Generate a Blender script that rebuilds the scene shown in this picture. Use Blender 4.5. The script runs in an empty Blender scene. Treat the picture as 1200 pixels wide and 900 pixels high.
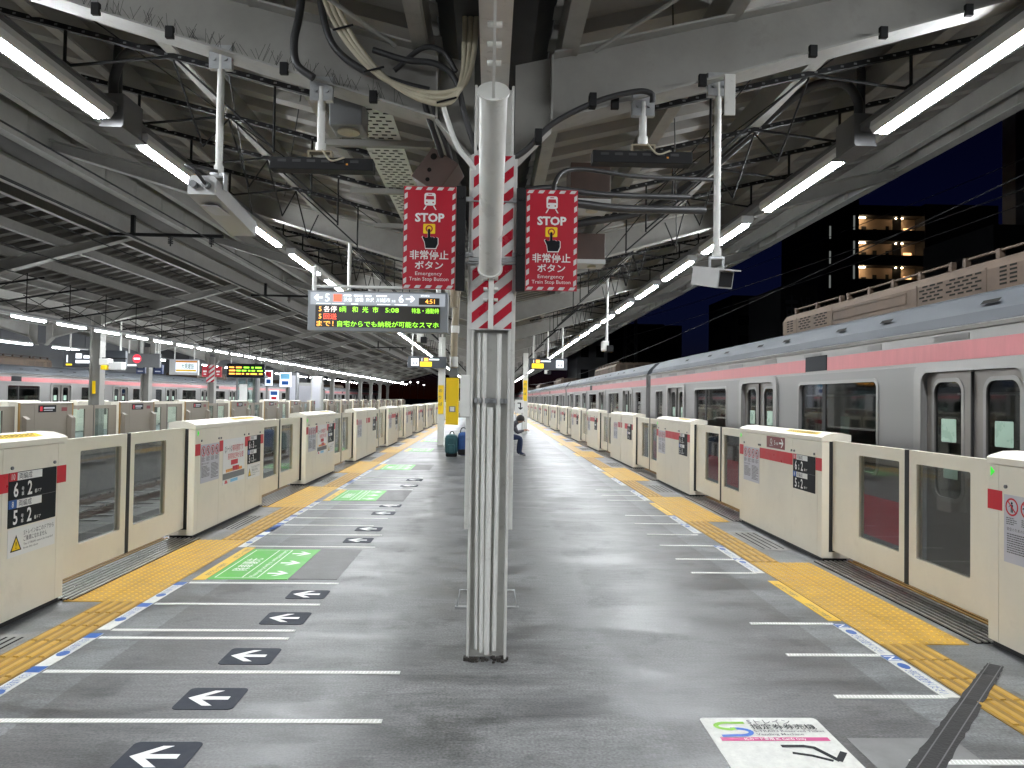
import bpy, bmesh, math, random
from mathutils import Vector, Matrix

random.seed(7)
scene = bpy.context.scene
col = scene.collection

# ------------------------------------------------------------------ camera
YAW, PITCH, ROLL, EYE = 0.0297, 0.0208, 0.0148, 1.572
cam_data = bpy.data.cameras.new('camera')
cam_data.sensor_width = 36.0
cam_data.lens = 36.0 * 855.87 / 1200.0
cam_data.clip_start = 0.05
cam_data.clip_end = 2000.0
cam = bpy.data.objects.new('camera', cam_data)
col.objects.link(cam)
_r = Vector((math.cos(YAW), -math.sin(YAW), 0))
_f = Vector((math.sin(YAW) * math.cos(PITCH), math.cos(YAW) * math.cos(PITCH), math.sin(PITCH)))
_u = _r.cross(_f)
_cx = _r * math.cos(ROLL) + _u * math.sin(ROLL)
_cy = _u * math.cos(ROLL) - _r * math.sin(ROLL)
_m = Matrix((_cx, _cy, -_f)).transposed().to_4x4()
_m.translation = (0, 0, EYE)
cam.matrix_world = _m
scene.camera = cam

# ------------------------------------------------------------------ sky, exposure (night: the sun is below the horizon)
world = bpy.data.worlds.new('World')
scene.world = world
world.use_nodes = True
_nt = world.node_tree
_sky = _nt.nodes.new('ShaderNodeTexSky')
_sky.sky_type = 'NISHITA'
_sky.sun_disc = False
_sky.sun_elevation = math.radians(-4.9)
_sky.sun_rotation = math.radians(20)
_sky.ozone_density = 6.0
_sky.dust_density = 0.0
_bg = _nt.nodes['Background']
_bg.inputs['Strength'].default_value = 0.10
_nt.links.new(_sky.outputs['Color'], _bg.inputs['Color'])
scene.view_settings.view_transform = 'Standard'
scene.view_settings.look = 'None'
scene.view_settings.exposure = 0.95
scene.view_settings.gamma = 1.0
scene.cycles.max_bounces = 7
scene.cycles.diffuse_bounces = 4
scene.cycles.glossy_bounces = 3
scene.cycles.transparent_max_bounces = 12
scene.cycles.caustics_reflective = False
scene.cycles.caustics_refractive = False
scene.cycles.sample_clamp_indirect = 6.0

LAMP = 84.0     # radiance of the platform lamps

# ------------------------------------------------------------------ materials
def srgb(r, g, b):
    def c(x):
        x /= 255.0
        return x / 12.92 if x <= 0.04045 else ((x + 0.055) / 1.055) ** 2.4
    return (c(r), c(g), c(b))

MATS = {}
def mat(name, color, rough=0.5, metal=0.0, var=0.12, scale=6.0, bump=0.0, bscale=60.0, rvar=0.08, emit=None, stretch=None, dirt=0.0, coat=0.0, spec=0.5):
    """painted or bare surface with world-space mottling, fine relief and grime spots"""
    if name in MATS:
        return MATS[name]
    m = bpy.data.materials.new(name)
    m.use_nodes = True
    nt = m.node_tree
    n, l = nt.nodes, nt.links
    b = n['Principled BSDF']
    b.inputs['Metallic'].default_value = metal
    b.inputs['Roughness'].default_value = rough
    b.inputs['Specular IOR Level'].default_value = spec
    b.inputs['Coat Weight'].default_value = coat
    col4 = (*color, 1)
    b.inputs['Base Color'].default_value = col4
    if emit is not None:
        b.inputs['Emission Color'].default_value = (*emit[0], 1)
        b.inputs['Emission Strength'].default_value = emit[1]
    if var > 0 or dirt > 0 or bump > 0:
        geo = n.new('ShaderNodeNewGeometry')
        mp = n.new('ShaderNodeMapping')
        l.new(geo.outputs['Position'], mp.inputs['Vector'])
        if stretch:
            mp.inputs['Scale'].default_value = stretch
        nz = n.new('ShaderNodeTexNoise')
        nz.inputs['Scale'].default_value = scale
        nz.inputs['Detail'].default_value = 5.0
        nz.inputs['Roughness'].default_value = 0.62
        l.new(mp.outputs['Vector'], nz.inputs['Vector'])
        ramp = n.new('ShaderNodeMapRange')
        ramp.inputs['From Min'].default_value = 0.3
        ramp.inputs['From Max'].default_value = 0.7
        ramp.inputs['To Min'].default_value = 1.0 - var
        ramp.inputs['To Max'].default_value = 1.0 + var
        l.new(nz.outputs['Fac'], ramp.inputs['Value'])
        mx = n.new('ShaderNodeVectorMath')
        mx.operation = 'SCALE'
        mx.inputs[0].default_value = color
        l.new(ramp.outputs['Result'], mx.inputs['Scale'])
        out = mx.outputs['Vector']
        if dirt > 0:
            n2 = n.new('ShaderNodeTexNoise')
            n2.inputs['Scale'].default_value = scale * 2.3
            n2.inputs['Detail'].default_value = 8.0
            n2.inputs['Roughness'].default_value = 0.7
            l.new(mp.outputs['Vector'], n2.inputs['Vector'])
            mr = n.new('ShaderNodeMapRange')
            mr.inputs['From Min'].default_value = 0.56
            mr.inputs['From Max'].default_value = 0.72
            mr.inputs['To Max'].default_value = dirt
            l.new(n2.outputs['Fac'], mr.inputs['Value'])
            mm = n.new('ShaderNodeMix')
            mm.data_type = 'RGBA'
            l.new(mr.outputs['Result'], mm.inputs['Factor'])
            l.new(out, mm.inputs['A'])
            mm.inputs['B'].default_value = (color[0] * 0.35 + 0.01, color[1] * 0.32 + 0.008, color[2] * 0.28 + 0.006, 1)
            out = mm.outputs['Result']
        l.new(out, b.inputs['Base Color'])
        if rvar > 0:
            r2 = n.new('ShaderNodeMapRange')
            r2.inputs['From Min'].default_value = 0.3
            r2.inputs['From Max'].default_value = 0.7
            r2.inputs['To Min'].default_value = max(0.03, rough - rvar)
            r2.inputs['To Max'].default_value = min(1, rough + rvar)
            l.new(nz.outputs['Fac'], r2.inputs['Value'])
            l.new(r2.outputs['Result'], b.inputs['Roughness'])
        if bump > 0:
            n3 = n.new('ShaderNodeTexNoise')
            n3.inputs['Scale'].default_value = bscale
            n3.inputs['Detail'].default_value = 4.0
            l.new(mp.outputs['Vector'], n3.inputs['Vector'])
            bp = n.new('ShaderNodeBump')
            bp.inputs['Strength'].default_value = bump
            bp.inputs['Distance'].default_value = 0.01
            l.new(n3.outputs['Fac'], bp.inputs['Height'])
            l.new(bp.outputs['Normal'], b.inputs['Normal'])
    MATS[name] = m
    return m

def glow(name, color, strength):
    if name in MATS:
        return MATS[name]
    m = bpy.data.materials.new(name)
    m.use_nodes = True
    b = m.node_tree.nodes['Principled BSDF']
    b.inputs['Base Color'].default_value = (*color, 1)
    b.inputs['Roughness'].default_value = 0.4
    b.inputs['Emission Color'].default_value = (*color, 1)
    b.inputs['Emission Strength'].default_value = strength
    MATS[name] = m
    return m

def glass(name, tint, refl=1.0, ior=1.5):
    """thin pane: tinted see-through plus mirror reflection by the Fresnel law"""
    m = bpy.data.materials.new(name)
    m.use_nodes = True
    nt = m.node_tree
    n, l = nt.nodes, nt.links
    n.remove(n['Principled BSDF'])
    out = n['Material Output']
    tr = n.new('ShaderNodeBsdfTransparent')
    tr.inputs['Color'].default_value = (*tint, 1)
    gl = n.new('ShaderNodeBsdfGlossy')
    gl.inputs['Roughness'].default_value = 0.03
    gl.inputs['Color'].default_value = (refl, refl, refl, 1)
    fr = n.new('ShaderNodeFresnel')
    ge = n.new('ShaderNodeNewGeometry')
    mi = n.new('ShaderNodeMapRange')             # same reflectance on both faces of the pane
    mi.inputs['To Min'].default_value = ior
    mi.inputs['To Max'].default_value = 1.0 / ior
    l.new(ge.outputs['Backfacing'], mi.inputs['Value'])
    l.new(mi.outputs['Result'], fr.inputs['IOR'])
    mx = n.new('ShaderNodeMixShader')
    l.new(fr.outputs['Fac'], mx.inputs['Fac'])
    l.new(tr.outputs['BSDF'], mx.inputs[1])
    l.new(gl.outputs['BSDF'], mx.inputs[2])
    l.new(mx.outputs['Shader'], out.inputs['Surface'])
    MATS[name] = m
    return m

# floor of the platform: dark worn resin coat in the middle, paler concrete border beside the tactile blocks
def floor_material():
    m = bpy.data.materials.new('platform_floor')
    m.use_nodes = True
    nt = m.node_tree
    n, l = nt.nodes, nt.links
    b = n['Principled BSDF']
    b.inputs['Specular IOR Level'].default_value = 0.36
    geo = n.new('ShaderNodeNewGeometry')
    sep = n.new('ShaderNodeSeparateXYZ')
    l.new(geo.outputs['Position'], sep.inputs['Vector'])
    ab = n.new('ShaderNodeMath'); ab.operation = 'ABSOLUTE'
    l.new(sep.outputs['X'], ab.inputs[0])
    wob = n.new('ShaderNodeTexNoise'); wob.inputs['Scale'].default_value = 14.0
    l.new(geo.outputs['Position'], wob.inputs['Vector'])
    ws = n.new('ShaderNodeMath'); ws.operation = 'MULTIPLY_ADD'; ws.inputs[1].default_value = 0.02; ws.inputs[2].default_value = -0.01
    l.new(wob.outputs['Fac'], ws.inputs[0])
    ad = n.new('ShaderNodeMath'); ad.operation = 'ADD'
    l.new(ab.outputs[0], ad.inputs[0]); l.new(ws.outputs[0], ad.inputs[1])
    edge = n.new('ShaderNodeMapRange')
    edge.inputs['From Min'].default_value = 2.205; edge.inputs['From Max'].default_value = 2.215
    l.new(ad.outputs[0], edge.inputs['Value'])
    base = n.new('ShaderNodeMix'); base.data_type = 'RGBA'
    base.inputs['A'].default_value = (0.094, 0.094, 0.094, 1)
    base.inputs['B'].default_value = (0.138, 0.143, 0.146, 1)
    l.new(edge.outputs['Result'], base.inputs['Factor'])
    mid = n.new('ShaderNodeTexNoise'); mid.inputs['Scale'].default_value = 1.1; mid.inputs['Detail'].default_value = 5
    l.new(geo.outputs['Position'], mid.inputs['Vector'])
    mw = n.new('ShaderNodeMath'); mw.operation = 'MULTIPLY_ADD'; mw.inputs[1].default_value = 0.7; mw.inputs[2].default_value = -0.35
    l.new(mid.outputs['Fac'], mw.inputs[0])
    ma = n.new('ShaderNodeMath'); ma.operation = 'ADD'
    l.new(ab.outputs[0], ma.inputs[0]); l.new(mw.outputs[0], ma.inputs[1])
    me_ = n.new('ShaderNodeMapRange'); me_.inputs['From Min'].default_value = 0.78; me_.inputs['From Max'].default_value = 0.86; me_.inputs['To Min'].default_value = 1.0; me_.inputs['To Max'].default_value = 0.0
    l.new(ma.outputs[0], me_.inputs['Value'])
    lane = n.new('ShaderNodeMix'); lane.data_type = 'RGBA'
    l.new(me_.outputs['Result'], lane.inputs['Factor']); l.new(base.outputs['Result'], lane.inputs['A'])
    lane.inputs['B'].default_value = (0.126, 0.127, 0.127, 1)
    base = lane
    # cloudy wear, worked across the platform by mops and feet
    mp = n.new('ShaderNodeMapping'); mp.inputs['Scale'].default_value = (0.55, 1.6, 1)
    l.new(geo.outputs['Position'], mp.inputs['Vector'])
    nz = n.new('ShaderNodeTexNoise'); nz.inputs['Scale'].default_value = 1.5; nz.inputs['Detail'].default_value = 9; nz.inputs['Roughness'].default_value = 0.66; nz.inputs['Distortion'].default_value = 0.9
    l.new(mp.outputs['Vector'], nz.inputs['Vector'])
    mr = n.new('ShaderNodeMapRange'); mr.inputs['From Min'].default_value = 0.40; mr.inputs['From Max'].default_value = 0.61; mr.inputs['To Min'].default_value = 0.68; mr.inputs['To Max'].default_value = 1.42
    l.new(nz.outputs['Fac'], mr.inputs['Value'])
    sc = n.new('ShaderNodeVectorMath'); sc.operation = 'SCALE'
    l.new(base.outputs['Result'], sc.inputs[0]); l.new(mr.outputs['Result'], sc.inputs['Scale'])
    # fine speckle and dark gum marks
    sp = n.new('ShaderNodeTexNoise'); sp.inputs['Scale'].default_value = 75.0; sp.inputs['Detail'].default_value = 3
    l.new(geo.outputs['Position'], sp.inputs['Vector'])
    sr = n.new('ShaderNodeMapRange'); sr.inputs['From Min'].default_value = 0.3; sr.inputs['From Max'].default_value = 0.7; sr.inputs['To Min'].default_value = 0.66; sr.inputs['To Max'].default_value = 1.34
    l.new(sp.outputs['Fac'], sr.inputs['Value'])
    s2 = n.new('ShaderNodeVectorMath'); s2.operation = 'SCALE'
    l.new(sc.outputs['Vector'], s2.inputs[0]); l.new(sr.outputs['Result'], s2.inputs['Scale'])
    vo = n.new('ShaderNodeTexVoronoi'); vo.inputs['Scale'].default_value = 2.2
    l.new(geo.outputs['Position'], vo.inputs['Vector'])
    vr = n.new('ShaderNodeMapRange'); vr.inputs['From Min'].default_value = 0.035; vr.inputs['From Max'].default_value = 0.055; vr.inputs['To Min'].default_value = 0.75; vr.inputs['To Max'].default_value = 1.0
    l.new(vo.outputs['Distance'], vr.inputs['Value'])
    s3 = n.new('ShaderNodeVectorMath'); s3.operation = 'SCALE'
    l.new(s2.outputs['Vector'], s3.inputs[0]); l.new(vr.outputs['Result'], s3.inputs['Scale'])
    # scuffs dragged across the platform and ragged dark stains
    mp2 = n.new('ShaderNodeMapping'); mp2.inputs['Scale'].default_value = (0.9, 5.0, 1); mp2.inputs['Rotation'].default_value = (0, 0, 0.12)
    l.new(geo.outputs['Position'], mp2.inputs['Vector'])
    sk = n.new('ShaderNodeTexNoise'); sk.inputs['Scale'].default_value = 5.0; sk.inputs['Detail'].default_value = 7; sk.inputs['Roughness'].default_value = 0.7
    l.new(mp2.outputs['Vector'], sk.inputs['Vector'])
    skr = n.new('ShaderNodeMapRange'); skr.inputs['From Min'].default_value = 0.32; skr.inputs['From Max'].default_value = 0.68; skr.inputs['To Min'].default_value = 0.80; skr.inputs['To Max'].default_value = 1.22
    l.new(sk.outputs['Fac'], skr.inputs['Value'])
    s4 = n.new('ShaderNodeVectorMath'); s4.operation = 'SCALE'
    l.new(s3.outputs['Vector'], s4.inputs[0]); l.new(skr.outputs['Result'], s4.inputs['Scale'])
    stn = n.new('ShaderNodeTexNoise'); stn.inputs['Scale'].default_value = 2.6; stn.inputs['Detail'].default_value = 10; stn.inputs['Roughness'].default_value = 0.72
    l.new(geo.outputs['Position'], stn.inputs['Vector'])
    str_ = n.new('ShaderNodeMapRange'); str_.inputs['From Min'].default_value = 0.53; str_.inputs['From Max'].default_value = 0.63; str_.inputs['To Min'].default_value = 1.0; str_.inputs['To Max'].default_value = 0.66
    l.new(stn.outputs['Fac'], str_.inputs['Value'])
    s5 = n.new('ShaderNodeVectorMath'); s5.operation = 'SCALE'
    l.new(s4.outputs['Vector'], s5.inputs[0]); l.new(str_.outputs['Result'], s5.inputs['Scale'])
    l.new(s5.outputs['Vector'], b.inputs['Base Color'])
    rr_ = n.new('ShaderNodeMapRange'); rr_.inputs['From Min'].default_value = 0.4; rr_.inputs['From Max'].default_value = 0.62; rr_.inputs['To Min'].default_value = 0.30; rr_.inputs['To Max'].default_value = 0.50
    l.new(nz.outputs['Fac'], rr_.inputs['Value'])
    l.new(rr_.outputs['Result'], b.inputs['Roughness'])
    bp = n.new('ShaderNodeBump'); bp.inputs['Strength'].default_value = 0.16; bp.inputs['Distance'].default_value = 0.006
    l.new(sp.outputs['Fac'], bp.inputs['Height'])
    l.new(bp.outputs['Normal'], b.inputs['Normal'])
    MATS['floor'] = m
    return m

M_FLOOR = floor_material()
M_CREAM = mat('cream_paint', (0.80, 0.755, 0.640), 0.34, var=0.05, scale=1.7, rvar=0.06, dirt=0.13)
M_CREAM2 = mat('cream_lid', (0.84, 0.80, 0.69), 0.36, var=0.03, dirt=0.05)
M_SEAL = mat('black_rubber', (0.012, 0.012, 0.013), 0.6, var=0)
M_TAUPE = mat('taupe_paint', (0.235, 0.205, 0.165), 0.4, var=0.05, scale=2.0)
M_GOLD = mat('ochre_edge', (0.33, 0.19, 0.05), 0.45, var=0.06)
M_RED = mat('red_plate', srgb(196, 16, 40), 0.34, var=0.03)
M_SIGNRED = mat('sign_red', srgb(176, 14, 40), 0.38, var=0.05, scale=3)
M_MAROON = mat('maroon_plate', srgb(122, 40, 46), 0.4, var=0.03)
M_BLACK = mat('black_plate', (0.010, 0.012, 0.015), 0.55, var=0.0, spec=0.15)
M_NAVY = mat('dark_sticker', (0.022, 0.027, 0.040), 0.65, spec=0.25, var=0.12, scale=12, dirt=0.1)
M_WHITE = mat('white_print', (0.80, 0.80, 0.78), 0.4, var=0.02)
M_LTGREY = mat('pale_notice', (0.55, 0.55, 0.60), 0.4, var=0.02)
M_GREYTXT = mat('grey_print', (0.10, 0.10, 0.11), 0.5, var=0)
M_BLUE = mat('blue_print', srgb(24, 84, 160), 0.4, var=0.02)
M_SKY = mat('pale_blue_print', srgb(120, 190, 225), 0.4, var=0.02)
M_ORANGE = mat('orange_print', srgb(230, 150, 40), 0.4, var=0.02)
M_YEL = mat('yellow_label', srgb(245, 205, 20), 0.4, var=0.04)
M_TACTB = mat('yellow_tactile_base', (0.25, 0.142, 0.020), 0.65, var=0.25, scale=6, dirt=0.5)
M_TACT = mat('yellow_tactile', (0.43, 0.245, 0.028), 0.5, var=0.22, scale=5, dirt=0.45, bump=0.15, bscale=120)
M_TACT2 = mat('yellow_tactile_worn', (0.42, 0.24, 0.025), 0.5, var=0.2, scale=6, dirt=0.35, bump=0.15, bscale=120)
M_FLWHITE = mat('floor_white', (0.62, 0.62, 0.58), 0.5, var=0.12, scale=22, dirt=0.3)
M_FLGREEN = mat('floor_green', (0.065, 0.40, 0.028), 0.42, var=0.12, scale=6, dirt=0.18)
M_FLYEL = mat('floor_yellow', (0.72, 0.45, 0.03), 0.45, var=0.08, scale=8, dirt=0.15)
M_PATCH = mat('floor_patch', (0.085, 0.082, 0.08), 0.5, var=0.25, scale=7, bump=0.2, dirt=0.3)
M_TAPE = mat('dark_tape', (0.028, 0.027, 0.027), 0.65, spec=0.3, var=0.3, scale=10, bump=0.3)
M_CONC = mat('platform_concrete', (0.20, 0.195, 0.185), 0.75, var=0.25, scale=3, bump=0.3, dirt=0.4)
M_BALLAST = mat('track_slab', (0.15, 0.14, 0.125), 0.9, var=0.4, scale=5, bump=0.6, bscale=30, dirt=0.4)
M_RAIL = mat('rail_steel', (0.30, 0.27, 0.25), 0.3, metal=0.9, var=0.2)
M_RUST = mat('rust_steel', (0.10, 0.055, 0.03), 0.7, metal=0.3, var=0.3)
M_RIB = mat('threshold_metal', (0.42, 0.40, 0.37), 0.35, metal=0.75, var=0.25, scale=20, dirt=0.4)
M_DARKGAP = mat('dark_gap', (0.012, 0.011, 0.010), 0.9, var=0.2, spec=0.08)
M_STEEL = mat('canopy_paint', (0.33, 0.322, 0.298), 0.42, var=0.13, scale=2.2, dirt=0.22, bump=0.08, bscale=45)
M_FLANGE = mat('canopy_flange_paint', (0.37, 0.365, 0.34), 0.55, var=0.14, scale=4, dirt=0.28, bump=0.1, bscale=45)
M_DECK = mat('roof_deck_paint', (0.29, 0.278, 0.256), 0.55, var=0.16, scale=1.6, dirt=0.18)
M_PURLIN = mat('purlin_paint', (0.285, 0.278, 0.258), 0.5, var=0.12, scale=2.0, dirt=0.15)
M_POLE = mat('white_pole_paint', (0.76, 0.76, 0.725), 0.32, var=0.05, scale=8, dirt=0.10)
M_COLP = mat('column_paint', (0.68, 0.675, 0.64), 0.34, var=0.07, scale=7, dirt=0.30, bump=0.05)
M_GALV = mat('galvanised', (0.42, 0.43, 0.44), 0.38, metal=0.7, var=0.15, scale=14)
M_BLKST = mat('black_steel', (0.016, 0.016, 0.017), 0.6, spec=0.2, var=0.15)
M_RACE = mat('raceway_grey', (0.17, 0.17, 0.175), 0.45, metal=0.3, var=0.1)
M_DUCT = mat('dark_conduit', (0.035, 0.035, 0.037), 0.45, var=0.1)
M_CABLE = mat('cream_cable', (0.50, 0.455, 0.34), 0.45, var=0.08, dirt=0.2)
M_BROWN = mat('brown_box', (0.065, 0.036, 0.026), 0.5, var=0.2)
M_BEIGE = mat('beige_pipe', (0.30, 0.25, 0.17), 0.5, var=0.15, dirt=0.2)
M_GREYBOX = mat('grey_device', (0.16, 0.165, 0.17), 0.42, var=0.08)
M_SILVER = mat('light_device', (0.50, 0.50, 0.49), 0.38, var=0.06)
M_LENS = mat('lens_glass', (0.02, 0.02, 0.022), 0.08, var=0)
M_STAIN = mat('stainless_side', (0.225, 0.22, 0.216), 0.46, metal=0.35, var=0.04, scale=3, stretch=(1, 0.15, 5), rvar=0.05)
M_STAINB = mat('stainless_bright', (0.27, 0.264, 0.255), 0.36, metal=0.6, var=0.04, scale=4, stretch=(1, 0.8, 0.2), rvar=0.04)
M_DOORST = mat('stainless_door', (0.215, 0.198, 0.185), 0.40, metal=0.45, var=0.05, scale=3, stretch=(1, 4, 0.3))
M_PINK = mat('pink_stripe', (0.42, 0.140, 0.148), 0.45, var=0.10, scale=8, stretch=(1, 1.6, 0.25), rvar=0.05)  # mottled tone imitates patchy reflections within the stripe's colour
M_REDBAND = mat('red_band', (0.55, 0.022, 0.045), 0.35, var=0.05)
M_ROOF = mat('train_roof', (0.048, 0.053, 0.060), 0.65, spec=0.2, var=0.08, scale=2, stretch=(1, 0.3, 1), dirt=0.12)
M_ACU = mat('aircon_cover', (0.066, 0.047, 0.034), 0.75, var=0.22, scale=3, dirt=0.45, spec=0.2)
M_UNDER = mat('underframe', (0.025, 0.025, 0.027), 0.6, var=0.2)
M_INTER = mat('train_inside', (0.06, 0.062, 0.062), 0.6, var=0.15)
M_SEAT = mat('train_seat', (0.04, 0.07, 0.06), 0.8, var=0.2)
M_STICK = mat('pale_green_sticker', (0.36, 0.52, 0.42), 0.3, var=0.03)
M_LAMPH = mat('lamp_housing', (0.70, 0.71, 0.72), 0.35, var=0.03)
M_LAMPL = glow('lamp_diffuser', (0.93, 0.97, 1.0), LAMP)
M_GLASS = glass('gate_glass', (0.74, 0.76, 0.75), 0.9)
M_TGLASS = glass('train_glass', (0.50, 0.54, 0.54), 0.9)
M_PGLASS = glass('pale_glass', (0.82, 0.92, 0.90), 0.9)
M_LEDBACK = mat('led_back', (0.022, 0.017, 0.012), 0.35, var=0.05)
M_BOARD = mat('board_casing', (0.22, 0.235, 0.255), 0.4, var=0.03)
M_BOARDD = mat('board_dark', (0.055, 0.063, 0.075), 0.4, var=0.04)
L_GREEN = glow('led_green', (0.35, 1.0, 0.05), 1.0)
L_AMBER = glow('led_amber', (1.0, 0.42, 0.06), 1.15)
L_RED = glow('led_red', (1.0, 0.10, 0.05), 1.0)
L_WHITE = glow('led_white', (1.0, 0.85, 0.8), 0.9)
L_SIGN = glow('lit_sign_white', (0.9, 0.95, 1.0), 0.75)
L_SIGNY = glow('lit_sign_yellow', (1.0, 0.72, 0.02), 0.75)
L_FARLAMP = glow('far_lamp', (0.95, 0.97, 1.0), 9.0)
L_PANEL = glow('lit_header', (0.27, 0.29, 0.32), 0.5)
L_ADS = glow('lit_poster', (0.85, 0.9, 0.98), 0.35)

# ------------------------------------------------------------------ geometry helpers
def clip_poly(poly, x0, x1, y0, y1):
    def half(p, ax, lim, keep_less):
        out = []
        for i in range(len(p)):
            a, b = p[i], p[(i + 1) % len(p)]
            ia = (a[ax] <= lim) if keep_less else (a[ax] >= lim)
            ib = (b[ax] <= lim) if keep_less else (b[ax] >= lim)
            if ia:
                out.append(a)
            if ia != ib:
                t = (lim - a[ax]) / (b[ax] - a[ax])
                out.append((a[0] + (b[0] - a[0]) * t, a[1] + (b[1] - a[1]) * t))
        return out
    for ax, lim, kl in ((0, x0, False), (0, x1, True), (1, y0, False), (1, y1, True)):
        if not poly:
            return poly
        poly = half(poly, ax, lim, kl)
    return poly

def rr(x0, x1, y0, y1, r, n=5):
    pts = []
    for cx, cy, a0 in ((x1 - r, y0 + r, -90), (x1 - r, y1 - r, 0), (x0 + r, y1 - r, 90), (x0 + r, y0 + r, 180)):
        for i in range(n + 1):
            a = math.radians(a0 + 90 * i / n)
            pts.append((cx + r * math.cos(a), cy + r * math.sin(a)))
    return pts

_TEXT = {}
def text_mesh(body, res=2, bold=0.007):
    """outline of a line of lettering as flat triangles, 1 unit = em size, origin at left baseline"""
    key = (body, res, bold)
    if key in _TEXT:
        return _TEXT[key]
    cu = bpy.data.curves.new('lettering', 'FONT')
    cu.body = body
    cu.resolution_u = res
    cu.offset = bold
    cu.fill_mode = 'FRONT'
    ob = bpy.data.objects.new('lettering', cu)
    col.objects.link(ob)
    dg = bpy.context.evaluated_depsgraph_get()
    me = bpy.data.meshes.new_from_object(ob.evaluated_get(dg))
    v = [(p.co.x, p.co.y) for p in me.vertices]
    f = [tuple(p.vertices) for p in me.polygons]
    bpy.data.objects.remove(ob)
    bpy.data.curves.remove(cu)
    bpy.data.meshes.remove(me)
    _TEXT[key] = (v, f)
    return v, f

class MB:
    def __init__(self):
        self.v, self.f, self.mi, self.sm, self.mats = [], [], [], [], []
    def m(self, material):
        if material not in self.mats:
            self.mats.append(material)
        return self.mats.index(material)
    def add(self, verts, faces, material, smooth=False):
        o = len(self.v)
        k = self.m(material)
        self.v.extend([tuple(p) for p in verts])
        for fc in faces:
            self.f.append(tuple(i + o for i in fc))
            self.mi.append(k)
            self.sm.append(smooth)
        return self
    def box(self, x0, x1, y0, y1, z0, z1, material):
        x0, x1 = min(x0, x1), max(x0, x1)
        y0, y1 = min(y0, y1), max(y0, y1)
        z0, z1 = min(z0, z1), max(z0, z1)
        vs = [(x0, y0, z0), (x1, y0, z0), (x1, y1, z0), (x0, y1, z0), (x0, y0, z1), (x1, y0, z1), (x1, y1, z1), (x0, y1, z1)]
        return self.add(vs, [(0, 3, 2, 1), (4, 5, 6, 7), (0, 1, 5, 4), (1, 2, 6, 5), (2, 3, 7, 6), (3, 0, 4, 7)], material)
    def cbox(self, x0, x1, y0, y1, z0, z1, c, material):
        """box with chamfered edges"""
        x0, x1 = min(x0, x1), max(x0, x1)
        y0, y1 = min(y0, y1), max(y0, y1)
        z0, z1 = min(z0, z1), max(z0, z1)
        bm = bmesh.new()
        vs = [bm.verts.new(p) for p in [(x0, y0, z0), (x1, y0, z0), (x1, y1, z0), (x0, y1, z0), (x0, y0, z1), (x1, y0, z1), (x1, y1, z1), (x0, y1, z1)]]
        for q in [(0, 3, 2, 1), (4, 5, 6, 7), (0, 1, 5, 4), (1, 2, 6, 5), (2, 3, 7, 6), (3, 0, 4, 7)]:
            bm.faces.new([vs[i] for i in q])
        bmesh.ops.bevel(bm, geom=bm.edges[:], offset=c, segments=2, affect='EDGES', profile=0.5)
        bm.verts.index_update()
        self.add([p.co[:] for p in bm.verts], [tuple(q.index for q in f.verts) for f in bm.faces], material)
        bm.free()
        return self
    def prism(self, prof, axis, a0, a1, material, smooth=False):
        """profile of 2-D points in the plane across axis, extruded from a0 to a1"""
        n = len(prof)
        def P(p, a):
            return (a, p[0], p[1]) if axis == 'x' else ((p[0], a, p[1]) if axis == 'y' else (p[0], p[1], a))
        vs = [P(p, a0) for p in prof] + [P(p, a1) for p in prof]
        fs = [(i, (i + 1) % n, n + (i + 1) % n, n + i) for i in range(n)]
        self.add(vs, fs, material, smooth)
        self.add([P(p, a0) for p in prof], [tuple(range(n))[::-1]], material)
        self.add([P(p, a1) for p in prof], [tuple(range(n))], material)
        return self
    def tube(self, pts, r, material, n=8, caps=True):
        pts = [Vector(p) for p in pts]
        ring = []
        t0 = (pts[1] - pts[0]).normalized()
        ref = Vector((0, 0, 1)) if abs(t0.z) < 0.9 else Vector((1, 0, 0))
        nrm = t0.cross(ref).normalized()
        vs, fs = [], []
        for i, p in enumerate(pts):
            if i == 0:
                t = t0
            elif i == len(pts) - 1:
                t = (pts[i] - pts[i - 1]).normalized()
            else:
                t = ((pts[i + 1] - p).normalized() + (p - pts[i - 1]).normalized())
                t = t.normalized() if t.length > 1e-6 else (p - pts[i - 1]).normalized()
            nrm = (nrm - t * nrm.dot(t)).normalized()
            bn = t.cross(nrm)
            rad = r[i] if isinstance(r, (list, tuple)) else r
            for k in range(n):
                a = 2 * math.pi * k / n
                vs.append(p + (nrm * math.cos(a) + bn * math.sin(a)) * rad)
        for i in range(len(pts) - 1):
            for k in range(n):
                fs.append((i * n + k, i * n + (k + 1) % n, (i + 1) * n + (k + 1) % n, (i + 1) * n + k))
        self.add(vs, fs, material, n >= 6)
        if caps:
            self.add(vs[:n], [tuple(range(n))[::-1]], material)
            self.add(vs[-n:], [tuple(range(n))], material)
        return self
    def bar(self, p0, p1, w, h, material):
        """rectangular bar from p0 to p1; w across (horizontal), h along the other way"""
        p0, p1 = Vector(p0), Vector(p1)
        t = (p1 - p0).normalized()
        ref = Vector((0, 0, 1)) if abs(t.z) < 0.95 else Vector((0, 1, 0))
        a = t.cross(ref).normalized() * (w / 2)
        b = a.cross(t).normalized() * (h / 2)
        vs = []
        for p in (p0, p1):
            vs += [p - a - b, p + a - b, p + a + b, p - a + b]
        return self.add(vs, [(0, 1, 2, 3)[::-1], (4, 5, 6, 7), (0, 1, 5, 4), (1, 2, 6, 5), (2, 3, 7, 6), (3, 0, 4, 7)], material)
    def sheet(self, poly, o, xd, yd, material):
        """flat polygon on the plane through o"""
        o, xd, yd = Vector(o), Vector(xd), Vector(yd)
        self.add([o + xd * p[0] + yd * p[1] for p in poly], [tuple(range(len(poly)))], material)
        return self
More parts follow.
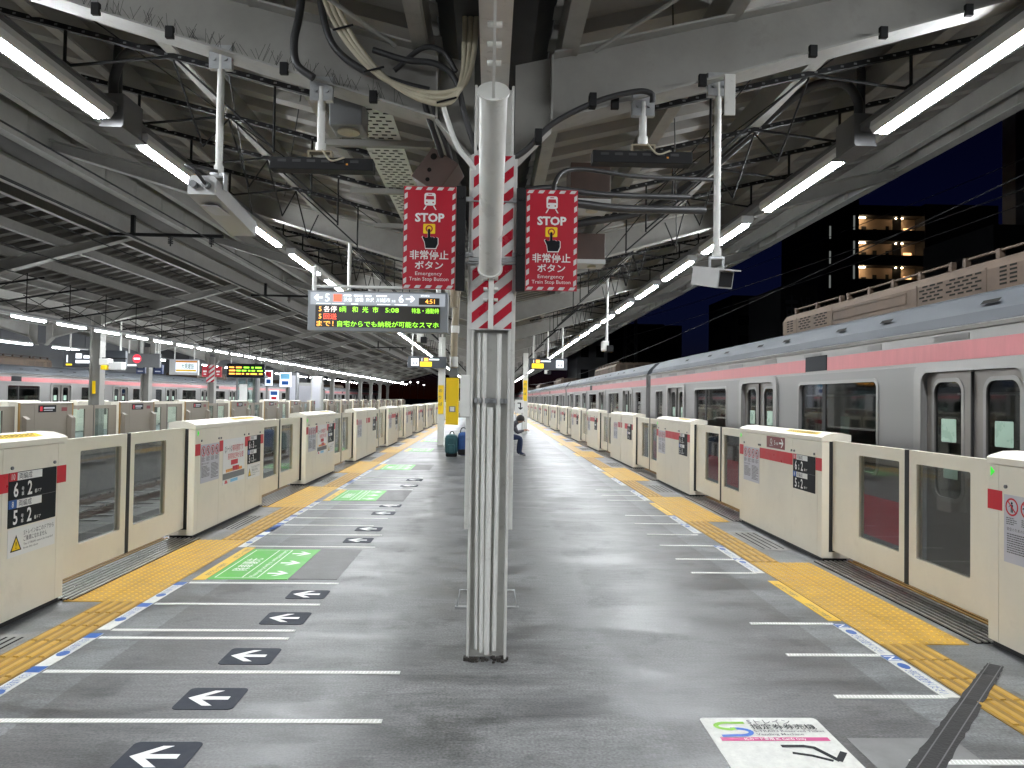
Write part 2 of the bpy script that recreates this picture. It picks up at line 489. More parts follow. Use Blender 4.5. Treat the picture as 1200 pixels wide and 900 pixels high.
    def slab(self, poly, o, xd, yd, th, material, side=None):
        """flat polygon with thickness th towards the viewer's side (xd x yd)"""
        o, xd, yd = Vector(o), Vector(xd), Vector(yd)
        nn = xd.cross(yd).normalized() * th
        n = len(poly)
        b0 = [o + xd * p[0] + yd * p[1] for p in poly]
        b1 = [p + nn for p in b0]
        self.add(b1, [tuple(range(n))], material)
        self.add(b0 + b1, [(i, (i + 1) % n, n + (i + 1) % n, n + i) for i in range(n)], side or material)
        return self
    def rect(self, x0, x1, y0, y1, o, xd, yd, th, material):
        return self.slab([(x0, y0), (x1, y0), (x1, y1), (x0, y1)], o, xd, yd, th, material)
    def text(self, body, size, x, y, o, xd, yd, material, align='L', sx=1.0, lift=0.002, res=2, shear=0.0, bold=0.007):
        v, f = text_mesh(body, res, bold)
        if not v:
            return self
        xs = [p[0] for p in v]
        lo, hi = min(xs), max(xs)
        w = (hi - lo) * size * sx
        off = x - lo * size * sx
        if align == 'C':
            off -= w / 2
        elif align == 'R':
            off -= w
        o, xd, yd = Vector(o), Vector(xd), Vector(yd)
        nn = xd.cross(yd).normalized() * lift
        self.add([o + nn + xd * (off + (p[0] + shear * p[1]) * size * sx) + yd * (y + p[1] * size) for p in v], f, material)
        return self
    def textfit(self, body, x0, x1, y0, h, o, xd, yd, material, lift=0.002, res=2, cap=0.74, bold=0.007):
        """one line of lettering stretched to fill x0..x1 with capitals h high"""
        v, f = text_mesh(body, res, bold)
        xs = [p[0] for p in v]
        w = max(xs) - min(xs)
        size = h / cap
        return self.text(body, size, x0, y0, o, xd, yd, material, sx=(x1 - x0) / (w * size), lift=lift, res=res, bold=bold)
    def stripes(self, x0, x1, y0, y1, period, duty, slope, o, xd, yd, material, lift=0.002, phase=0.0):
        """diagonal bars clipped to a rectangle"""
        o, xd, yd = Vector(o), Vector(xd), Vector(yd)
        nn = xd.cross(yd).normalized() * lift
        H = (x1 - x0) * slope
        k = -int((abs(H) + y1 - y0) / period) - 2
        while k * period + phase < (y1 - y0) + abs(H) + period:
            b = y0 + k * period + phase
            poly = [(x0, b), (x1, b + H), (x1, b + H + period * duty), (x0, b + period * duty)]
            poly = clip_poly(poly, x0, x1, y0, y1)
            if len(poly) >= 3:
                self.add([o + nn + xd * p[0] + yd * p[1] for p in poly], [tuple(range(len(poly)))], material)
            k += 1
        return self
    def plate(self, outer, holes, th, o, xd, yd, material):
        """flat plate with rounded holes cut through it; front face on the xd x yd side"""
        cu = bpy.data.curves.new('plate', 'CURVE')
        cu.dimensions = '2D'
        cu.fill_mode = 'BOTH'
        cu.extrude = th / 2
        for loop in [outer] + list(holes):
            sp = cu.splines.new('POLY')
            sp.points.add(len(loop) - 1)
            for i, p in enumerate(loop):
                sp.points[i].co = (p[0], p[1], 0, 1)
            sp.use_cyclic_u = True
        ob = bpy.data.objects.new('plate', cu)
        col.objects.link(ob)
        dg = bpy.context.evaluated_depsgraph_get()
        me = bpy.data.meshes.new_from_object(ob.evaluated_get(dg))
        o, xd, yd = Vector(o), Vector(xd), Vector(yd)
        nn = xd.cross(yd).normalized()
        self.add([o + xd * p.co.x + yd * p.co.y + nn * (p.co.z - th / 2) for p in me.vertices], [tuple(p.vertices) for p in me.polygons], material)
        bpy.data.objects.remove(ob)
        bpy.data.curves.remove(cu)
        bpy.data.meshes.remove(me)
        return self
    def build(self, name, parent=None, weld=False):
        me = bpy.data.meshes.new(name)
        off = Vector((0, 0, 0))
        p = parent
        while p is not None:
            off += p.location
            p = p.parent
        me.from_pydata([(a[0] - off.x, a[1] - off.y, a[2] - off.z) for a in self.v], [], self.f)
        for mm in self.mats:
            me.materials.append(mm)
        me.polygons.foreach_set('material_index', self.mi)
        me.polygons.foreach_set('use_smooth', self.sm)
        me.update()
        ob = bpy.data.objects.new(name, me)
        col.objects.link(ob)
        if parent is not None:
            ob.parent = parent
        return ob

def tag(o, label=None, cat=None, group=None, kind=None):
    if label:
        o['label'] = label
    if cat:
        o['category'] = cat
    if group:
        o['group'] = group
    if kind:
        o['kind'] = kind
    return o

def thing(name, label, cat, loc=(0, 0, 0), group=None):
    o = bpy.data.objects.new(name, None)
    o.empty_display_size = 0.1
    o.location = loc
    col.objects.link(o)
    return tag(o, label, cat, group)

def copy_tree(o, parent=None, skip=()):
    c = o.copy()
    col.objects.link(c)
    c.parent = parent
    for ch in list(o.children):
        if ch.name.split('.')[0] not in skip:
            copy_tree(ch, c, skip)
    return c

def instance(proto, used, loc, label, rz=0.0, group=None, skip=()):
    """first call moves the prototype itself, later calls copy it with its parts"""
    if not used and not skip:
        o = proto
    else:
        o = copy_tree(proto, None, skip)
    used.append(o)
    o.location = loc
    o.rotation_euler = (0, 0, rz)
    o['label'] = label
    if group:
        o['group'] = group
    return o

ONES = ['', 'first', 'second', 'third', 'fourth', 'fifth', 'sixth', 'seventh', 'eighth', 'ninth', 'tenth', 'eleventh', 'twelfth', 'thirteenth', 'fourteenth', 'fifteenth', 'sixteenth', 'seventeenth', 'eighteenth', 'nineteenth']
TENS = {2: ('twentieth', 'twenty'), 3: ('thirtieth', 'thirty'), 4: ('fortieth', 'forty'), 5: ('fiftieth', 'fifty'), 6: ('sixtieth', 'sixty'), 7: ('seventieth', 'seventy')}
def nth(k):
    if k < 20:
        return ONES[k]
    t, u = divmod(k, 10)
    return TENS[t][0] if u == 0 else TENS[t][1] + '-' + ONES[u]
def arc(cx, cz, r, a0, a1, n, y):
    return [(cx + r * math.cos(math.radians(a0 + (a1 - a0) * i / n)), y, cz + r * math.sin(math.radians(a0 + (a1 - a0) * i / n))) for i in range(n + 1)]
def smooth_path(pts, n=6):
    """Catmull-Rom through the points"""
    P = [Vector(p) for p in pts]
    P = [P[0] * 2 - P[1]] + P + [P[-1] * 2 - P[-2]]
    out = []
    for i in range(1, len(P) - 2):
        for k in range(n):
            t = k / n
            out.append(0.5 * ((2 * P[i]) + (P[i + 1] - P[i - 1]) * t + (2 * P[i - 1] - 5 * P[i] + 4 * P[i + 1] - P[i + 2]) * t * t + (3 * P[i] - P[i - 1] - 3 * P[i + 1] + P[i + 2]) * t ** 3))
    out.append(P[-2])
    return out
# ------------------------------------------------------------------ ground, tracks, platforms
Y0, Y1 = -14.0, 112.0
XL, XR = -3.21, 3.32          # front faces of the platform gates
EL, ER = -3.86, 3.86          # platform edges
PER, OPEN = 4.82, 2.43        # door spacing, width of a gate opening
g = MB(); g.add([(-700, -300, -1.30), (700, -300, -1.30), (700, 1500, -1.30), (-700, 1500, -1.30)], [(0, 1, 2, 3)], M_BALLAST)
tag(g.build('ground'), kind='structure')

b = MB()
b.box(EL, ER, Y0, Y1, -0.35, 0.0, M_FLOOR)
b.box(EL + 0.35, ER - 0.35, Y0, Y1, -1.29, -0.352, M_CONC)
platform = tag(b.build('platform'), kind='structure')
b = MB()
b.box(-17.15, -11.05, Y0, Y1, -0.35, 0.0, M_FLOOR)
b.box(-16.8, -11.4, Y0, Y1, -1.29, -0.352, M_CONC)
platform2 = tag(b.build('platform'), kind='structure')

def track(cx, name='railway_track'):
    b = MB(); b.box(cx - 1.3, cx + 1.3, Y0, Y1, -1.28, -1.20, M_BALLAST)
    t = tag(b.build(name), kind='structure')
    for s in (-1, 1):
        r = MB()
        x = cx + s * 0.5335
        r.box(x - 0.065, x + 0.065, Y0, Y1, -1.19, -1.165, M_RUST)
        r.box(x - 0.012, x + 0.012, Y0, Y1, -1.165, -1.05, M_RUST)
        r.box(x - 0.033, x + 0.033, Y0, Y1, -1.05, -1.015, M_RAIL)
        r.build('rail', t)
    sl = MB(); sl.box(-1.05, 1.05, -0.12, 0.12, 0, 0.028, M_CONC)
    base = None
    for k in range(34):
        y = 3.0 + k * 0.66
        if base is None:
            base = sl.build('sleeper', None); base.parent = t; o = base
        else:
            o = base.copy(); col.objects.link(o)
        o.location = (cx, y, -1.199)
    return t
track(-5.42); track(-9.45); track(5.42); track(-18.7)
# cable trough with brackets between the two left tracks
b = MB(); b.box(-7.62, -7.22, Y0, Y1, -1.29, -0.92, M_CONC)
tag(b.build('cable_trough'), kind='structure')

# threshold strips of ribbed metal under every gate opening
def thresholds(front, s, opens, parent):
    """front: gate face, s: +1 towards the right track"""
    proto = None
    for y in opens:
        if proto is None:
            m = MB()
            m.box(0.02 * s, 0.56 * s, 0.0, OPEN, 0.002, 0.006, M_DARKGAP)
            for k in range(11):
                x = (0.03 + k * 0.048) * s
                m.box(x, x + 0.02 * s, 0.0, OPEN, 0.0065, 0.016, M_RIB if k < 7 else M_GOLD)
            proto = m.build('threshold_strip'); o = proto
        else:
            o = proto.copy(); col.objects.link(o)
        o.parent = parent
        o.location = (front - 0.10 * s, y, 0)

def openings(first, car_end_after, ymin, ymax):
    """near ends of the gate openings; after the last door of a car the pitch is longer"""
    ys = []
    y, k = first, 0
    while y < ymax:
        ys.append(y)
        y += 5.54 if (k - car_end_after) % 4 == 0 else PER
        k += 1
    return ys
YMAX = 100.0
OR = openings(4.77, 2, 0, YMAX)     # right side
OL = openings(5.65, 2, 0, YMAX)     # left side
OR0 = OR[0] - PER
OL0 = OL[0] - PER
thresholds(XR, 1, [OR0] + OR[:14], platform)
thresholds(XL, -1, [OL0] + OL[:14], platform)

# ---- tactile blocks: bars along the platform, domes in front of the gate openings
m = MB(); m.box(0.002, 0.298, 0.002, 0.298, 0.0, 0.005, M_TACTB)
for k in range(4):
    x = 0.0375 + k * 0.075
    m.prism([(x - 0.020, 0.005), (x - 0.014, 0.0115), (x + 0.014, 0.0115), (x + 0.020, 0.005)], 'y', 0.012, 0.288, M_TACT)
T_BAR = m.build('tactile_tile', platform)
M_TACTD = mat('yellow_tactile_dome', (0.66, 0.41, 0.06), 0.42, var=0.12, scale=5)
m = MB(); m.box(0.002, 0.298, 0.002, 0.298, 0.0, 0.005, M_TACT)
for i in range(5):
    for j in range(5):
        cx, cy = 0.03 + i * 0.06, 0.03 + j * 0.06
        lo = [(cx + 0.012 * math.cos(a * math.pi / 3), cy + 0.012 * math.sin(a * math.pi / 3), 0.005) for a in range(6)]
        hi = [(cx + 0.007 * math.cos(a * math.pi / 3), cy + 0.007 * math.sin(a * math.pi / 3), 0.0105) for a in range(6)]
        m.add(lo + hi, [(q, (q + 1) % 6, 6 + (q + 1) % 6, 6 + q) for q in range(6)] + [tuple(range(6, 12))], M_TACTD)
T_DOT = m.build('tactile_tile', platform)
_first = {0: True, 1: True}
def tile(kind, x, y):
    src = T_DOT if kind else T_BAR
    if _first[kind]:
        o = src; _first[kind] = False
    else:
        o = src.copy(); col.objects.link(o)
    o.location = (x, y, 0.0)
def in_open(y, ys):
    for a in ys:
        if a - 0.06 <= y + 0.15 <= a + OPEN + 0.06:
            return True
    return False
far = MB()
for side, xi, ys in ((-1, -2.59, [OL0] + OL), (1, 2.575, [OR0] + OR)):
    base = ys[1] - 0.03
    k = -12
    while True:
        y = base + k * 0.30
        if y > YMAX:
            break
        w = in_open(y, ys)
        xs = [xi - 0.30, xi - 0.60] if side < 0 else [xi, xi + 0.30]
        if not w:
            xs = xs[:1]
        for x in xs:
            if y < 22.0:
                tile(1 if w else 0, x, y)
            else:
                far.box(x + 0.002, x + 0.298, y + 0.002, y + 0.298, 0.0, 0.007, M_TACT2)
        k += 1
tag(far.build('tactile_paving', platform), kind='stuff')

# ---- painted and glued floor markings
def marking(name, mb):
    return mb.build(name, platform)
UPX = (1, 0, 0); UPY = (0, 1, 0); UPZ = (0, 0, 1)
def line(x0, x1, y):
    m = MB()
    m.box(x0, x1, y - 0.022, y + 0.022, 0.0, 0.0032, M_FLWHITE)
    n = int((x1 - x0) / 0.02)
    for k in range(n):                        # raised non-slip knurls
        x = x0 + 0.004 + k * 0.02
        m.add([(x, y - 0.018, 0.004), (x + 0.007, y - 0.018, 0.004), (x + 0.013, y + 0.018, 0.004), (x + 0.006, y + 0.018, 0.004)], [(0, 1, 2, 3)], M_WHITE)
    marking('queue_line', m)
for y, x1 in ((2.96, -0.5), (3.59, -0.5), (4.22, -0.49), (4.80, -1.28), (4.96, -1.28), (5.58, -1.26), (6.21, -1.25), (7.715, -1.18), (8.388, -1.21), (9.0, -1.4), (9.54, -1.3), (10.25, -1.3), (10.75, -1.3), (12.55, -1.3), (13.2, -1.3), (13.8, -1.3), (14.4, -1.3)):
    line(-2.485, x1, y)
for y in (3.19, 3.90, 4.54, 5.18, 6.70, 7.27, 7.95, 8.6, 9.35, 10.0, 11.5, 12.1, 12.8):
    line(1.875, 2.48, y)
def arrow_plaque(y0, y1):
    m = MB()
    m.slab(rr(-1.57, -1.265, y0, y1, 0.03), (0, 0, 0), UPX, UPY, 0.003, M_NAVY)
    yc, h = (y0 + y1) / 2, (y1 - y0)
    lf, rt = -1.535, -1.325
    t = 0.020
    poly = [[(lf + 0.03, yc - t), (rt, yc - t), (rt, yc + t), (lf + 0.03, yc + t)],
            [(lf, yc), (lf + 0.105, yc + 0.095), (lf + 0.155, yc + 0.095), (lf + 0.055, yc)],
            [(lf, yc), (lf + 0.055, yc), (lf + 0.155, yc - 0.095), (lf + 0.105, yc - 0.095)]]
    for i, q in enumerate(poly):
        m.sheet(q, (0, 0, 0.0042 + 0.0004 * (i > 0)), UPX, UPY, M_WHITE)
    marking('arrow_sticker', m)
for y0, y1 in ((3.10, 3.375), (3.72, 3.99), (4.34, 4.615), (5.095, 5.38), (5.74, 5.99), (7.95, 8.22), (8.65, 8.9), (9.85, 10.1), (10.55, 10.8), (13.0, 13.25), (13.9, 14.2)):
    arrow_plaque(y0, y1)
def green_sticker(y0, y1):
    m = MB()
    m.rect(-2.385, -1.71, y0, y1, (0, 0, 0), UPX, UPY, 0.003, M_FLGREEN)
    W = M_WHITE
    o = (0, 0, 0.003)
    for a in ((-2.345, -2.335), (-2.115, -2.105), (-1.985, -1.975)):
        m.sheet([(a[0], y0 + 0.05), (a[1], y0 + 0.05), (a[1], y1 - 0.05), (a[0], y1 - 0.05)], (0, 0, 0.0042), UPX, UPY, W)
    for a in ((y0 + 0.05, y0 + 0.058), (y1 - 0.058, y1 - 0.05)):
        m.sheet([(-2.335, a[0]), (-1.985, a[0]), (-1.985, a[1]), (-2.335, a[1])], (0, 0, 0.0042), UPX, UPY, W)
    m.textfit('降車優先', y0 + 0.30, y0 + 0.80, 2.16, 0.115, (0, 0, 0.003), UPY, (-1, 0, 0), W)
    m.textfit('Please give priority to exiting passengers', y0 + 0.08, y1 - 0.08, 2.02, 0.045, (0, 0, 0.003), UPY, (-1, 0, 0), W, res=1)
    for k in range(3):
        yc = y0 + (y1 - y0) * (0.17 + 0.33 * k)
        a, c = -1.94, -1.755
        for q in ([(a, yc - 0.02), (c - 0.03, yc - 0.02), (c - 0.03, yc + 0.02), (a, yc + 0.02)],
                  [(c, yc), (c - 0.09, yc + 0.09), (c - 0.13, yc + 0.09), (c - 0.045, yc)],
                  [(c, yc), (c - 0.045, yc), (c - 0.13, yc - 0.09), (c - 0.09, yc - 0.09)]):
            m.sheet(q, (0, 0, 0.0046 if len(set(p[0] for p in q)) > 2 else 0.0042), UPX, UPY, W)
    marking('green_floor_sticker', m)
    m = MB(); m.rect(-1.708, -1.29, y0 + 0.02, y1 + 0.03, (0, 0, 0), UPX, UPY, 0.0025, M_PATCH); marking('dark_floor_patch', m)
def yellow_strip(x0, x1, y0, y1, s):
    m = MB(); m.rect(x0, x1, y0, y1, (0, 0, 0), UPX, UPY, 0.0035, M_FLYEL)
    xd, yd = (UPY, (-1, 0, 0)) if s < 0 else ((0, -1, 0), UPX)
    for a, bb in ((0.10, 0.45), (0.62, 0.95)):
        if s < 0:
            m.textfit('点字ブロック内側で', y0 + (y1 - y0) * a, y0 + (y1 - y0) * bb, -x1 + 0.018, 0.042, (0, 0, 0.0035), xd, yd, M_GREYTXT, res=1)
        else:
            m.textfit('点字ブロック内側で', -y1 + (y1 - y0) * a, -y1 + (y1 - y0) * bb, x0 + 0.014, 0.040, (0, 0, 0.0035), xd, yd, M_GREYTXT, res=1)
    marking('yellow_floor_strip', m)
for y in OL[:6]:
    if y < 26:
        green_sticker(y + 0.68, y + 1.92)
        yellow_strip(-2.50, -2.395, y + 0.66, y + 2.0, -1)
for y in OR[:5]:
    yellow_strip(2.475, 2.568, y + 0.48, y + 1.64, 1)
def white_strip(s, x0, x1, ya, yb, n=2):
    """white strip with a blue symbol and lettering that repeats n times"""
    m = MB(); m.rect(x0, x1, ya, yb, (0, 0, 0), UPX, UPY, 0.0035, M_FLWHITE)
    L = (yb - ya) / n
    w = x1 - x0
    for k in range(n):
        if s < 0:
            a = ya + k * L
            m.sheet([(x0, a + L * 0.84), (x1, a + L * 0.84), (x1, a + L), (x0, a + L)], (0, 0, 0.005), UPX, UPY, M_BLUE)
            m.slab([(x0 + w * .5 + .035 * math.cos(t * .628), a + L * .36 + .045 * math.sin(t * .628)) for t in range(10)], (0, 0, 0.0035), UPX, UPY, 0.0012, M_BLUE)
            m.textfit('2列にお並びください', a + L * 0.42, a + L * 0.82, -x1 + 0.022, 0.045, (0, 0, 0.0035), UPY, (-1, 0, 0), M_BLUE, res=1)
        else:
            a = ya + k * L
            m.sheet([(x0, a + L * 0.86), (x1, a + L * 0.86), (x1, a + L), (x0, a + L)], (0, 0, 0.005), UPX, UPY, M_BLUE)
            m.text('N', 0.10, -(a + L * 0.97), x0 + 0.01, (0, 0, 0.004), (0, -1, 0), UPX, M_WHITE)
            m.slab([(x0 + w * .5 + .032 * math.cos(t * .628), a + L * .72 + .05 * math.sin(t * .628)) for t in range(10)], (0, 0, 0.0035), UPX, UPY, 0.0012, M_BLUE)
            m.textfit('2列にお並びください', -(a + L * 0.62), -(a + L * 0.06), x0 + 0.014, 0.05, (0, 0, 0.0035), (0, -1, 0), UPX, M_BLUE, res=1)
    marking('white_floor_strip', m)
for y in OL[:3]:
    white_strip(-1, -2.585, -2.50, y - 1.95, y - 0.77, 2)
    white_strip(-1, -2.585, -2.50, y - 0.69, y + 0.56, 2)
    white_strip(-1, -2.585, -2.50, y + 2.02, y + 3.32, 2)
for y in OR[:3]:
    white_strip(1, 2.462, 2.558, y - 0.88, y + 0.40, 2)
    white_strip(1, 2.462, 2.558, y + 1.93, y + 3.18, 2)

# white vending machine sticker on the floor at the lower right
m = MB()
m.slab(rr(1.06, 1.645, 2.72, 3.635, 0.025), (0, 0, 0), UPX, UPY, 0.003, M_FLWHITE)
O = (0, 0, 0.003)
sx0, sy0 = 1.10, 3.60
def stroke(mb, pts, w, material, o=O, xd=UPX, yd=UPY, lift=0.0014):
    """constant-width flat stroke through 2-D points"""
    for a, c in zip(pts[:-1], pts[1:]):
        d = Vector((c[0] - a[0], c[1] - a[1]))
        if d.length < 1e-6:
            continue
        d.normalize(); p = Vector((-d.y, d.x)) * (w / 2); e = d * (w * 0.18)
        q = [(a[0] - e.x + p.x, a[1] - e.y + p.y), (a[0] - e.x - p.x, a[1] - e.y - p.y), (c[0] + e.x - p.x, c[1] + e.y - p.y), (c[0] + e.x + p.x, c[1] + e.y + p.y)]
        oo = Vector(o) + Vector(xd).cross(Vector(yd)) * lift
        mb.sheet(q, oo, xd, yd, material)
        lift += 0.00004
# S emblem: green upper bow, blue lower bow
up = [(1.262, 3.575)] + [(1.180 + 0.062 * math.cos(math.radians(t)), 3.540 + 0.036 * math.sin(math.radians(t))) for t in range(70, 275, 18)] + [(1.20, 3.512)]
lo = [(1.185, 3.512)] + [(1.205 + 0.062 * math.cos(math.radians(t)), 3.476 + 0.036 * math.sin(math.radians(t))) for t in range(95, -111, -18)] + [(1.12, 3.436)]
stroke(m, up, 0.024, mat('emblem_green', srgb(130, 190, 50), 0.5, var=0.05))
stroke(m, lo, 0.024, mat('emblem_blue', srgb(30, 95, 185), 0.5, var=0.05))
m.textfit('Sトレイン', 1.285, 1.50, 3.565, 0.042, O, UPX, UPY, M_GREYTXT)
m.textfit('指定券券売機', 1.285, 1.60, 3.508, 0.045, O, UPX, UPY, M_BLACK)
m.textfit('S-TRAIN Reserved Ticket', 1.285, 1.625, 3.475, 0.022, O, UPX, UPY, M_GREYTXT)
m.textfit('Vending Machine', 1.285, 1.51, 3.442, 0.022, O, UPX, UPY, M_GREYTXT)
m.sheet([(1.10, 3.385), (1.61, 3.385), (1.61, 3.422), (1.10, 3.422)], (0, 0, 0.0042), UPX, UPY, mat('magenta_print', srgb(190, 50, 120), 0.45, var=0.05))
m.textfit('ICカード専用 IC Cards Only', 1.21, 1.50, 3.393, 0.022, (0, 0, 0.0034), UPX, UPY, M_WHITE)
stroke(m, [(1.36, 3.335), (1.46, 3.335), (1.50, 3.32), (1.56, 3.20)], 0.026, M_BLACK)
stroke(m, [(1.385, 3.27), (1.46, 3.245), (1.53, 3.20)], 0.022, M_BLACK)
stroke(m, [(1.56, 3.20), (1.615, 3.275)], 0.03, M_BLACK)
marking('vending_floor_sticker', m)
# dark tape run from the lower right edge across the tactile blocks
m = MB()
tp = [(3.09, 4.375), (2.78, 4.045), (2.30, 3.545), (1.92, 3.15), (1.55, 2.75)]
wd = [0.045, 0.052, 0.058, 0.066, 0.07]
zs = [0.004, 0.013, 0.006, 0.004, 0.004]
L_, R_ = [], []
N = 40
for i in range(N + 1):
    t = i / N * (len(tp) - 1); k = min(int(t), len(tp) - 2); u = t - k
    x = tp[k][0] * (1 - u) + tp[k + 1][0] * u; y = tp[k][1] * (1 - u) + tp[k + 1][1] * u
    w = wd[k] * (1 - u) + wd[k + 1] * u + random.uniform(-0.004, 0.004)
    z = 0.0125 if 2.55 < x < 2.92 else 0.0045
    d = Vector((-1.2, -1.25, 0)).normalized(); p = Vector((-d.y, d.x, 0)) * w
    L_.append((x + p.x, y + p.y, z)); R_.append((x - p.x, y - p.y, z))
m.add(L_ + R_, [(i, i + 1, N + 2 + i, N + 1 + i) for i in range(N)], M_TAPE)
for off in (-0.02, 0.025):
    stroke(m, [(tp[0][0] + off, tp[0][1] - off), (tp[2][0] + off, tp[2][1] - off), (tp[4][0] + off, tp[4][1] - off)], 0.006, mat('tape_crease', (0.09, 0.09, 0.09), 0.5, var=0.2), o=(0, 0, 0.014), lift=0)
marking('floor_tape', m)
# pale repaired square beside the tape and slotted strips in front of the gate housings
m = MB(); m.rect(1.70, 2.205, 2.6, 3.42, (0, 0, 0), UPX, UPY, 0.002, mat('pale_patch', (0.17, 0.17, 0.168), 0.5, var=0.2, scale=6, dirt=0.2)); marking('floor_patch', m)
def slot_strip(x0, x1, y0, y1):
    m = MB(); m.rect(x0, x1, y0, y1, (0, 0, 0), UPX, UPY, 0.002, M_CONC)
    for k in range(4):
        x = x0 + (x1 - x0) * (0.15 + 0.22 * k)
        m.sheet([(x, y0 + 0.06), (x + 0.018, y0 + 0.06), (x + 0.018, y1 - 0.06), (x, y1 - 0.06)], (0, 0, 0.0034), UPX, UPY, M_DARKGAP)
    marking('slotted_strip', m)
for y in [OL0] + OL[:5]:
    slot_strip(-3.16, -2.93, y + OPEN + 0.55, y + OPEN + 1.6)
for y in [OR0] + OR[:5]:
    slot_strip(2.92, 3.24, y + OPEN + 0.55, y + OPEN + 1.6)

# ------------------------------------------------------------------ platform gates
def lettering(mb, parent):
    return mb.build('lettering', parent)

def number_plate(root, s, y0, y1, car, door):
    """black plate with two rows of car and door numbers; s: +1 right gate (faces -X), -1 left gate (faces +X)"""
    xd = (0, -1, 0) if s > 0 else (0, 1, 0)
    o = (-0.0035 * s, y1 if s > 0 else y0, 0.655)
    W, Hh = y1 - y0, 0.372
    m = MB(); m.rect(0, W, 0, Hh, o, xd, UPZ, 0.003, M_BLACK)
    p = m.build('number_plate', root)
    o = (-0.0065 * s, o[1], o[2])
    t = MB()
    for row, (n1, n2, c, lab) in enumerate(((car[0], door, M_RED, '10'), (car[1], door, M_BLUE, '8'))):
        yb = Hh * (0.5 if row == 0 else 0.0)
        t.rect(0.0, 0.085, yb + 0.128, yb + 0.186, o, xd, UPZ, 0.0012, c)
        t.text(lab, 0.058, 0.043, yb + 0.137, (o[0] - 0.0012 * s, o[1], o[2]), xd, UPZ, M_WHITE, 'C', sx=0.8, lift=0.0008)
        t.rect(0.088, 0.36, yb + 0.128, yb + 0.182, o, xd, UPZ, 0.0012, M_WHITE)
        t.textfit('両編成', 0.105, 0.245, yb + 0.138, 0.036, (o[0] - 0.0012 * s, o[1], o[2]), xd, UPZ, M_GREYTXT, lift=0.0008)
        t.text(n1, 0.135, 0.075, yb + 0.020, o, xd, UPZ, M_WHITE, 'C', sx=0.8, lift=0.001, bold=0.02)
        t.text('号', 0.030, 0.135, yb + 0.055, o, xd, UPZ, M_WHITE, 'L', lift=0.001)
        t.text('車', 0.030, 0.135, yb + 0.022, o, xd, UPZ, M_WHITE, 'L', lift=0.001)
        t.text(n2, 0.135, 0.225, yb + 0.020, o, xd, UPZ, M_WHITE, 'C', sx=0.8, lift=0.001, bold=0.02)
        t.textfit('番ドア', 0.28, 0.355, yb + 0.024, 0.022, o, xd, UPZ, M_WHITE, lift=0.001)
    t.rect(0, W, Hh * 0.5 - 0.002, Hh * 0.5 + 0.001, o, xd, UPZ, 0.0008, M_GREYTXT)
    lettering(t, p)

def prohib(t, cx, cz, r, o, xd, kind):
    ring = []
    n = 20
    for k in range(n):
        a, c = 2 * math.pi * k / n, 2 * math.pi * (k + 1) / n
        t.sheet([(cx + r * math.cos(a), cz + r * math.sin(a)), (cx + r * math.cos(c), cz + r * math.sin(c)), (cx + .8 * r * math.cos(c), cz + .8 * r * math.sin(c)), (cx + .8 * r * math.cos(a), cz + .8 * r * math.sin(a))], o, xd, UPZ, M_RED)
    oo = Vector(o) + Vector(xd).cross(Vector(UPZ)) * 0.0006
    t.sheet([(cx - .62 * r, cz + .5 * r), (cx - .5 * r, cz + .62 * r), (cx + .62 * r, cz - .5 * r), (cx + .5 * r, cz - .62 * r)], oo, xd, UPZ, M_RED)
    # small figure: head, trunk, arms, legs
    t.sheet([(cx + .15 * r * math.cos(a * .785), cz + .42 * r + .15 * r * math.sin(a * .785)) for a in range(8)], o, xd, UPZ, M_BLACK)
    t.sheet([(cx - .16 * r, cz - .1 * r), (cx + .16 * r, cz - .1 * r), (cx + .2 * r, cz + .25 * r), (cx - .2 * r, cz + .25 * r)], o, xd, UPZ, M_BLACK)
    d = (0.5 if kind % 2 else 0.3) * r
    t.sheet([(cx - .2 * r, cz + .1 * r), (cx - .2 * r, cz + .24 * r), (cx - .2 * r - d, cz + .1 * r * kind), (cx - .2 * r - d, cz - .04 * r)], o, xd, UPZ, M_BLACK)
    t.sheet([(cx - .16 * r, cz - .1 * r), (cx - .16 * r, cz - .6 * r), (cx - .02 * r, cz - .6 * r), (cx - .01 * r, cz - .1 * r)], o, xd, UPZ, M_BLACK)
    t.sheet([(cx + .02 * r, cz - .1 * r), (cx + .06 * r, cz - .6 * r), (cx + .2 * r, cz - .6 * r), (cx + .16 * r, cz - .1 * r)], o, xd, UPZ, M_BLACK)

def print_lines(t, x0, x1, z0, z1, n, o, xd, material, seed=0):
    """rows of small unreadable print"""
    rnd = random.Random(seed)
    h = (z1 - z0) / n
    for k in range(n):
        z = z1 - (k + 0.75) * h
        x = x0
        end = x0 + (x1 - x0) * rnd.choice((1, 1, 0.95, 0.7))
        while x < end - 0.004:
            w = rnd.uniform(0.006, 0.022)
            t.sheet([(x, z), (min(x + w, end), z), (min(x + w, end), z + h * 0.5), (x, z + h * 0.5)], o, xd, UPZ, material)
            x += w + rnd.uniform(0.002, 0.004)

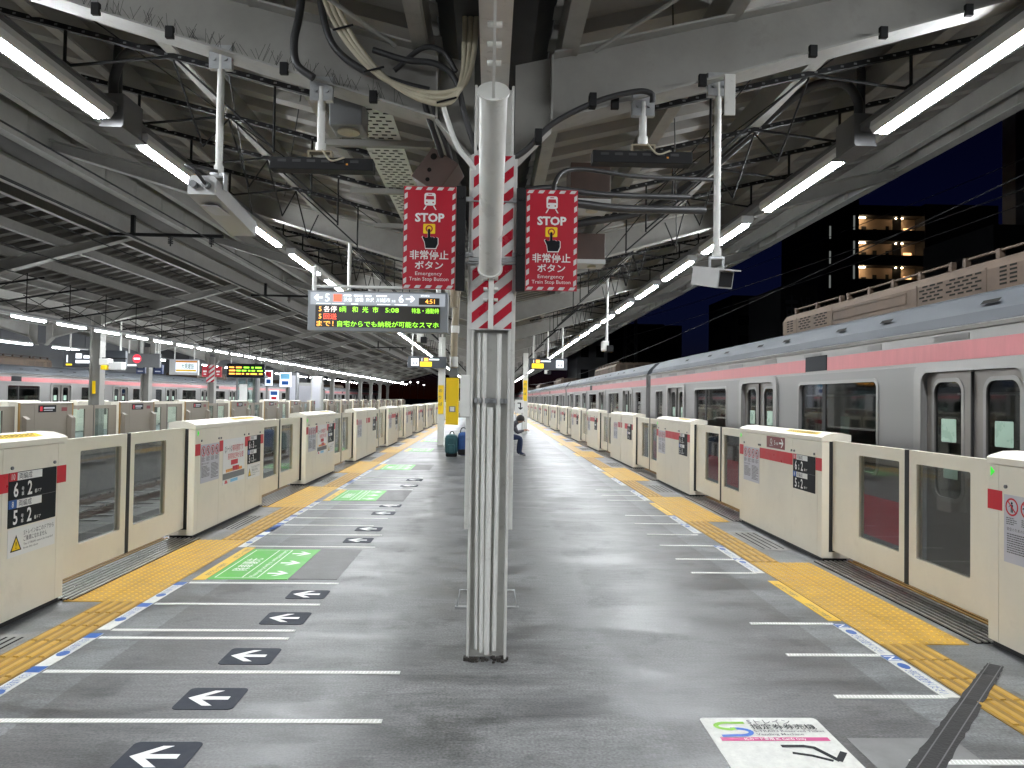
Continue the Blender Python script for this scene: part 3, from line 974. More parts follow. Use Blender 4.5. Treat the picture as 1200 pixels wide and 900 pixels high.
def notice(root, s, y0, y1, z0=0.58, z1=1.01):
    xd = (0, -1, 0) if s > 0 else (0, 1, 0)
    W = y1 - y0
    o = (-0.0035 * s, y1 if s > 0 else y0, z0)
    m = MB(); m.rect(0, W, 0, z1 - z0, o, xd, UPZ, 0.0025, M_LTGREY)
    p = m.build('notice', root)
    o2 = (-0.0068 * s, o[1], z0)
    t = MB(); H_ = z1 - z0
    for k in range(4):
        prohib(t, W * (0.13 + 0.245 * k), H_ - 0.075, W * 0.105, o2, xd, k)
        print_lines(t, W * (0.04 + 0.245 * k), W * (0.22 + 0.245 * k), H_ - 0.19, H_ - 0.14, 4, o2, xd, M_GREYTXT, k)
    t.text('安全のためのお願い', 0.024, W * 0.05, H_ - 0.225, o2, xd, UPZ, M_GREYTXT, lift=0.0004, res=1)
    print_lines(t, W * 0.05, W * 0.47, H_ - 0.37, H_ - 0.24, 9, o2, xd, M_GREYTXT, 11)
    print_lines(t, W * 0.54, W * 0.95, H_ - 0.40, H_ - 0.22, 11, o2, xd, M_GREYTXT, 12)
    lettering(t, p)

def caution(root, s, y0, y1):
    xd = (0, -1, 0) if s > 0 else (0, 1, 0)
    W = y1 - y0
    o = (-0.0035 * s, y1 if s > 0 else y0, 0.455)
    m = MB(); m.rect(0, W, 0, 0.19, o, xd, UPZ, 0.0025, M_WHITE)
    p = m.build('caution_plate', root)
    o2 = (-0.0068 * s, o[1], o[2])
    t = MB()
    t.sheet([(0.025, 0.035), (0.145, 0.035), (0.085, 0.145)], o2, xd, UPZ, M_BLACK)
    oo = (o2[0] - 0.0005 * s, o2[1], o2[2])
    t.sheet([(0.040, 0.043), (0.130, 0.043), (0.085, 0.126)], oo, xd, UPZ, M_YEL)
    t.text('!', 0.07, 0.085, 0.052, oo, xd, UPZ, M_BLACK, 'C', lift=0.0006)
    t.textfit('Sトレインはこのドアから', 0.165, W - 0.02, 0.132, 0.030, o2, xd, UPZ, M_GREYTXT, lift=0.0004)
    t.textfit('ご乗車になれません', 0.165, W - 0.10, 0.090, 0.030, o2, xd, UPZ, M_GREYTXT, lift=0.0004)
    t.textfit('The S-TRAIN cannot be boarded', 0.165, W - 0.03, 0.060, 0.016, o2, xd, UPZ, M_GREYTXT, lift=0.0004, res=1)
    t.textfit('from this door', 0.165, 0.33, 0.034, 0.016, o2, xd, UPZ, M_GREYTXT, lift=0.0004, res=1)
    lettering(t, p)

def route_poster(root, s, y0, y1):
    xd = (0, -1, 0) if s > 0 else (0, 1, 0)
    W = y1 - y0
    o = (-0.0035 * s, y1 if s > 0 else y0, 0.48)
    H_ = 0.55
    m = MB(); m.rect(0, W, 0, H_, o, xd, UPZ, 0.0025, M_WHITE)
    p = m.build('route_poster', root)
    o2 = (-0.0066 * s, o[1], o[2])
    t = MB()
    t.textfit('Qシートは', 0.05, 0.30, 0.395, 0.07, o2, xd, UPZ, M_GREYTXT, lift=0.0004)
    t.textfit('有料座席です', 0.31, W - 0.06, 0.395, 0.07, o2, xd, UPZ, M_RED, lift=0.0004)
    t.textfit('座席指定券が必要', 0.16, W - 0.05, 0.305, 0.06, o2, xd, UPZ, M_RED, lift=0.0004)
    t.sheet([(0.27, 0.225), (0.52, 0.225), (0.52, 0.285), (0.27, 0.285)], o2, xd, UPZ, M_RED)
    for k in range(10):
        x = 0.10 + k * 0.058
        c = M_RED if 4 <= k <= 7 else M_ORANGE
        hgt = 0.06 if 4 <= k <= 7 else 0.035
        t.sheet([(x, 0.145), (x + 0.054, 0.145), (x + 0.054, 0.145 + hgt), (x, 0.145 + hgt)], o2, xd, UPZ, c)
    t.sheet([(0.0, 0.06), (W, 0.06), (W, 0.135), (0, 0.135)], o2, xd, UPZ, M_GREYBOX)
    t.sheet([(0.26, 0.012), (0.52, 0.012), (0.52, 0.05), (0.26, 0.05)], o2, xd, UPZ, M_SKY)
    t.sheet([(0.06, 0.010), (0.17, 0.010), (0.13, 0.05), (0.08, 0.05)], o2, xd, UPZ, M_RED)
    lettering(t, p)

def maroon_sign(root, s, y0, y1):
    xd = (0, -1, 0) if s > 0 else (0, 1, 0)
    W = y1 - y0
    o = (-0.0035 * s, y1 if s > 0 else y0, 1.046)
    m = MB(); m.rect(0, W, 0, 0.135, o, xd, UPZ, 0.003, M_MAROON)
    p = m.build('direction_plate', root)
    t = MB(); o2 = (-0.0068 * s, o[1], o[2])
    t.text('Q', 0.085, 0.14, 0.052, o2, xd, UPZ, M_WHITE, 'C', lift=0.0005)
    t.textfit('SEAT', 0.09, 0.19, 0.022, 0.014, o2, xd, UPZ, M_WHITE, lift=0.0005, res=1)
    t.text('5', 0.075, 0.245, 0.04, o2, xd, UPZ, M_WHITE, 'C', lift=0.0005)
    t.textfit('号車', 0.275, 0.345, 0.044, 0.026, o2, xd, UPZ, M_WHITE, lift=0.0005)
    c = 0.50
    for q in ([(0.37, 0.058), (c - .02, 0.058), (c - .02, 0.078), (0.37, 0.078)], [(c, .068), (c - .05, .118), (c - .075, .118), (c - .03, .068)], [(c, .068), (c - .03, .068), (c - .075, .018), (c - .05, .018)]):
        t.sheet(q, (o2[0] - (0.0004 * s if len(set(z[0] for z in q)) > 2 else 0), o2[1], o2[2]), xd, UPZ, M_WHITE)
    lettering(t, p)

def red_panel(root, s, y0, y1):
    xd = (0, -1, 0) if s > 0 else (0, 1, 0)
    m = MB(); m.rect(0, y1 - y0, 0, 0.128, (-0.0035 * s, y1 if s > 0 else y0, 0.898), xd, UPZ, 0.0025, M_RED)
    m.build('red_panel', root)

def lock(root, s, y):
    m = MB()
    m.tube([(-0.002 * s, y, 1.058), (-0.012 * s, y, 1.058)], 0.012, M_GREYBOX, 8)
    m.build('lock', root)

def housing_shell(root, s, L, panels, d=0.28):
    m = MB(); m.cbox(0.005 * s, d * s, 0, L, 0.035, 1.192, 0.006, M_CREAM); m.build('body', root)
    for a, c in panels:
        m = MB(); m.cbox(-0.002 * s, 0.010 * s, a + 0.0015, c - 0.0015, 0.04, 1.188, 0.0016, M_CREAM)
        m.build('front_panel', root)
    m = MB()
    prof = [(-0.008 * s, 1.196), (-0.008 * s, 1.236), (0.02 * s, 1.252), (0.10 * s, 1.276), (0.2 * s, 1.280), (d * s + 0.008 * s, 1.262), (d * s + 0.008 * s, 1.196)]
    m.prism(prof, 'y', -0.006, L + 0.006, M_CREAM2); m.build('lid', root)
    m = MB(); m.box(0.02 * s, (d - 0.02) * s, 0.02, L - 0.02, 0.0, 0.0345, M_SEAL); m.build('base', root)
    # yellow label on the lid, at the end nearest the numbered opening
    m = MB()
    a, c = (L * 0.08, L * 0.42) if s > 0 else (L * 0.55, L * 0.90)
    sl = (1.276 - 1.252) / 0.08
    def lz(x): return 1.252 + (x - 0.02) * sl + 0.003
    for x0_, x1_, mt, ya, yb in ((0.03, 0.095, M_YEL, a, c), (0.03, 0.095, M_WHITE, c + 0.01 if s < 0 else a - 0.15, c + 0.15 if s < 0 else a - 0.01)):
        m.add([(x0_ * s, ya, lz(x0_)), (x1_ * s, ya, lz(x1_)), (x1_ * s, yb, lz(x1_)), (x0_ * s, yb, lz(x0_))], [(0, 1, 2, 3)], mt)
    rnd = random.Random(3)
    for k in range(3):
        x = 0.042 + k * 0.018
        y = a + 0.05
        while y < c - 0.06:
            w = rnd.uniform(0.02, 0.05)
            m.add([(x * s, y, lz(x) + .0012), ((x + .01) * s, y, lz(x + .01) + .0012), ((x + .01) * s, y + w, lz(x + .01) + .0012), (x * s, y + w, lz(x) + .0012)], [(0, 1, 2, 3)], M_BROWN)
            y += w + 0.012
    m.build('lid_label', root)
    # black seal strips where the leaves slide in
    for yy in (-0.004, L + 0.001):
        m = MB()
        m.box(0.070 * s, 0.185 * s, yy, yy + 0.003, 0.10, 1.21, M_SEAL)
        m.build('door_seal', root)

def indicator(root, s, y):
    m = MB()
    m.slab([(0, 0), (0, 0.06), (0.035, 0.03)] if s > 0 else [(0, 0), (0.035, 0.03), (0, 0.06)], (-0.003 * s, y, 1.115), (0, -1, 0) if s > 0 else (0, 1, 0), UPZ, 0.004, glow('green_indicator', (0.05, 0.75, 0.05), 0.35))
    m.build('indicator', root)

def right_housing(root, L, car, door, maroon=True):
    s = 1
    housing_shell(root, s, L, [(0, 0.10), (0.10, 0.72), (0.72, L - 0.72), (L - 0.72, L - 0.10), (L - 0.10, L)])
    red_panel(root, s, 0.0, 0.135)
    number_plate(root, s, 0.145, 0.685, car, door)
    red_panel(root, s, 0.705, L - 0.715)
    notice(root, s, L - 0.70, L - 0.155)
    red_panel(root, s, L - 0.135, L)
    if maroon:
        maroon_sign(root, s, L - 1.47, L - 0.94)
    for y in (0.17, 0.66, 0.73, L - 0.73, L - 0.68, L - 0.17):
        lock(root, s, y)
    indicator(root, s, L - 0.03)

def left_housing(root, L, car, door, poster=True):
    s = -1
    housing_shell(root, s, L, [(0, 0.10), (0.10, 0.72), (0.72, L - 0.72), (L - 0.72, L - 0.10), (L - 0.10, L)])
    red_panel(root, s, 0.0, 0.14)
    notice(root, s, 0.155, 0.71)
    if poster:
        red_panel(root, s, 0.72, 0.83)
        route_poster(root, s, 0.837, L - 0.78)
        red_panel(root, s, L - 0.77, L - 0.665)
    else:
        red_panel(root, s, 0.72, L - 0.665)
    number_plate(root, s, L - 0.66, L - 0.125, car, door)
    caution(root, s, L - 0.655, L - 0.125)
    red_panel(root, s, L - 0.115, L)
    for y in (0.17, 0.69, 0.76, L - 0.80, L - 0.63, L - 0.15):
        lock(root, s, y)
    indicator(root, s, 0.06)

def gate_leaf(root, s, L, win, seal_at):
    """one sliding leaf: frame with a window, black edge strip"""
    th = 0.05
    xd = (0, -1, 0) if s > 0 else (0, 1, 0)
    oy = L if s > 0 else 0.0
    m = MB()
    out = rr(0, L, 0.115, 1.205, 0.006, 2)
    a, c = ((L - win[1]), (L - win[0])) if s > 0 else win
    m.plate(out, [rr(a, c, 0.345, 1.10, 0.014, 3)], th, (0, oy, 0), xd, UPZ, M_CREAM)
    m.build('leaf_frame', root)
    m = MB(); m.box(0.018 * s, 0.026 * s, win[0] - 0.005, win[1] + 0.005, 0.34, 1.105, M_GLASS); m.build('pane', root)
    m = MB(); m.box(-0.004 * s, 0.054 * s, seal_at - 0.014, seal_at + 0.014, 0.11, 1.207, M_SEAL); m.build('edge_seal', root)

# right-hand row
RN = [('6', '5')] * 3 + [('5', '4')] * 4 + [('4', '3')] * 4 + [('3', '2')] * 4 + [('2', '1')] * 10
RD = ['2', '3', '4', '1'] * 8
LEAF = (OPEN / 2)
GH_R, GH_L = 'platform gate housings along the right edge', 'platform gate housings along the left edge'
GL_R, GL_L = 'sliding gate leaves along the right edge', 'sliding gate leaves along the left edge'
housing_r = housing_l = None
wide_r = wide_l = None
leafs = {}
def make_row(side):
    s = 1 if side == 'right' else -1
    ys = OR if s > 0 else OL
    front = XR if s > 0 else XL
    grp = GH_R if s > 0 else GH_L
    grl = GL_R if s > 0 else GL_L
    protos = {}
    used = {}
    # housing k stands beyond opening k-1 ; housing 0 is the nearest, cut by the picture's edge
    first = (OR0 if s > 0 else OL0)
    tops = [first] + ys
    for k in range(len(tops) - 1):
        a = tops[k] + OPEN
        L = tops[k + 1] - a
        wide = L > 2.6
        door = RD[(k - 1) % 4] if s > 0 else RD[k % 4]
        car = RN[max(k - 1, 0)] if s > 0 else RN[k]
        pos = {0: 'nearest cream platform gate housing cut off by the %s edge of the picture' % side, 1: 'second cream gate housing on the %s, with %s' % (side, 'maroon arrow plate and long red band' if s > 0 else 'red-lettered route poster')}.get(k, '%s cream platform gate housing from the camera in the %s-hand row' % (nth(k + 1), side))
        if wide:
            pos = '%s cream gate housing from the camera, %s-hand row, split in two boxes' % (nth(k + 1), side)
        key = ('wide', ) if wide else (('near', k) if k < 3 else ('std', door))
        if key not in protos:
            r = thing('platform_gate_housing', pos, 'platform gate', group=grp)
            if wide:
                half = L / 2
                housing_shell(r, s, half - 0.02, [(0, 0.10), (0.10, 0.72), (0.72, half - 0.02)])
                n_before = len(r.children)
                kids = list(r.children)
                for ch in kids:                       # the second box of the pair
                    c2 = ch.copy(); col.objects.link(c2); c2.location = (0, half + 0.02, 0)
                red_panel(r, s, half - 0.17, half - 0.04); red_panel(r, s, half + 0.06, half + 0.42)
                if s > 0:
                    red_panel(r, s, 0.0, 0.135); number_plate(r, s, 0.145, 0.685, car, door); red_panel(r, s, 0.70, 1.02); notice(r, s, half + 0.5, half + 1.04)
                else:
                    number_plate(r, s, L - 0.66, L - 0.125, car, door); red_panel(r, s, L - 0.115, L); notice(r, s, 0.155, 0.71); red_panel(r, s, 0, 0.14)
            elif s > 0:
                right_housing(r, L, car, door, maroon=(k in (0, 1)))
            else:
                left_housing(r, L, car, door, poster=(k in (1, 2)))
            protos[key] = r; used[key] = []
        instance(protos[key], used[key], (front, a, 0), pos, group=grp)
    # leaves
    for k, y in enumerate(ys):
        for part in (0, 1):
            near = part == 0
            key = part
            lab = '%s leaf of the %s opening from the camera in the %s-hand gate row' % ('nearer' if near else 'farther', nth(k + 1), side)
            if key not in leafs.setdefault(side, {}):
                r = thing('platform_gate_leaf', lab, 'gate leaf', group=grl)
                if near:
                    gate_leaf(r, s, 1.20, (0.44, 1.10), 1.215)
                else:
                    gate_leaf(r, s, 1.37, (0.085, 0.75), -0.015)
                leafs[side][key] = (r, [])
            r, u = leafs[side][key]
            yy = (y - 0.10 if near else y + 1.16) + (0.05 if s < 0 else 0.0)
            instance(r, u, (front + 0.105 * s, yy, 0), lab, group=grl)
make_row('right')
make_row('left')
# ------------------------------------------------------------------ canopy over our platform
FY0, BAY = 4.60, 6.10                      # first frame and bay length
FRAMES = [FY0 + BAY * k for k in range(-2, 18)]
CXL, CXR = -6.40, 6.02                      # eaves
def zb(x): return 3.20 + 0.292 * abs(x)     # underside of the arms
def zt(x): return 3.66 + 0.243 * abs(x)     # top of the arms
PZ = 0.24                                   # purlin depth
CANY0, CANY1 = -9.0, 106.0

canopy = thing('platform_canopy', 'grey butterfly canopy of ribbed steel sheet above the middle platform', 'canopy', (0, 0, 3.6))
def deck(parent, cx, xa, xb, y0, y1, zfun, pitch=0.42, amp=0.075):
    m = MB()
    prof = [(0.0, 0.0), (0.36, 0.0), (0.46, 1.0), (0.90, 1.0)]
    ys = []
    k = 0
    while y0 + k * pitch < y1:
        for t, h in prof:
            ys.append((y0 + (k + t) * pitch, h * amp))
        k += 1
    vs = []
    for y, h in ys:
        vs += [(cx + xa, y, zfun(xa) + PZ + h), (cx + xb, y, zfun(xb) + PZ + h)]
    m.add(vs, [(2 * i, 2 * i + 1, 2 * i + 3, 2 * i + 2) for i in range(len(ys) - 1)], M_DECK)
    m.build('roof_deck', parent)
deck(canopy, 0, 0.36, CXR, CANY0, CANY1, zt)
deck(canopy, 0, -0.36, CXL, CANY0, CANY1, zt)
# valley gutter; the shadow on its underside is put into the near-black colour
m = MB(); m.prism([(-0.37, 4.00), (-0.25, 3.90), (0.25, 3.90), (0.37, 4.00), (0.40, 4.10), (-0.40, 4.10)], 'y', CANY0, CANY1, mat('gutter_shade', (0.03, 0.03, 0.032), 0.6, var=0.2)); m.build('valley_gutter', canopy)
for a, c in zip([CANY0] + [y + 0.02 for y in FRAMES[1:]], [y - 0.02 for y in FRAMES[1:]] + [CANY1]):
    m = MB(); m.box(-0.085, 0.085, a, c, 3.50, 3.514, M_COLP); m.box(-0.006, 0.006, a, c, 3.5145, 3.735, M_STEEL); m.box(-0.085, 0.085, a, c, 3.7355, 3.75, M_STEEL); m.build('valley_beam', canopy)
for sgn, lim in ((1, CXR), (-1, CXL)):
    for x in (0.42, 1.45, 2.50, 3.55, 4.60, 5.62):
        m = MB()
        z0 = zt(x)
        X = sgn * x
        w = 0.10
        # channel: web, lower lip, upper lip
        m.box(X - 0.006, X + 0.006, CANY0, CANY1, z0 + 0.012, z0 + PZ - 0.010, M_PURLIN)
        m.box(X - 0.006, X + sgn * w, CANY0, CANY1, z0 + 0.001, z0 + 0.012, M_FLANGE)
        m.box(X - 0.006, X + sgn * w, CANY0, CANY1, z0 + PZ - 0.010, z0 + PZ - 0.001, M_PURLIN)
        m.build('purlin', canopy)
    # eaves girder with triangular stiffeners on its inner face
    m = MB(); X = lim
    zlo = 5.02 if sgn > 0 else 4.96
    m.box(X, X + sgn * 0.012, CANY0, CANY1, zlo + 0.012, zlo + 0.52, M_PURLIN)
    m.box(X - sgn * 0.05, X + sgn * 0.10, CANY0, CANY1, zlo, zlo + 0.012, M_FLANGE)
    m.box(X - sgn * 0.03, X + sgn * 0.10, CANY0, CANY1, zlo + 0.52, zlo + 0.532, M_PURLIN)
    m.build('eaves_girder', canopy)
    st = MB()
    st.prism([(0, 0.012), (0, 0.50), (-sgn * 0.035, 0.012)], 'y', 0, 0.10, M_PURLIN)
    st = None
    proto = None
    k = 0
    while 5.0 + k * 1.02 < 46:
        if proto is None:
            q = MB()
            q.add([(X - sgn * 0.002, 0, zlo + 0.013), (X - sgn * 0.045, 0.05, zlo + 0.013), (X - sgn * 0.002, 0.10, zlo + 0.013), (X - sgn * 0.002, 0.05, zlo + 0.50)], [(0, 1, 3), (1, 2, 3), (0, 2, 1)], M_PURLIN)
            proto = q.build('stiffener', canopy); o = proto
        else:
            o = proto.copy(); col.objects.link(o)
        o.location = (0, 5.0 + k * 1.02, 0)
        k += 1

def ibeam_arm(root, sgn, xa, xb, y, cx=0.0, zbf=zb, ztf=zt, fw=0.20):
    """tapering I-section arm from the column to the eaves: web and two flanges"""
    m = MB()
    m.add([(cx + sgn * xa, y - 0.006, zbf(xa) + 0.014), (cx + sgn * xb, y - 0.006, zbf(xb) + 0.014), (cx + sgn * xb, y - 0.006, ztf(xb) - 0.014), (cx + sgn * xa, y - 0.006, ztf(xa) - 0.014),
           (cx + sgn * xa, y + 0.006, zbf(xa) + 0.014), (cx + sgn * xb, y + 0.006, zbf(xb) + 0.014), (cx + sgn * xb, y + 0.006, ztf(xb) - 0.014), (cx + sgn * xa, y + 0.006, ztf(xa) - 0.014)],
          [(0, 1, 2, 3), (4, 7, 6, 5), (0, 4, 5, 1), (3, 2, 6, 7)], M_STEEL)
    arm = m.build('arm', root)
    for f, t0 in ((zbf, 0.0), (ztf, -0.014)):
        q = MB()
        vs = []
        for x in (xa, xb):
            for yy in (y - fw / 2, y + fw / 2):
                for dz in (t0, t0 + 0.014):
                    vs.append((cx + sgn * x, yy, f(x) + dz))
        q.add(vs, [(0, 2, 6, 4), (1, 5, 7, 3), (0, 4, 5, 1), (2, 3, 7, 6), (0, 1, 3, 2), (4, 6, 7, 5)], M_FLANGE)
        q.build('flange', arm)
    return arm

def knee(root, sgn, y, cx=0.0):
    """haunch between column and arm with a sloping flange and a vertical stiffener"""
    m = MB()
    pts = [(0.13, 3.06), (0.145, 3.08), (0.36, zb(0.36)), (0.36, zt(0.36) - 0.002), (0.13, zt(0.13))]
    vs = [(cx + sgn * p[0], yy, p[1]) for yy in (y - 0.007, y + 0.007) for p in pts]
    m.add(vs, [(0, 1, 2, 3, 4), (9, 8, 7, 6, 5)], M_STEEL)
    k = m.build('knee', root)
    q = MB()
    a, c = Vector((cx + sgn * 0.132, y, 3.062)), Vector((cx + sgn * 0.362, y, zb(0.36) - 0.002))
    q.bar(a, c, 0.20, 0.014, M_FLANGE)
    q.build('flange', k)
    q = MB(); q.box(cx + sgn * 0.355, cx + sgn * 0.367, y - 0.085, y + 0.085, zb(0.36) + 0.016, zt(0.36) - 0.016, M_FLANGE); q.build('stiffener', k)

def canopy_frame(y, near=False):
    k = FRAMES.index(y) - 1
    lab = 'foremost canopy frame with pale H-section column and winged arms' if near else 'pale steel canopy frame, %s behind the striped front column' % nth(k - 1) if k > 1 else 'pale steel canopy frame %s the camera' % ('far behind' if k < 0 else 'just behind')
    r = thing('canopy_support', lab, 'canopy support', (0, y, 0), group='canopy frames of the middle platform')
    hw = 0.13
    for sgn in (-1, 1):
        m = MB()
        if near:
            m.cbox(sgn * 0.105, sgn * 0.121, y - 0.17, y + 0.17, 0.0, 3.49, 0.003, M_COLP)
        else:
            m.box(sgn * 0.105, sgn * 0.121, y - 0.17, y + 0.17, 0.0, 3.49, M_COLP)
        m.build('column_flange', r)
        if near:
            m = MB(); m.cbox(sgn * 0.1215, sgn * 0.146, y - 0.16, y + 0.165, 0.78, 3.06, 0.003, M_COLP); m.build('cover_plate', r)
    yw = y - 0.10 if near else y
    m = MB(); m.box(-0.1045, 0.1045, yw - 0.006, yw + 0.006, 0.0, 3.49, M_COLP); m.build('column_web', r)
    for sgn, lim in ((-1, -CXL), (1, CXR)):
        knee(r, sgn, y)
        ibeam_arm(r, sgn, 0.37, lim - 0.01, y)
    return r
for y in FRAMES:
    fr = canopy_frame(y, y == FY0)
    if y == FY0:
        frame1 = fr

# conduits inside the front column
CF = FY0 - 0.17
for x, z0, z1, rad in ((-0.064, 0.06, 1.97, 0.010), (-0.033, 0.04, 1.97, 0.0135), (0.001, 0.03, 1.52, 0.0185), (0.046, 0.05, 1.97, 0.0135)):
    m = MB()
    pts = [(x, CF + 0.022, z0), (x * 1.10, CF + 0.022, 1.0), (x * 1.13, CF + 0.022, z1)]
    m.tube(pts, rad, M_POLE, 14)
    m.build('conduit', frame1)
for x in (-0.095, -0.068, -0.030, 0.022, 0.062, 0.09):
    m = MB(); m.box(x, x + 0.018, CF + 0.004, CF + 0.05, 1.545, 1.575, M_GALV); m.build('clip', frame1)
m = MB(); m.box(-0.103, 0.103, CF + 0.055, CF + 0.062, 1.545, 1.575, M_GALV); m.build('clip_rail', frame1)
m = MB(); m.cbox(-0.182, -0.1225, CF - 0.004, CF + 0.10, 1.46, 1.715, 0.004, M_POLE); m.build('conduit_box', frame1)
M_STAINF = mat('crumbled_mortar', (0.05, 0.045, 0.04), 0.8, var=0.4, scale=30)
m = MB()
for k in range(40):
    a = random.uniform(0, 6.28); x = random.uniform(-0.13, 0.13)
    yy = CF + random.uniform(-0.05, 0.03); rr_ = random.uniform(0.004, 0.014)
    m.cbox(x - rr_, x + rr_, yy - rr_, yy + rr_, 0, random.uniform(0.006, 0.025), 0.002, M_STAINF)
tag(m.build('rust_crumbs', frame1), kind='stuff')
# low hoops that stand right and left behind the column
for sgn in (-1, 1):
    m = MB()
    m.tube([(sgn * 0.145, 5.55, 0.0), (sgn * 0.145, 5.55, 0.13), (sgn * 0.205, 5.55, 0.13), (sgn * 0.225, 5.55, 0.0)], 0.006, M_GALV, 6)
    m.box(sgn * 0.13, sgn * 0.24, 5.53, 5.57, 0, 0.006, M_GALV)
    tag(m.build('foot_hoop'), 'thin metal hoop standing on the floor just %s of the front column' % ('left' if sgn < 0 else 'right'), 'hoop', 'metal hoops behind the front column')

# ---- striped board, white brace pipe and gusset plates on the front column
brd = thing('hazard_board', 'red and white diagonal striped board wrapped round the front column', 'hazard board', (0, CF, 2.0))
M_HRED = mat('hazard_red', srgb(172, 16, 42), 0.3, var=0.07, scale=5)
M_HWHITE = mat('hazard_white', (0.62, 0.615, 0.60), 0.3, var=0.06, scale=5)
for z0, z1, nm in ((1.99, 2.402, 'lower_panel'), (2.43, 3.06, 'upper_panel')):
    m = MB(); m.box(-0.130, 0.130, CF - 0.010, CF - 0.004, z0, z1, M_HWHITE); p = m.build(nm, brd)
    m = MB(); m.stripes(-0.119, 0.123, z0 + 0.008, z1 - 0.008, 0.128, 0.5, 0.85, (0, CF - 0.0105, 0), UPX, UPZ, M_HRED, phase=0.03); m.build('red_stripes', p)
m = MB(); m.box(-0.14, 0.14, CF - 0.014, CF - 0.003, 2.405, 2.428, M_GALV); m.build('band', brd)
for z in (2.41, 2.79):
    m = MB(); m.tube([(-0.19, CF - 0.02, z - 0.02), (0.19, CF - 0.02, z - 0.02)], 0.005, M_GALV, 6); m.build('clamp_rod', brd)
pipe = thing('brace_pipe', 'thick white round brace pipe slanting up in front of the striped column', 'pipe', (-0.012, CF - 0.06, 2.36))
PA, PB = Vector((-0.012, 4.33, 2.345)), Vector((-0.006, 3.36, 2.995))
PD = (PB - PA).normalized()
PN = Vector((1, 0, 0)).cross(PD).normalized()
m = MB(); m.tube([PA, PB], 0.066, M_POLE, 32); m.build('tube', pipe)
for p in (PA - PD * 0.004, PB - PD * 0.006):
    m = MB(); m.tube([p, p + PD * 0.012], 0.075, M_POLE, 32); m.build('rim', pipe)
def gusset(p0, p1, w, bolts):
    m = MB()
    vs = []
    for p in (p0, p1):
        for sx_ in (-0.006, 0.006):
            for q in (-w / 2, w / 2):
                vs.append(p + Vector((sx_, 0, 0)) + PN * q)
    m.add(vs, [(0, 1, 3, 2), (4, 6, 7, 5), (0, 4, 5, 1), (2, 3, 7, 6), (0, 2, 6, 4), (1, 5, 7, 3)], M_POLE)
    g_ = m.build('gusset_plate', pipe)
    for t in bolts:
        c_ = p0.lerp(p1, t)
        for s_ in (-1, 1):
            q = MB(); q.tube([c_ + Vector((s_ * 0.007, 0, 0)), c_ + Vector((s_ * 0.032, 0, 0))], 0.014, M_COLP, 6); q.build('bolt', g_)
gusset(PB + PD * 0.007, PB + PD * 0.75, 0.12, (0.18, 0.30, 0.42))
m = MB(); m.cbox(-0.020, 0.012, CF - 0.028, CF - 0.011, 1.992, 2.36, 0.003, M_POLE); gp = m.build('gusset_plate', pipe)
for z in (2.17, 2.235, 2.30):
    for xx in (-0.050, 0.014):
        m = MB(); m.tube([(xx, CF - 0.022, z), (xx + 0.024, CF - 0.022, z)], 0.012, M_COLP, 6); m.build('bolt', gp)
m = MB(); m.box(-0.03, 0.02, CF - 0.10, CF - 0.029, 2.30, 2.37, M_POLE); m.build('foot_lug', pipe)

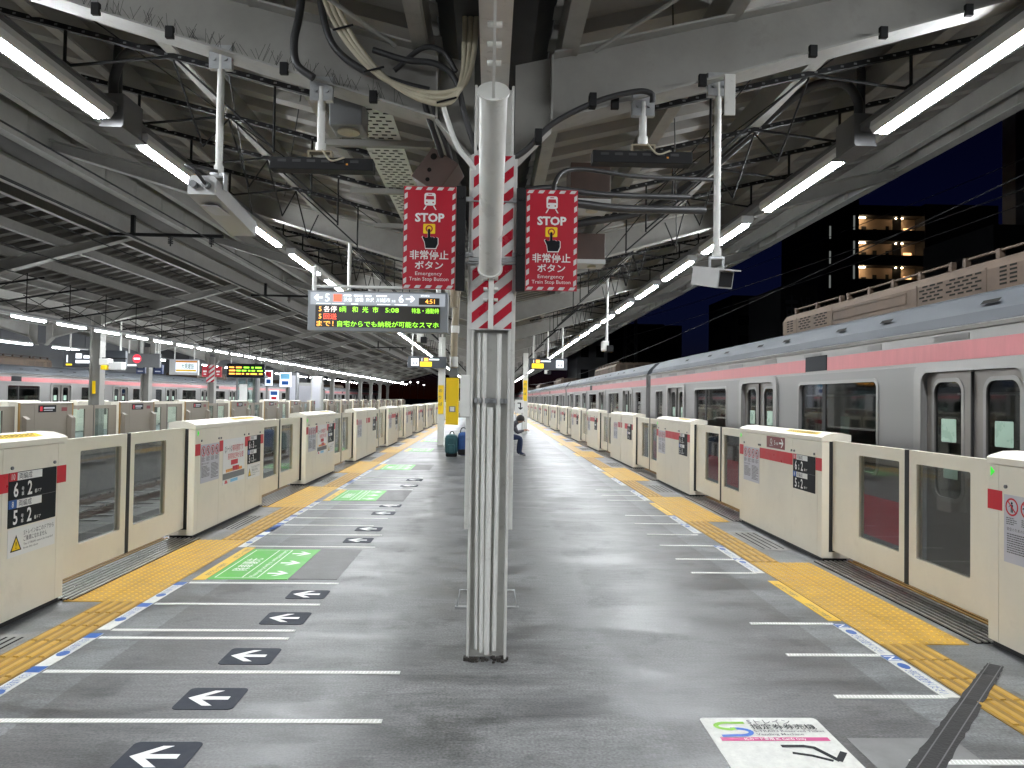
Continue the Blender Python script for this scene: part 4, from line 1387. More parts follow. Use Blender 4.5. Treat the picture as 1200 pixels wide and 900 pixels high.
# ---- emergency stop signs
def stop_sign(x0, x1, z0, z1, side):
    r = thing('emergency_stop_sign', 'red and white bordered STOP sign with pointing hand, %s of the front column' % side, 'sign', ((x0 + x1) / 2, CF - 0.05, z0), 'emergency stop button signs')
    yf = CF - 0.055
    W, H_ = x1 - x0, z1 - z0
    o = (x0, yf, z0)
    m = MB(); m.slab([(0, 0), (W, 0), (W, H_), (0, H_)], (x0, yf + 0.012, z0), UPX, UPZ, 0.012, M_SIGNRED); face = m.build('face', r)
    t = MB()
    bw = 0.022
    oo = (x0, yf, z0)
    M_ = M_HWHITE
    t.stripes(0.003, W - 0.003, H_ - bw, H_ - 0.003, 0.044, 0.5, 0.0, oo, UPX, UPZ, M_, lift=0) if False else None
    def border(horizontal, a0, a1, b0, b1):
        p = 0.064
        k = -1
        while k * p < (a1 - a0) + p:
            s0 = a0 + k * p
            if horizontal:
                q = [(s0, b0), (s0 + p * .5, b0), (s0 + p * .5 + (b1 - b0) * .7, b1), (s0 + (b1 - b0) * .7, b1)]
                q = clip_poly(q, a0, a1, b0, b1)
            else:
                q = [(b0, s0), (b1, s0 + (b1 - b0) * .7), (b1, s0 + (b1 - b0) * .7 + p * .5), (b0, s0 + p * .5)]
                q = clip_poly(q, b0, b1, a0, a1)
            if len(q) > 2:
                t.sheet(q, (x0, yf - 0.001, z0), UPX, UPZ, M_)
            k += 1
    border(True, 0.004, W - 0.004, 0.004, bw); border(True, 0.004, W - 0.004, H_ - bw, H_ - 0.004)
    border(False, bw + .003, H_ - bw - .003, 0.004, bw); border(False, bw + .003, H_ - bw - .003, W - bw, W - 0.004)
    t.build('striped_border', face)
    t = MB()
    c = W / 2
    ow = (x0, yf - 0.001, z0)
    ow2 = (x0, yf - 0.0018, z0)
    ow3 = (x0, yf - 0.0026, z0)
    # train pictogram
    zc = H_ - 0.085
    t.sheet(rr(c - .034, c + .034, zc - .030, zc + .046, .014), ow, UPX, UPZ, M_WHITE)
    t.sheet([(c - .026, zc + .006), (c + .026, zc + .006), (c + .022, zc + .028), (c - .022, zc + .028)], ow2, UPX, UPZ, M_SIGNRED)
    t.sheet([(c - .012, zc + .035), (c + .012, zc + .035), (c + .012, zc + .040), (c - .012, zc + .040)], ow2, UPX, UPZ, M_SIGNRED)
    for sx_ in (-1, 1):
        t.sheet([(c + sx_ * .019 + .005 * math.cos(a * .785), zc - .012 + .005 * math.sin(a * .785)) for a in range(8)], ow2, UPX, UPZ, M_SIGNRED)
        t.sheet([(c + sx_ * .018, zc - .032), (c + sx_ * .026, zc - .032), (c + sx_ * .040, zc - .056), (c + sx_ * .032, zc - .056)][::sx_], ow, UPX, UPZ, M_WHITE)
    t.textfit('STOP', c - .088, c + .088, H_ - .212, .052, ow, UPX, UPZ, M_WHITE, lift=.0005, bold=.035)
    pass
    # yellow push button and the dark hand with a white outline
    t.sheet(rr(c - .038, c + .034, H_ - .285, H_ - .226, .006), ow, UPX, UPZ, M_YEL)
    for rad, mt, dy in ((.022, M_SIGNRED, 0), (.014, M_YEL, .0006)):
        t.sheet([(c - .002 + rad * math.cos(a * .4488), H_ - .255 + rad * math.sin(a * .4488)) for a in range(14)], (x0, yf - .0018 - dy, z0), UPX, UPZ, mt)
    hand = [(-.008, .0), (-.008, -.048), (-.022, -.050), (-.034, -.040), (-.040, -.046), (-.026, -.076), (-.020, -.112), (.040, -.112), (.052, -.085), (.052, -.052), (.042, -.046), (.032, -.050), (.022, -.044), (.012, -.046), (.007, -.042), (.007, 0), (.0, .006)]
    for scl, mt, oz in ((1.10, M_WHITE, .0022), (1.0, M_BLACK, .003)):
        hp = [(c - .002 + (p[0] - .005) * scl + .005, H_ - .260 + (p[1] + .055) * scl - .055) for p in hand][::-1]
        t.sheet(hp, (x0, yf - oz, z0), UPX, UPZ, mt)
    t.textfit('非常停止', W * .13, W * .87, H_ - .435, .043, ow, UPX, UPZ, M_WHITE, lift=.0005, bold=.015)
    t.textfit('ボタン', W * .23, W * .77, H_ - .495, .040, ow, UPX, UPZ, M_WHITE, lift=.0005, bold=.015)
    t.textfit('Emergency', W * .24, W * .75, H_ - .535, .023, ow, UPX, UPZ, M_WHITE, lift=.0005, bold=0)
    t.textfit('Train Stop Button', W * .125, W * .875, H_ - .568, .023, ow, UPX, UPZ, M_WHITE, lift=.0005, bold=0)
    t.build('lettering', face)
    sgn = -1 if side == 'left' else 1
    xe = x1 if sgn < 0 else x0
    m = MB(); m.cbox(xe - sgn * 0.002, xe - sgn * 0.058, yf - 0.006, yf + 0.03, z0 - 0.005, z1 + 0.008, 0.003, M_BLKST); br = m.build('mounting_bar', r)
    for z in (z0 + 0.22, z1 - 0.06):
        m = MB(); m.tube([(xe - sgn * 0.03, yf - 0.022, z), (xe - sgn * 0.03, yf + 0.0, z)], 0.012, M_BLKST, 8); m.build('bolt', br)
        m = MB(); m.box(xe - sgn * 0.04, sgn * 0.12, yf + 0.03, yf + 0.05, z - 0.012, z + 0.012, M_GALV); m.build('bracket', br)
stop_sign(-0.535, -0.222, 2.225, 2.842, 'left')
stop_sign(0.200, 0.512, 2.228, 2.838, 'right')

# ------------------------------------------------------------------ lamps, raceways, hangers
LX, LZ, LP = 3.40, 3.985, 2.66
def make_lamp(nm, label, grp, length, big=True, em=None):
    r = thing(nm, label, 'lamp', group=grp)
    m = MB()
    if big:
        m.prism([(-0.055, -0.02), (-0.085, 0.03), (-0.075, 0.085), (0.075, 0.085), (0.085, 0.03), (0.055, -0.02)], 'y', 0, length, M_LAMPH)
    else:
        m.box(-0.05, 0.05, 0, length, 0.0, 0.06, M_LAMPH)
    m.build('housing', r)
    m = MB(); m.prism([(-0.042, -0.021), (-0.036, -0.046), (0.036, -0.046), (0.042, -0.021)] if big else [(-0.045, -0.001), (-0.04, -0.035), (0.04, -0.035), (0.045, -0.001)], 'y', 0.07 if big else 0.03, length - (0.07 if big else 0.03), em or M_LAMPL); m.build('diffuser', r)
    return r
for sgn, side, first, skip in ((-1, 'left', 4.40, ()), (1, 'right', 4.29, ())):
    grp = 'tube lamps in the %s-hand row of the middle platform' % side
    used = []
    p = make_lamp('tube_lamp', 'x', grp, 2.02)
    n = 0
    for k in range(-5, 40):
        y = first + k * LP
        if y > 100:
            break
        if y < 2.0:
            lab = '%s white tube lamp behind the camera in the %s-hand row' % (nth(k + 6), side)
        else:
            n += 1
            lab = '%s white tube lamp from the camera in the %s-hand row over the platform' % (nth(n), side)
        instance(p, used, (sgn * LX, y, LZ), lab, group=grp)
    m = MB()
    m.box(sgn * LX - 0.045, sgn * LX + 0.045, CANY0, CANY1, LZ + 0.088, LZ + 0.145, M_RACE)
    m.box(sgn * LX - 0.06, sgn * LX + 0.06, CANY0, CANY1, LZ + 0.145, LZ + 0.152, M_RACE)
    tag(m.build('lamp_raceway'), 'long grey cable channel carrying the %s-hand row of tube lamps' % side, 'raceway', 'lamp raceways of the middle platform')

def hanger(sgn, proto_y=0.0):
    r = thing('lamp_hanger', 'x', 'hanger')
    def zc(x): return zt(x) - 0.03
    m = MB()
    a, c = Vector((sgn * 1.15, 0, zc(1.15))), Vector((sgn * 3.95, 0, zc(3.95)))
    m.bar(a, c, 0.041, 0.041, M_BLKST)
    n = 26
    for k in range(n):                         # slots of the channel
        p = a.lerp(c, (k + 0.5) / n) + Vector((0, -0.0215, 0))
        m.box(p.x - 0.012, p.x + 0.012, p.y - 0.001, p.y + 0.001, p.z - 0.007, p.z + 0.007, M_GREYBOX)
    m.build('slotted_channel', r)
    m = MB(); m.tube([(sgn * LX, 0, LZ + 0.15), (sgn * LX, 0, zc(LX))], 0.013, M_BLKST, 6); m.build('rod', r)
    m = MB(); m.tube([(sgn * (LX - 0.03), 0, LZ + 0.17), (sgn * 2.55, 0, zc(2.55))], 0.012, M_BLKST, 6); m.build('brace_rod', r)
    m = MB(); m.tube([(sgn * 2.55, 0, zc(2.55)), (sgn * 1.75, 0, zc(1.75) - 0.52)], 0.010, M_BLKST, 6); m.build('brace_rod', r)
    m = MB(); m.tube([(sgn * 1.75, 0, zc(1.75)), (sgn * 1.75, 0, zc(1.75) - 0.55)], 0.010, M_BLKST, 6); m.build('rod', r)
    m = MB(); m.tube([(sgn * 2.55, -0.005, zc(2.55) - 0.03), (sgn * 2.55, 0.62, zc(2.55) - 0.50), (sgn * 2.55, 1.22, zc(2.55) - 0.03)], 0.009, M_BLKST, 5); m.build('cross_tie', r)
    m = MB(); m.cbox(sgn * LX - 0.035, sgn * LX + 0.035, -0.04, 0.04, LZ + 0.153, LZ + 0.20, 0.006, M_BLKST); m.build('clamp', r)
    return r
for sgn, side in ((-1, 'left'), (1, 'right')):
    p = hanger(sgn); used = []
    k = 0
    for f in range(0, 9):
        for j in range(1, 5):
            y = FY0 + BAY * f + BAY * j / 5.0
            k += 1
            lab = '%s black slotted channel and rods from the camera hanging the %s lamp row' % (nth(k), side)
            instance(p, used, (0, y, 0), lab, group='black lamp hangers over the %s half' % side)

# thin bracing wires under the roof
for k, (a, c) in enumerate([((1.05, 4.3, 4.25), (2.5, 9.8, 3.6)), ((-0.9, 4.0, 4.4), (-2.9, 10.2, 4.35)), ((1.3, 10.2, 3.2), (2.0, 5.2, 4.1)), ((-2.2, 6.0, 4.3), (-3.4, 10.4, 4.1)), ((2.9, 5.0, 4.4), (1.2, 10.0, 3.7)), ((-3.2, 5.2, 4.45), (-1.5, 10.0, 3.9)), ((1.8, 10.9, 4.0), (3.2, 16.5, 4.3)), ((-1.8, 10.9, 4.0), (-3.2, 16.5, 4.3))]):
    m = MB(); m.tube([a, c], 0.006, M_BLKST, 5)
    tag(m.build('bracing_wire'), '%s thin dark bracing wire from the camera under the roof, %s half' % (nth(k // 2 + 1), 'left' if a[0] < 0 else 'right'), 'wire', 'bracing wires')
# white stay rods beside the front frame
for sgn in (-1, 1):
    m = MB(); m.tube([(sgn * 0.62, FY0 - 0.10, zt(0.62) - 0.06), (sgn * 1.55, FY0 - 0.75, zt(1.5) + 0.10)], 0.013, M_FLANGE, 8)
    tag(m.build('stay_rod'), 'white stay rod rising from the front canopy arm %s of the column' % ('left' if sgn < 0 else 'right'), 'rod', 'white stay rods')

# dark conduits arching into the raceway box beyond the front frame
for sgn, side in ((-1, 'left'), (1, 'right')):
    r = thing('junction_box', 'grey junction box with two arching dark conduits on the %s lamp raceway' % side, 'junction box', (sgn * LX, 6.45, LZ))
    yb = 6.55
    m = MB(); m.cbox(sgn * LX - 0.10, sgn * LX + 0.10, yb, yb + 0.36, LZ - 0.03, LZ + 0.26, 0.006, M_RACE); m.build('box', r)
    m = MB(); m.box(sgn * LX - 0.10, sgn * LX + 0.10, yb - 0.02, yb + 0.45, LZ - 0.05, LZ - 0.031, M_RACE); m.build('tray', r)
    m = MB(); m.tube(smooth_path([(sgn * 3.42, yb + 0.06, LZ + 0.2), (sgn * 3.42, yb + 0.06, LZ + 0.42), (sgn * 3.30, yb + 0.02, LZ + 0.62), (sgn * 3.05, yb, LZ + 0.66), (sgn * 2.75, yb - 0.1, LZ + 0.52)] if sgn < 0 else [(sgn * 3.36, yb + 0.06, LZ + 0.2), (sgn * 3.36, yb + 0.06, LZ + 0.40), (sgn * 3.22, yb + 0.1, LZ + 0.58), (sgn * 2.95, yb + 0.3, LZ + 0.58), (sgn * 2.6, yb + 0.7, LZ + 0.30), (sgn * 2.2, yb + 1.3, LZ + 0.0), (sgn * 1.7, yb + 1.7, LZ - 0.25), (sgn * 0.9, yb + 1.7, LZ - 0.42)], 6), 0.042, M_DUCT, 12); m.build('conduit', r)
    m = MB(); m.tube(smooth_path([(sgn * 3.47, yb + 0.22, LZ + 0.2), (sgn * 3.47, yb + 0.22, LZ + 0.5), (sgn * 3.44, yb + 0.16, LZ + 0.74), (sgn * 3.36, yb + 0.1, LZ + 0.92)], 6), 0.040, M_DUCT, 12); m.build('conduit', r)

# ------------------------------------------------------------------ things hung near the front frame
def drop_pole(r, x, y, z0, z1, rad=0.022):
    m = MB(); m.tube([(x, y, z0), (x, y, z1)], rad, M_POLE, 12); p = m.build('pole', r)
    m = MB(); m.tube([(x, y, z0), (x, y, z0 + 0.05)], rad * 1.35, M_POLE, 12); m.build('collar', p)
    m = MB(); m.box(x - 0.07, x + 0.07, y - 0.02, y + 0.02, z1 - 0.09, z1 + 0.06, M_GALV); c = m.build('beam_clamp', r)
    for sx_ in (-0.035, 0.035):
        m = MB(); m.tube([(x + sx_, y - 0.032, z1 - 0.03), (x + sx_, y - 0.02, z1 - 0.03)], 0.012, M_GALV, 6); m.build('bolt', c)
def camera_box(x, y, z, side, yaw):
    r = thing('surveillance_camera', 'boxy grey surveillance camera on a white drop pole, %s of the front column' % side, 'camera', (x, y, z), 'surveillance cameras on drop poles')
    drop_pole(r, x, y, z + 0.20, zb(x) + 0.0)
    m = MB(); m.box(x - 0.045, x + 0.045, y - 0.02, y + 0.02, z + 0.185, z + 0.20, M_GALV)
    m.box(x - 0.045, x - 0.040, y - 0.02, y + 0.02, z + 0.10, z + 0.185, M_GALV); m.box(x + 0.040, x + 0.045, y - 0.02, y + 0.02, z + 0.10, z + 0.185, M_GALV)
    m.build('yoke', r)
    d = Vector((math.sin(yaw), -math.cos(yaw), -0.22)).normalized()
    sd = d.cross(Vector((0, 0, 1))).normalized(); up = sd.cross(d)
    def bx(a0, a1, w, h0, h1, mt, nm, par):
        q = MB(); o = Vector((x, y, z + 0.06))
        vs = [o + d * a + sd * s_ * w + up * h for a in (a0, a1) for s_ in (-1, 1) for h in (h0, h1)]
        q.add(vs, [(0, 1, 3, 2), (4, 6, 7, 5), (0, 4, 5, 1), (2, 3, 7, 6), (0, 2, 6, 4), (1, 5, 7, 3)], mt)
        return q.build(nm, par)
    body = bx(-0.20, 0.10, 0.055, -0.055, 0.055, M_SILVER, 'body', r)
    bx(-0.21, 0.16, 0.062, 0.056, 0.066, M_SILVER, 'sunshield', r)
    bx(0.101, 0.106, 0.046, -0.046, 0.046, M_LENS, 'window', body)
    return r
camera_box(1.43, FY0, 2.30, 'right', 0.3)
r = thing('surveillance_camera', 'long pale camera housing seen from its rear on a white drop pole, left', 'camera', (-1.72, FY0, 2.74), 'surveillance cameras on drop poles')
drop_pole(r, -1.72, FY0, 2.955, zb(-1.72))
m = MB(); m.box(-1.765, -1.675, FY0 - 0.03, FY0 + 0.03, 2.94, 2.955, M_GALV); m.box(-1.682, -1.675, FY0 - 0.03, FY0 + 0.03, 2.85, 2.94, M_GALV); m.build('yoke', r)
hx, hy, hz = -1.775, FY0 - 0.12, 2.845
m = MB(); m.prism([(-0.085, -0.055), (0.085, -0.055), (0.085, 0.045), (0.065, 0.065), (-0.065, 0.065), (-0.085, 0.045)], 'y', 0, 0.78, M_SILVER)
RT = Matrix.Rotation(math.radians(7), 3, 'X') @ Matrix.Rotation(math.radians(2), 3, 'Z')
m.v = [tuple(Vector((hx, hy, hz)) - Vector((0, 0, 0)) + (Matrix.Rotation(math.radians(-6), 3, 'X') @ Vector(p))) for p in m.v]
hb = m.build('body', r)
for px in (-0.04, 0.035):
    m = MB(); m.tube([(hx + px, hy - 0.045, hz + 0.0), (hx + px, hy - 0.001, hz + 0.0)], 0.022, M_GREYBOX, 10); m.build('plug', hb)
m = MB(); m.box(hx - 0.05, hx + 0.05, hy + 0.12, hy + 0.40, hz - 0.093, hz - 0.0885, M_LTGREY); m.build('hatch', hb)
m = MB(); m.tube(smooth_path([(hx + 0.035, hy - 0.04, hz), (hx + 0.01, hy - 0.13, hz + 0.05), (hx - 0.06, hy - 0.08, hz + 0.10), (hx + 0.06, hy + 0.08, hz + 0.115)], 6), 0.010, M_DUCT, 8); m.build('cable', r)

def black_bar(x0, x1, z, xp, side):
    r = thing('black_sign_bar', 'slim black unlit indicator bar hung on a short pole, %s of the front column' % side, 'indicator', ((x0 + x1) / 2, FY0 - 0.06, z), 'black indicator bars')
    y = FY0 - 0.06
    m = MB(); m.cbox(x0, x1, y - 0.05, y + 0.05, z, z + 0.075, 0.004, M_BLKST); b_ = m.build('case', r)
    for k in range(6):
        q = MB(); q.box(x0 + 0.05 + k * (x1 - x0 - 0.1) / 6, x0 + 0.10 + k * (x1 - x0 - 0.1) / 6, y - 0.053, y - 0.0505, z + 0.045, z + 0.06, M_DUCT); q.build('slot', b_)
    q = MB(); q.box(x0 + (x1 - x0) * .74, x0 + (x1 - x0) * .74 + .012, y - .0535, y - .0505, z + .03, z + .04, M_ORANGE); q.build('lamp', b_)
    m = MB(); m.box(xp - 0.075, xp + 0.075, y - 0.03, y + 0.03, z + 0.115, z + 0.125, M_BEIGE); m.box(xp - 0.075, xp - 0.065, y - 0.03, y + 0.03, z + 0.075, z + 0.115, M_BEIGE); m.box(xp + 0.065, xp + 0.075, y - 0.03, y + 0.03, z + 0.075, z + 0.115, M_BEIGE); m.build('saddle', r)
    drop_pole(r, xp, y, z + 0.126, zb(xp) - 0.02, 0.024)
    m = MB(); m.tube(smooth_path([(xp + 0.02, y - 0.05, z + 0.12), (xp + 0.08, y - 0.07, z + 0.05), (xp + 0.16, y - 0.06, z + 0.075)], 6), 0.006, M_CABLE, 6); m.build('lead', r)
black_bar(-1.374, -0.744, 2.965, -1.075, 'left')
black_bar(0.615, 1.239, 3.055, 0.935, 'right')

# cream cable bundle looping beneath the left arm
r = thing('cable_bundle', 'three cream cables looping below the left canopy arm to the column', 'cables', (-0.9, FY0 - 0.15, 3.4))
yb = FY0 - 0.16
for k in range(3):
    d = k * 0.032
    pts = [(-1.06 + d * .8, yb, 4.15), (-1.03 + d, yb - 0.02, 3.95), (-0.90 + d, yb - 0.03, 3.72 - d * .2), (-0.70 + d * .7, yb - 0.03, 3.52 - d * .3), (-0.45 + d * .2, yb - 0.03, 3.40 - d * .8 + 0.03), (-0.26 - d * .2, yb - 0.03, 3.385 - d + 0.05), (-0.17 - d * .5, yb - 0.02, 3.52), (-0.125 - d, yb - 0.02, 3.75), (-0.115 - d * 1.2, yb - 0.02, 4.2)]
    m = MB(); m.tube(smooth_path(pts, 6), 0.017, M_CABLE, 10); m.build('cable', r)
for p in ((-0.93, 3.80), (-0.74, 3.55), (-0.30, 3.375)):
    m = MB(); m.tube([(p[0] - 0.05, yb - 0.055, p[1] - 0.02), (p[0] + 0.07, yb - 0.055, p[1] + 0.015)], 0.006, M_BLKST, 6); m.build('cable_tie', r)
for sgn, nm, pts, rad in ((-1, 'left', [(-1.17, yb, 4.2), (-1.19, yb - 0.02, 3.9), (-1.22, yb - 0.02, 3.72), (-1.20, yb - 0.02, 3.58), (-1.10, yb - 0.02, 3.50)], 0.024),
                          (-1, 'left inner', [(-1.10, yb, 4.2), (-1.06, yb, 3.92), (-0.98, yb - 0.01, 3.70), (-0.80, yb - 0.01, 3.56), (-0.55, yb - 0.01, 3.48), (-0.40, yb, 3.45)], 0.022),
                          (-1, 'left upper', [(-0.75, yb + 0.02, 3.70), (-0.55, yb + 0.01, 3.64), (-0.36, yb + 0.01, 3.62), (-0.24, yb + 0.01, 3.52), (-0.18, yb + 0.01, 3.30), (-0.11, yb + 0.03, 3.10)], 0.019),
                          (-1, 'left middle', [(-0.62, yb + 0.03, 3.58), (-0.45, yb + 0.02, 3.72), (-0.32, yb + 0.02, 3.70), (-0.24, yb + 0.02, 3.58)], 0.016)):
    m = MB(); m.tube(smooth_path(pts, 7), rad, M_DUCT, 10)
    tag(m.build('black_cable'), 'thick black cable, the %s one among those hanging from the left canopy arm' % nm, 'cable', 'black cables on the left arm')
r = thing('black_cable', 'thick black cable clipped along the underside of the right canopy arm', 'cable', (0.5, yb, 3.3))
m = MB(); m.tube(smooth_path([(0.10, yb + 0.02, 3.04), (0.20, yb - 0.01, 3.10), (0.36, yb - 0.02, 3.26), (0.62, yb - 0.02, 3.40), (0.86, yb - 0.02, 3.47), (0.96, yb - 0.02, 3.46), (0.97, yb - 0.01, 3.41)], 8), 0.018, M_DUCT, 10); m.build('cable', r)
for p in ((0.27, 3.17), (0.60, 3.40)):
    m = MB(); m.cbox(p[0] - 0.022, p[0] + 0.022, yb - 0.045, yb + 0.02, p[1] - 0.035, p[1] + 0.05, 0.004, M_BLKST); m.build('clip', r)
m = MB(); m.tube(smooth_path([(-0.32, yb, 3.38), (-0.28, yb - 0.02, 3.25), (-0.22, yb - 0.03, 3.10), (-0.14, yb - 0.02, 3.00), (-0.09, yb + 0.01, 2.94)], 7), 0.016, M_POLE, 10)
tag(m.build('white_conduit'), 'bent white conduit running from the cable loop down to the column', 'conduit')
# brown box with knockouts left of the column, more ducts and boxes
r = thing('brown_junction_box', 'rusty brown junction box with round holes left above the left STOP sign', 'junction box', (-0.33, FY0 + 0.25, 2.95))
R3 = Matrix.Rotation(math.radians(35), 3, 'Y') @ Matrix.Rotation(math.radians(-12), 3, 'Z')
c0 = Vector((-0.37, FY0 + 0.28, 3.06))
q = MB(); q.cbox(-0.11, 0.11, -0.10, 0.10, -0.12, 0.12, 0.006, M_BROWN)
q.v = [tuple(c0 + R3 @ Vector(p)) for p in q.v]; bb = q.build('box', r)
for px, pz in ((-0.06, 0.07), (-0.03, -0.02), (0.0, -0.08)):
    q = MB(); q.tube([(px, -0.104, pz), (px, -0.100, pz)], 0.022 if pz > 0 else 0.014, M_DARKGAP, 12); q.v = [tuple(c0 + R3 @ Vector(p)) for p in q.v]; q.build('knockout', bb)
for k in range(2):
    q = MB(); q.tube(smooth_path([(-0.44 + k * .05, yb + 0.1, 3.42), (-0.40 + k * .05, yb + 0.15, 3.30), (-0.34 + k * .05, FY0 + 0.2, 3.16), (-0.33 + k * .04, FY0 + 0.25, 3.06)], 6), 0.018, M_DUCT, 8); q.build('lead', bb)
q = MB(); q.tube([(-0.26, FY0 + 0.45, 3.02), (-0.26, FY0 + 0.45, 2.2)], 0.028, M_BEIGE, 10)
tag(q.build('beige_pipe'), 'short beige pipe dropping behind the left STOP sign', 'pipe')
r = thing('grey_speaker', 'square grey speaker box with a round cream disc under the left arm', 'speaker', (-0.93, FY0 + 0.35, 3.35))
m = MB(); m.cbox(-1.10, -0.88, FY0 + 0.25, FY0 + 0.5, 3.38, 3.56, 0.01, M_GREYBOX); m.build('case', r)
m = MB(); m.tube([(-0.99, FY0 + 0.37, 3.379), (-0.99, FY0 + 0.37, 3.368)], 0.075, M_CABLE, 20); m.build('disc', r)
def brown_duct(x, y, z, lab):
    r = thing('brown_ceiling_box', lab, 'ceiling box', (x, y, z), 'brown ceiling boxes')
    m = MB(); m.cbox(x - 0.16, x + 0.16, y - 0.1, y + 0.25, z + 0.05, z + 0.34, 0.006, M_BROWN); m.build('case', r)
    m = MB(); m.box(x - 0.165, x + 0.165, y - 0.105, y + 0.255, z, z + 0.048, M_SILVER); m.build('tray', r)
    m = MB(); m.tube([(x + 0.03, y + 0.05, z - 0.001), (x + 0.03, y + 0.05, z - 0.02)], 0.05, M_CABLE, 16); m.build('disc', r)
brown_duct(0.78, 5.9, 3.14, 'brown ceiling box with a round white disc above the right STOP sign')
brown_duct(1.10, 8.2, 3.10, 'smaller looking brown ceiling box farther behind, right of the right STOP sign')
# perforated cable trays rising left of the column
r = thing('cable_tray', 'perforated pale cable tray running lengthwise above the left STOP sign', 'cable tray', (-0.85, 7.5, 3.5))
m = MB(); m.box(-1.02, -0.72, 4.9, 13.0, 3.56, 3.572, M_POLE); tb = m.build('tray', r)
q = MB()
for i in range(60):
    for j in range(4):
        x = -0.99 + j * 0.07 + (0.035 if i % 2 else 0); y = 4.95 + i * 0.07
        if x + 0.04 < -0.72:
            q.box(x, x + 0.04, y, y + 0.022, 3.5575, 3.5595, M_BLKST)
tag(q.build('slots', tb), kind='stuff')
for k, (za, ya) in enumerate(((3.50, 5.6), (3.50, 6.9), (3.50, 8.3))):
    m = MB(); m.cbox(-1.35, -0.42, ya, ya + 0.05, za, za + 0.05, 0.004, M_PURLIN)
    m.build('cross_bar', r)
# ducts running beside the column on the right
for k, (x, z, rad) in enumerate(((0.22, 3.02, 0.022), (0.34, 2.92, 0.030), (0.46, 3.16, 0.016))):
    m = MB(); m.tube(smooth_path([(x - 0.06, FY0 + 0.3, z - 0.35), (x - 0.03, FY0 + 0.35, z - 0.08), (x + 0.14, FY0 + 0.5, z + 0.04), (x + 0.6, FY0 + 0.7, z + 0.06), (x + 1.3, FY0 + 1.0, z + 0.14)], 7), rad, M_DUCT, 12)
    tag(m.build('duct'), 'dark duct curving right from behind the front column, %s of three' % ('highest', 'thickest', 'thinnest')[k], 'duct', 'ducts behind the column')
# bird spikes on the lower flanges of the front left arm
m = MB()
for k in range(150):
    x = -0.55 - random.random() * 3.2
    zz = zb(x) + 0.015
    yv = FY0 - 0.09 + random.uniform(0, 0.06)
    d = Vector((random.uniform(-0.06, 0.06), random.uniform(-0.03, 0.03), random.uniform(0.07, 0.11)))
    m.tube([(x, yv, zz), (x + d.x, yv + d.y, zz + d.z)], 0.0012, M_BLKST, 3, caps=False)
sp = thing('bird_spikes', 'fine wire bird spikes standing on the front left canopy arm', 'bird spikes', (-2, FY0, 4)); tag(m.build('wire_spikes', sp), kind='stuff')
# small clamps along the front arms
for sgn in (-1, 1):
    for x in (0.75, 1.3, 2.0, 2.45, 3.0):
        m = MB(); z = zb(x)
        m.cbox(sgn * x - 0.025, sgn * x + 0.025, FY0 - 0.115, FY0 - 0.085, z - 0.03, z + 0.045, 0.004, M_BLKST)
        m.build('flange_clamp', frame1)
for x, z in ((1.56, 3.32), (1.22, 3.34)):
    pass
m = MB(); m.cbox(1.43, 1.50, FY0 - 0.13, FY0 - 0.12, 3.36, 3.62, 0.004, M_COLP); m.build('hanging_strap', frame1)

# ------------------------------------------------------------------ train information board
r = thing('departure_board', 'grey hanging train departure board with green and orange lit characters', 'departure board', (-1.32, 8.5, 2.33))
bx0, bx1, bz0, bz1, by = -2.125, -0.508, 2.332, 2.80, 8.5
m = MB(); m.cbox(bx0, bx1, by, by + 0.18, bz0, bz1, 0.008, M_BOARD); case = m.build('case', r)
m = MB(); m.box(bx0 + 0.09, bx1 - 0.09, by - 0.006, by - 0.001, bz0 + 0.045, bz0 + 0.295, M_LEDBACK); led = m.build('led_panel', r)
W = bx1 - bx0; Hh = bz1 - bz0
m = MB(); m.box(bx0 + 0.03, bx1 - 0.03, by - 0.004, by - 0.001, bz0 + 0.305, bz1 - 0.02, L_PANEL); head = m.build('header_panel', r)
t = MB(); o = (bx0, by - 0.0045, bz0)
def harrow(t, xa, xb, z, h, mt, o):
    s = 1 if xb > xa else -1
    for q in ([(xa, z - .009), (xb - s * .012, z - .009), (xb - s * .012, z + .009), (xa, z + .009)], [(xb, z), (xb - s * h, z + h), (xb - s * (h + .022), z + h), (xb - s * .028, z)], [(xb, z), (xb - s * .028, z), (xb - s * (h + .022), z - h), (xb - s * h, z - h)]):
        t.sheet(q if s > 0 else q[::-1], (o[0], o[1] - (0.0005 if len(set(z[0] for z in q)) > 2 else 0), o[2]), UPX, UPZ, mt)
harrow(t, 0.17, 0.07, 0.385, 0.036, L_SIGN, (bx0, by - 0.006, bz0))
t.text('5', 0.125, 0.225, 0.342, o, UPX, UPZ, L_SIGN, 'C')
t.rect(0.295, 0.39, 0.345, 0.425, o, UPX, UPZ, 0.002, L_RED)
t.textfit('渋谷', 0.41, 0.51, 0.345, 0.042, o, UPX, UPZ, L_SIGN, bold=0.0); t.textfit('池袋', 0.54, 0.64, 0.345, 0.042, o, UPX, UPZ, L_SIGN, bold=0.0)
t.textfit('所沢', 0.67, 0.76, 0.345, 0.042, o, UPX, UPZ, L_SIGN, bold=0.0); t.textfit('川越市', 0.79, 0.95, 0.345, 0.042, o, UPX, UPZ, L_SIGN, bold=0.0); t.textfit('方面', 0.965, 1.01, 0.345, 0.022, o, UPX, UPZ, L_SIGN, bold=0.0)
for a, c in ((0.41, 0.50), (0.53, 0.63), (0.66, 0.73), (0.79, 0.91)):
    t.rect(a, c, 0.405, 0.422, o, UPX, UPZ, 0.001, L_SIGN)
t.text('6', 0.125, 1.075, 0.342, o, UPX, UPZ, L_SIGN, 'C')
harrow(t, 1.13, 1.235, 0.385, 0.036, L_SIGN, (bx0, by - 0.006, bz0))
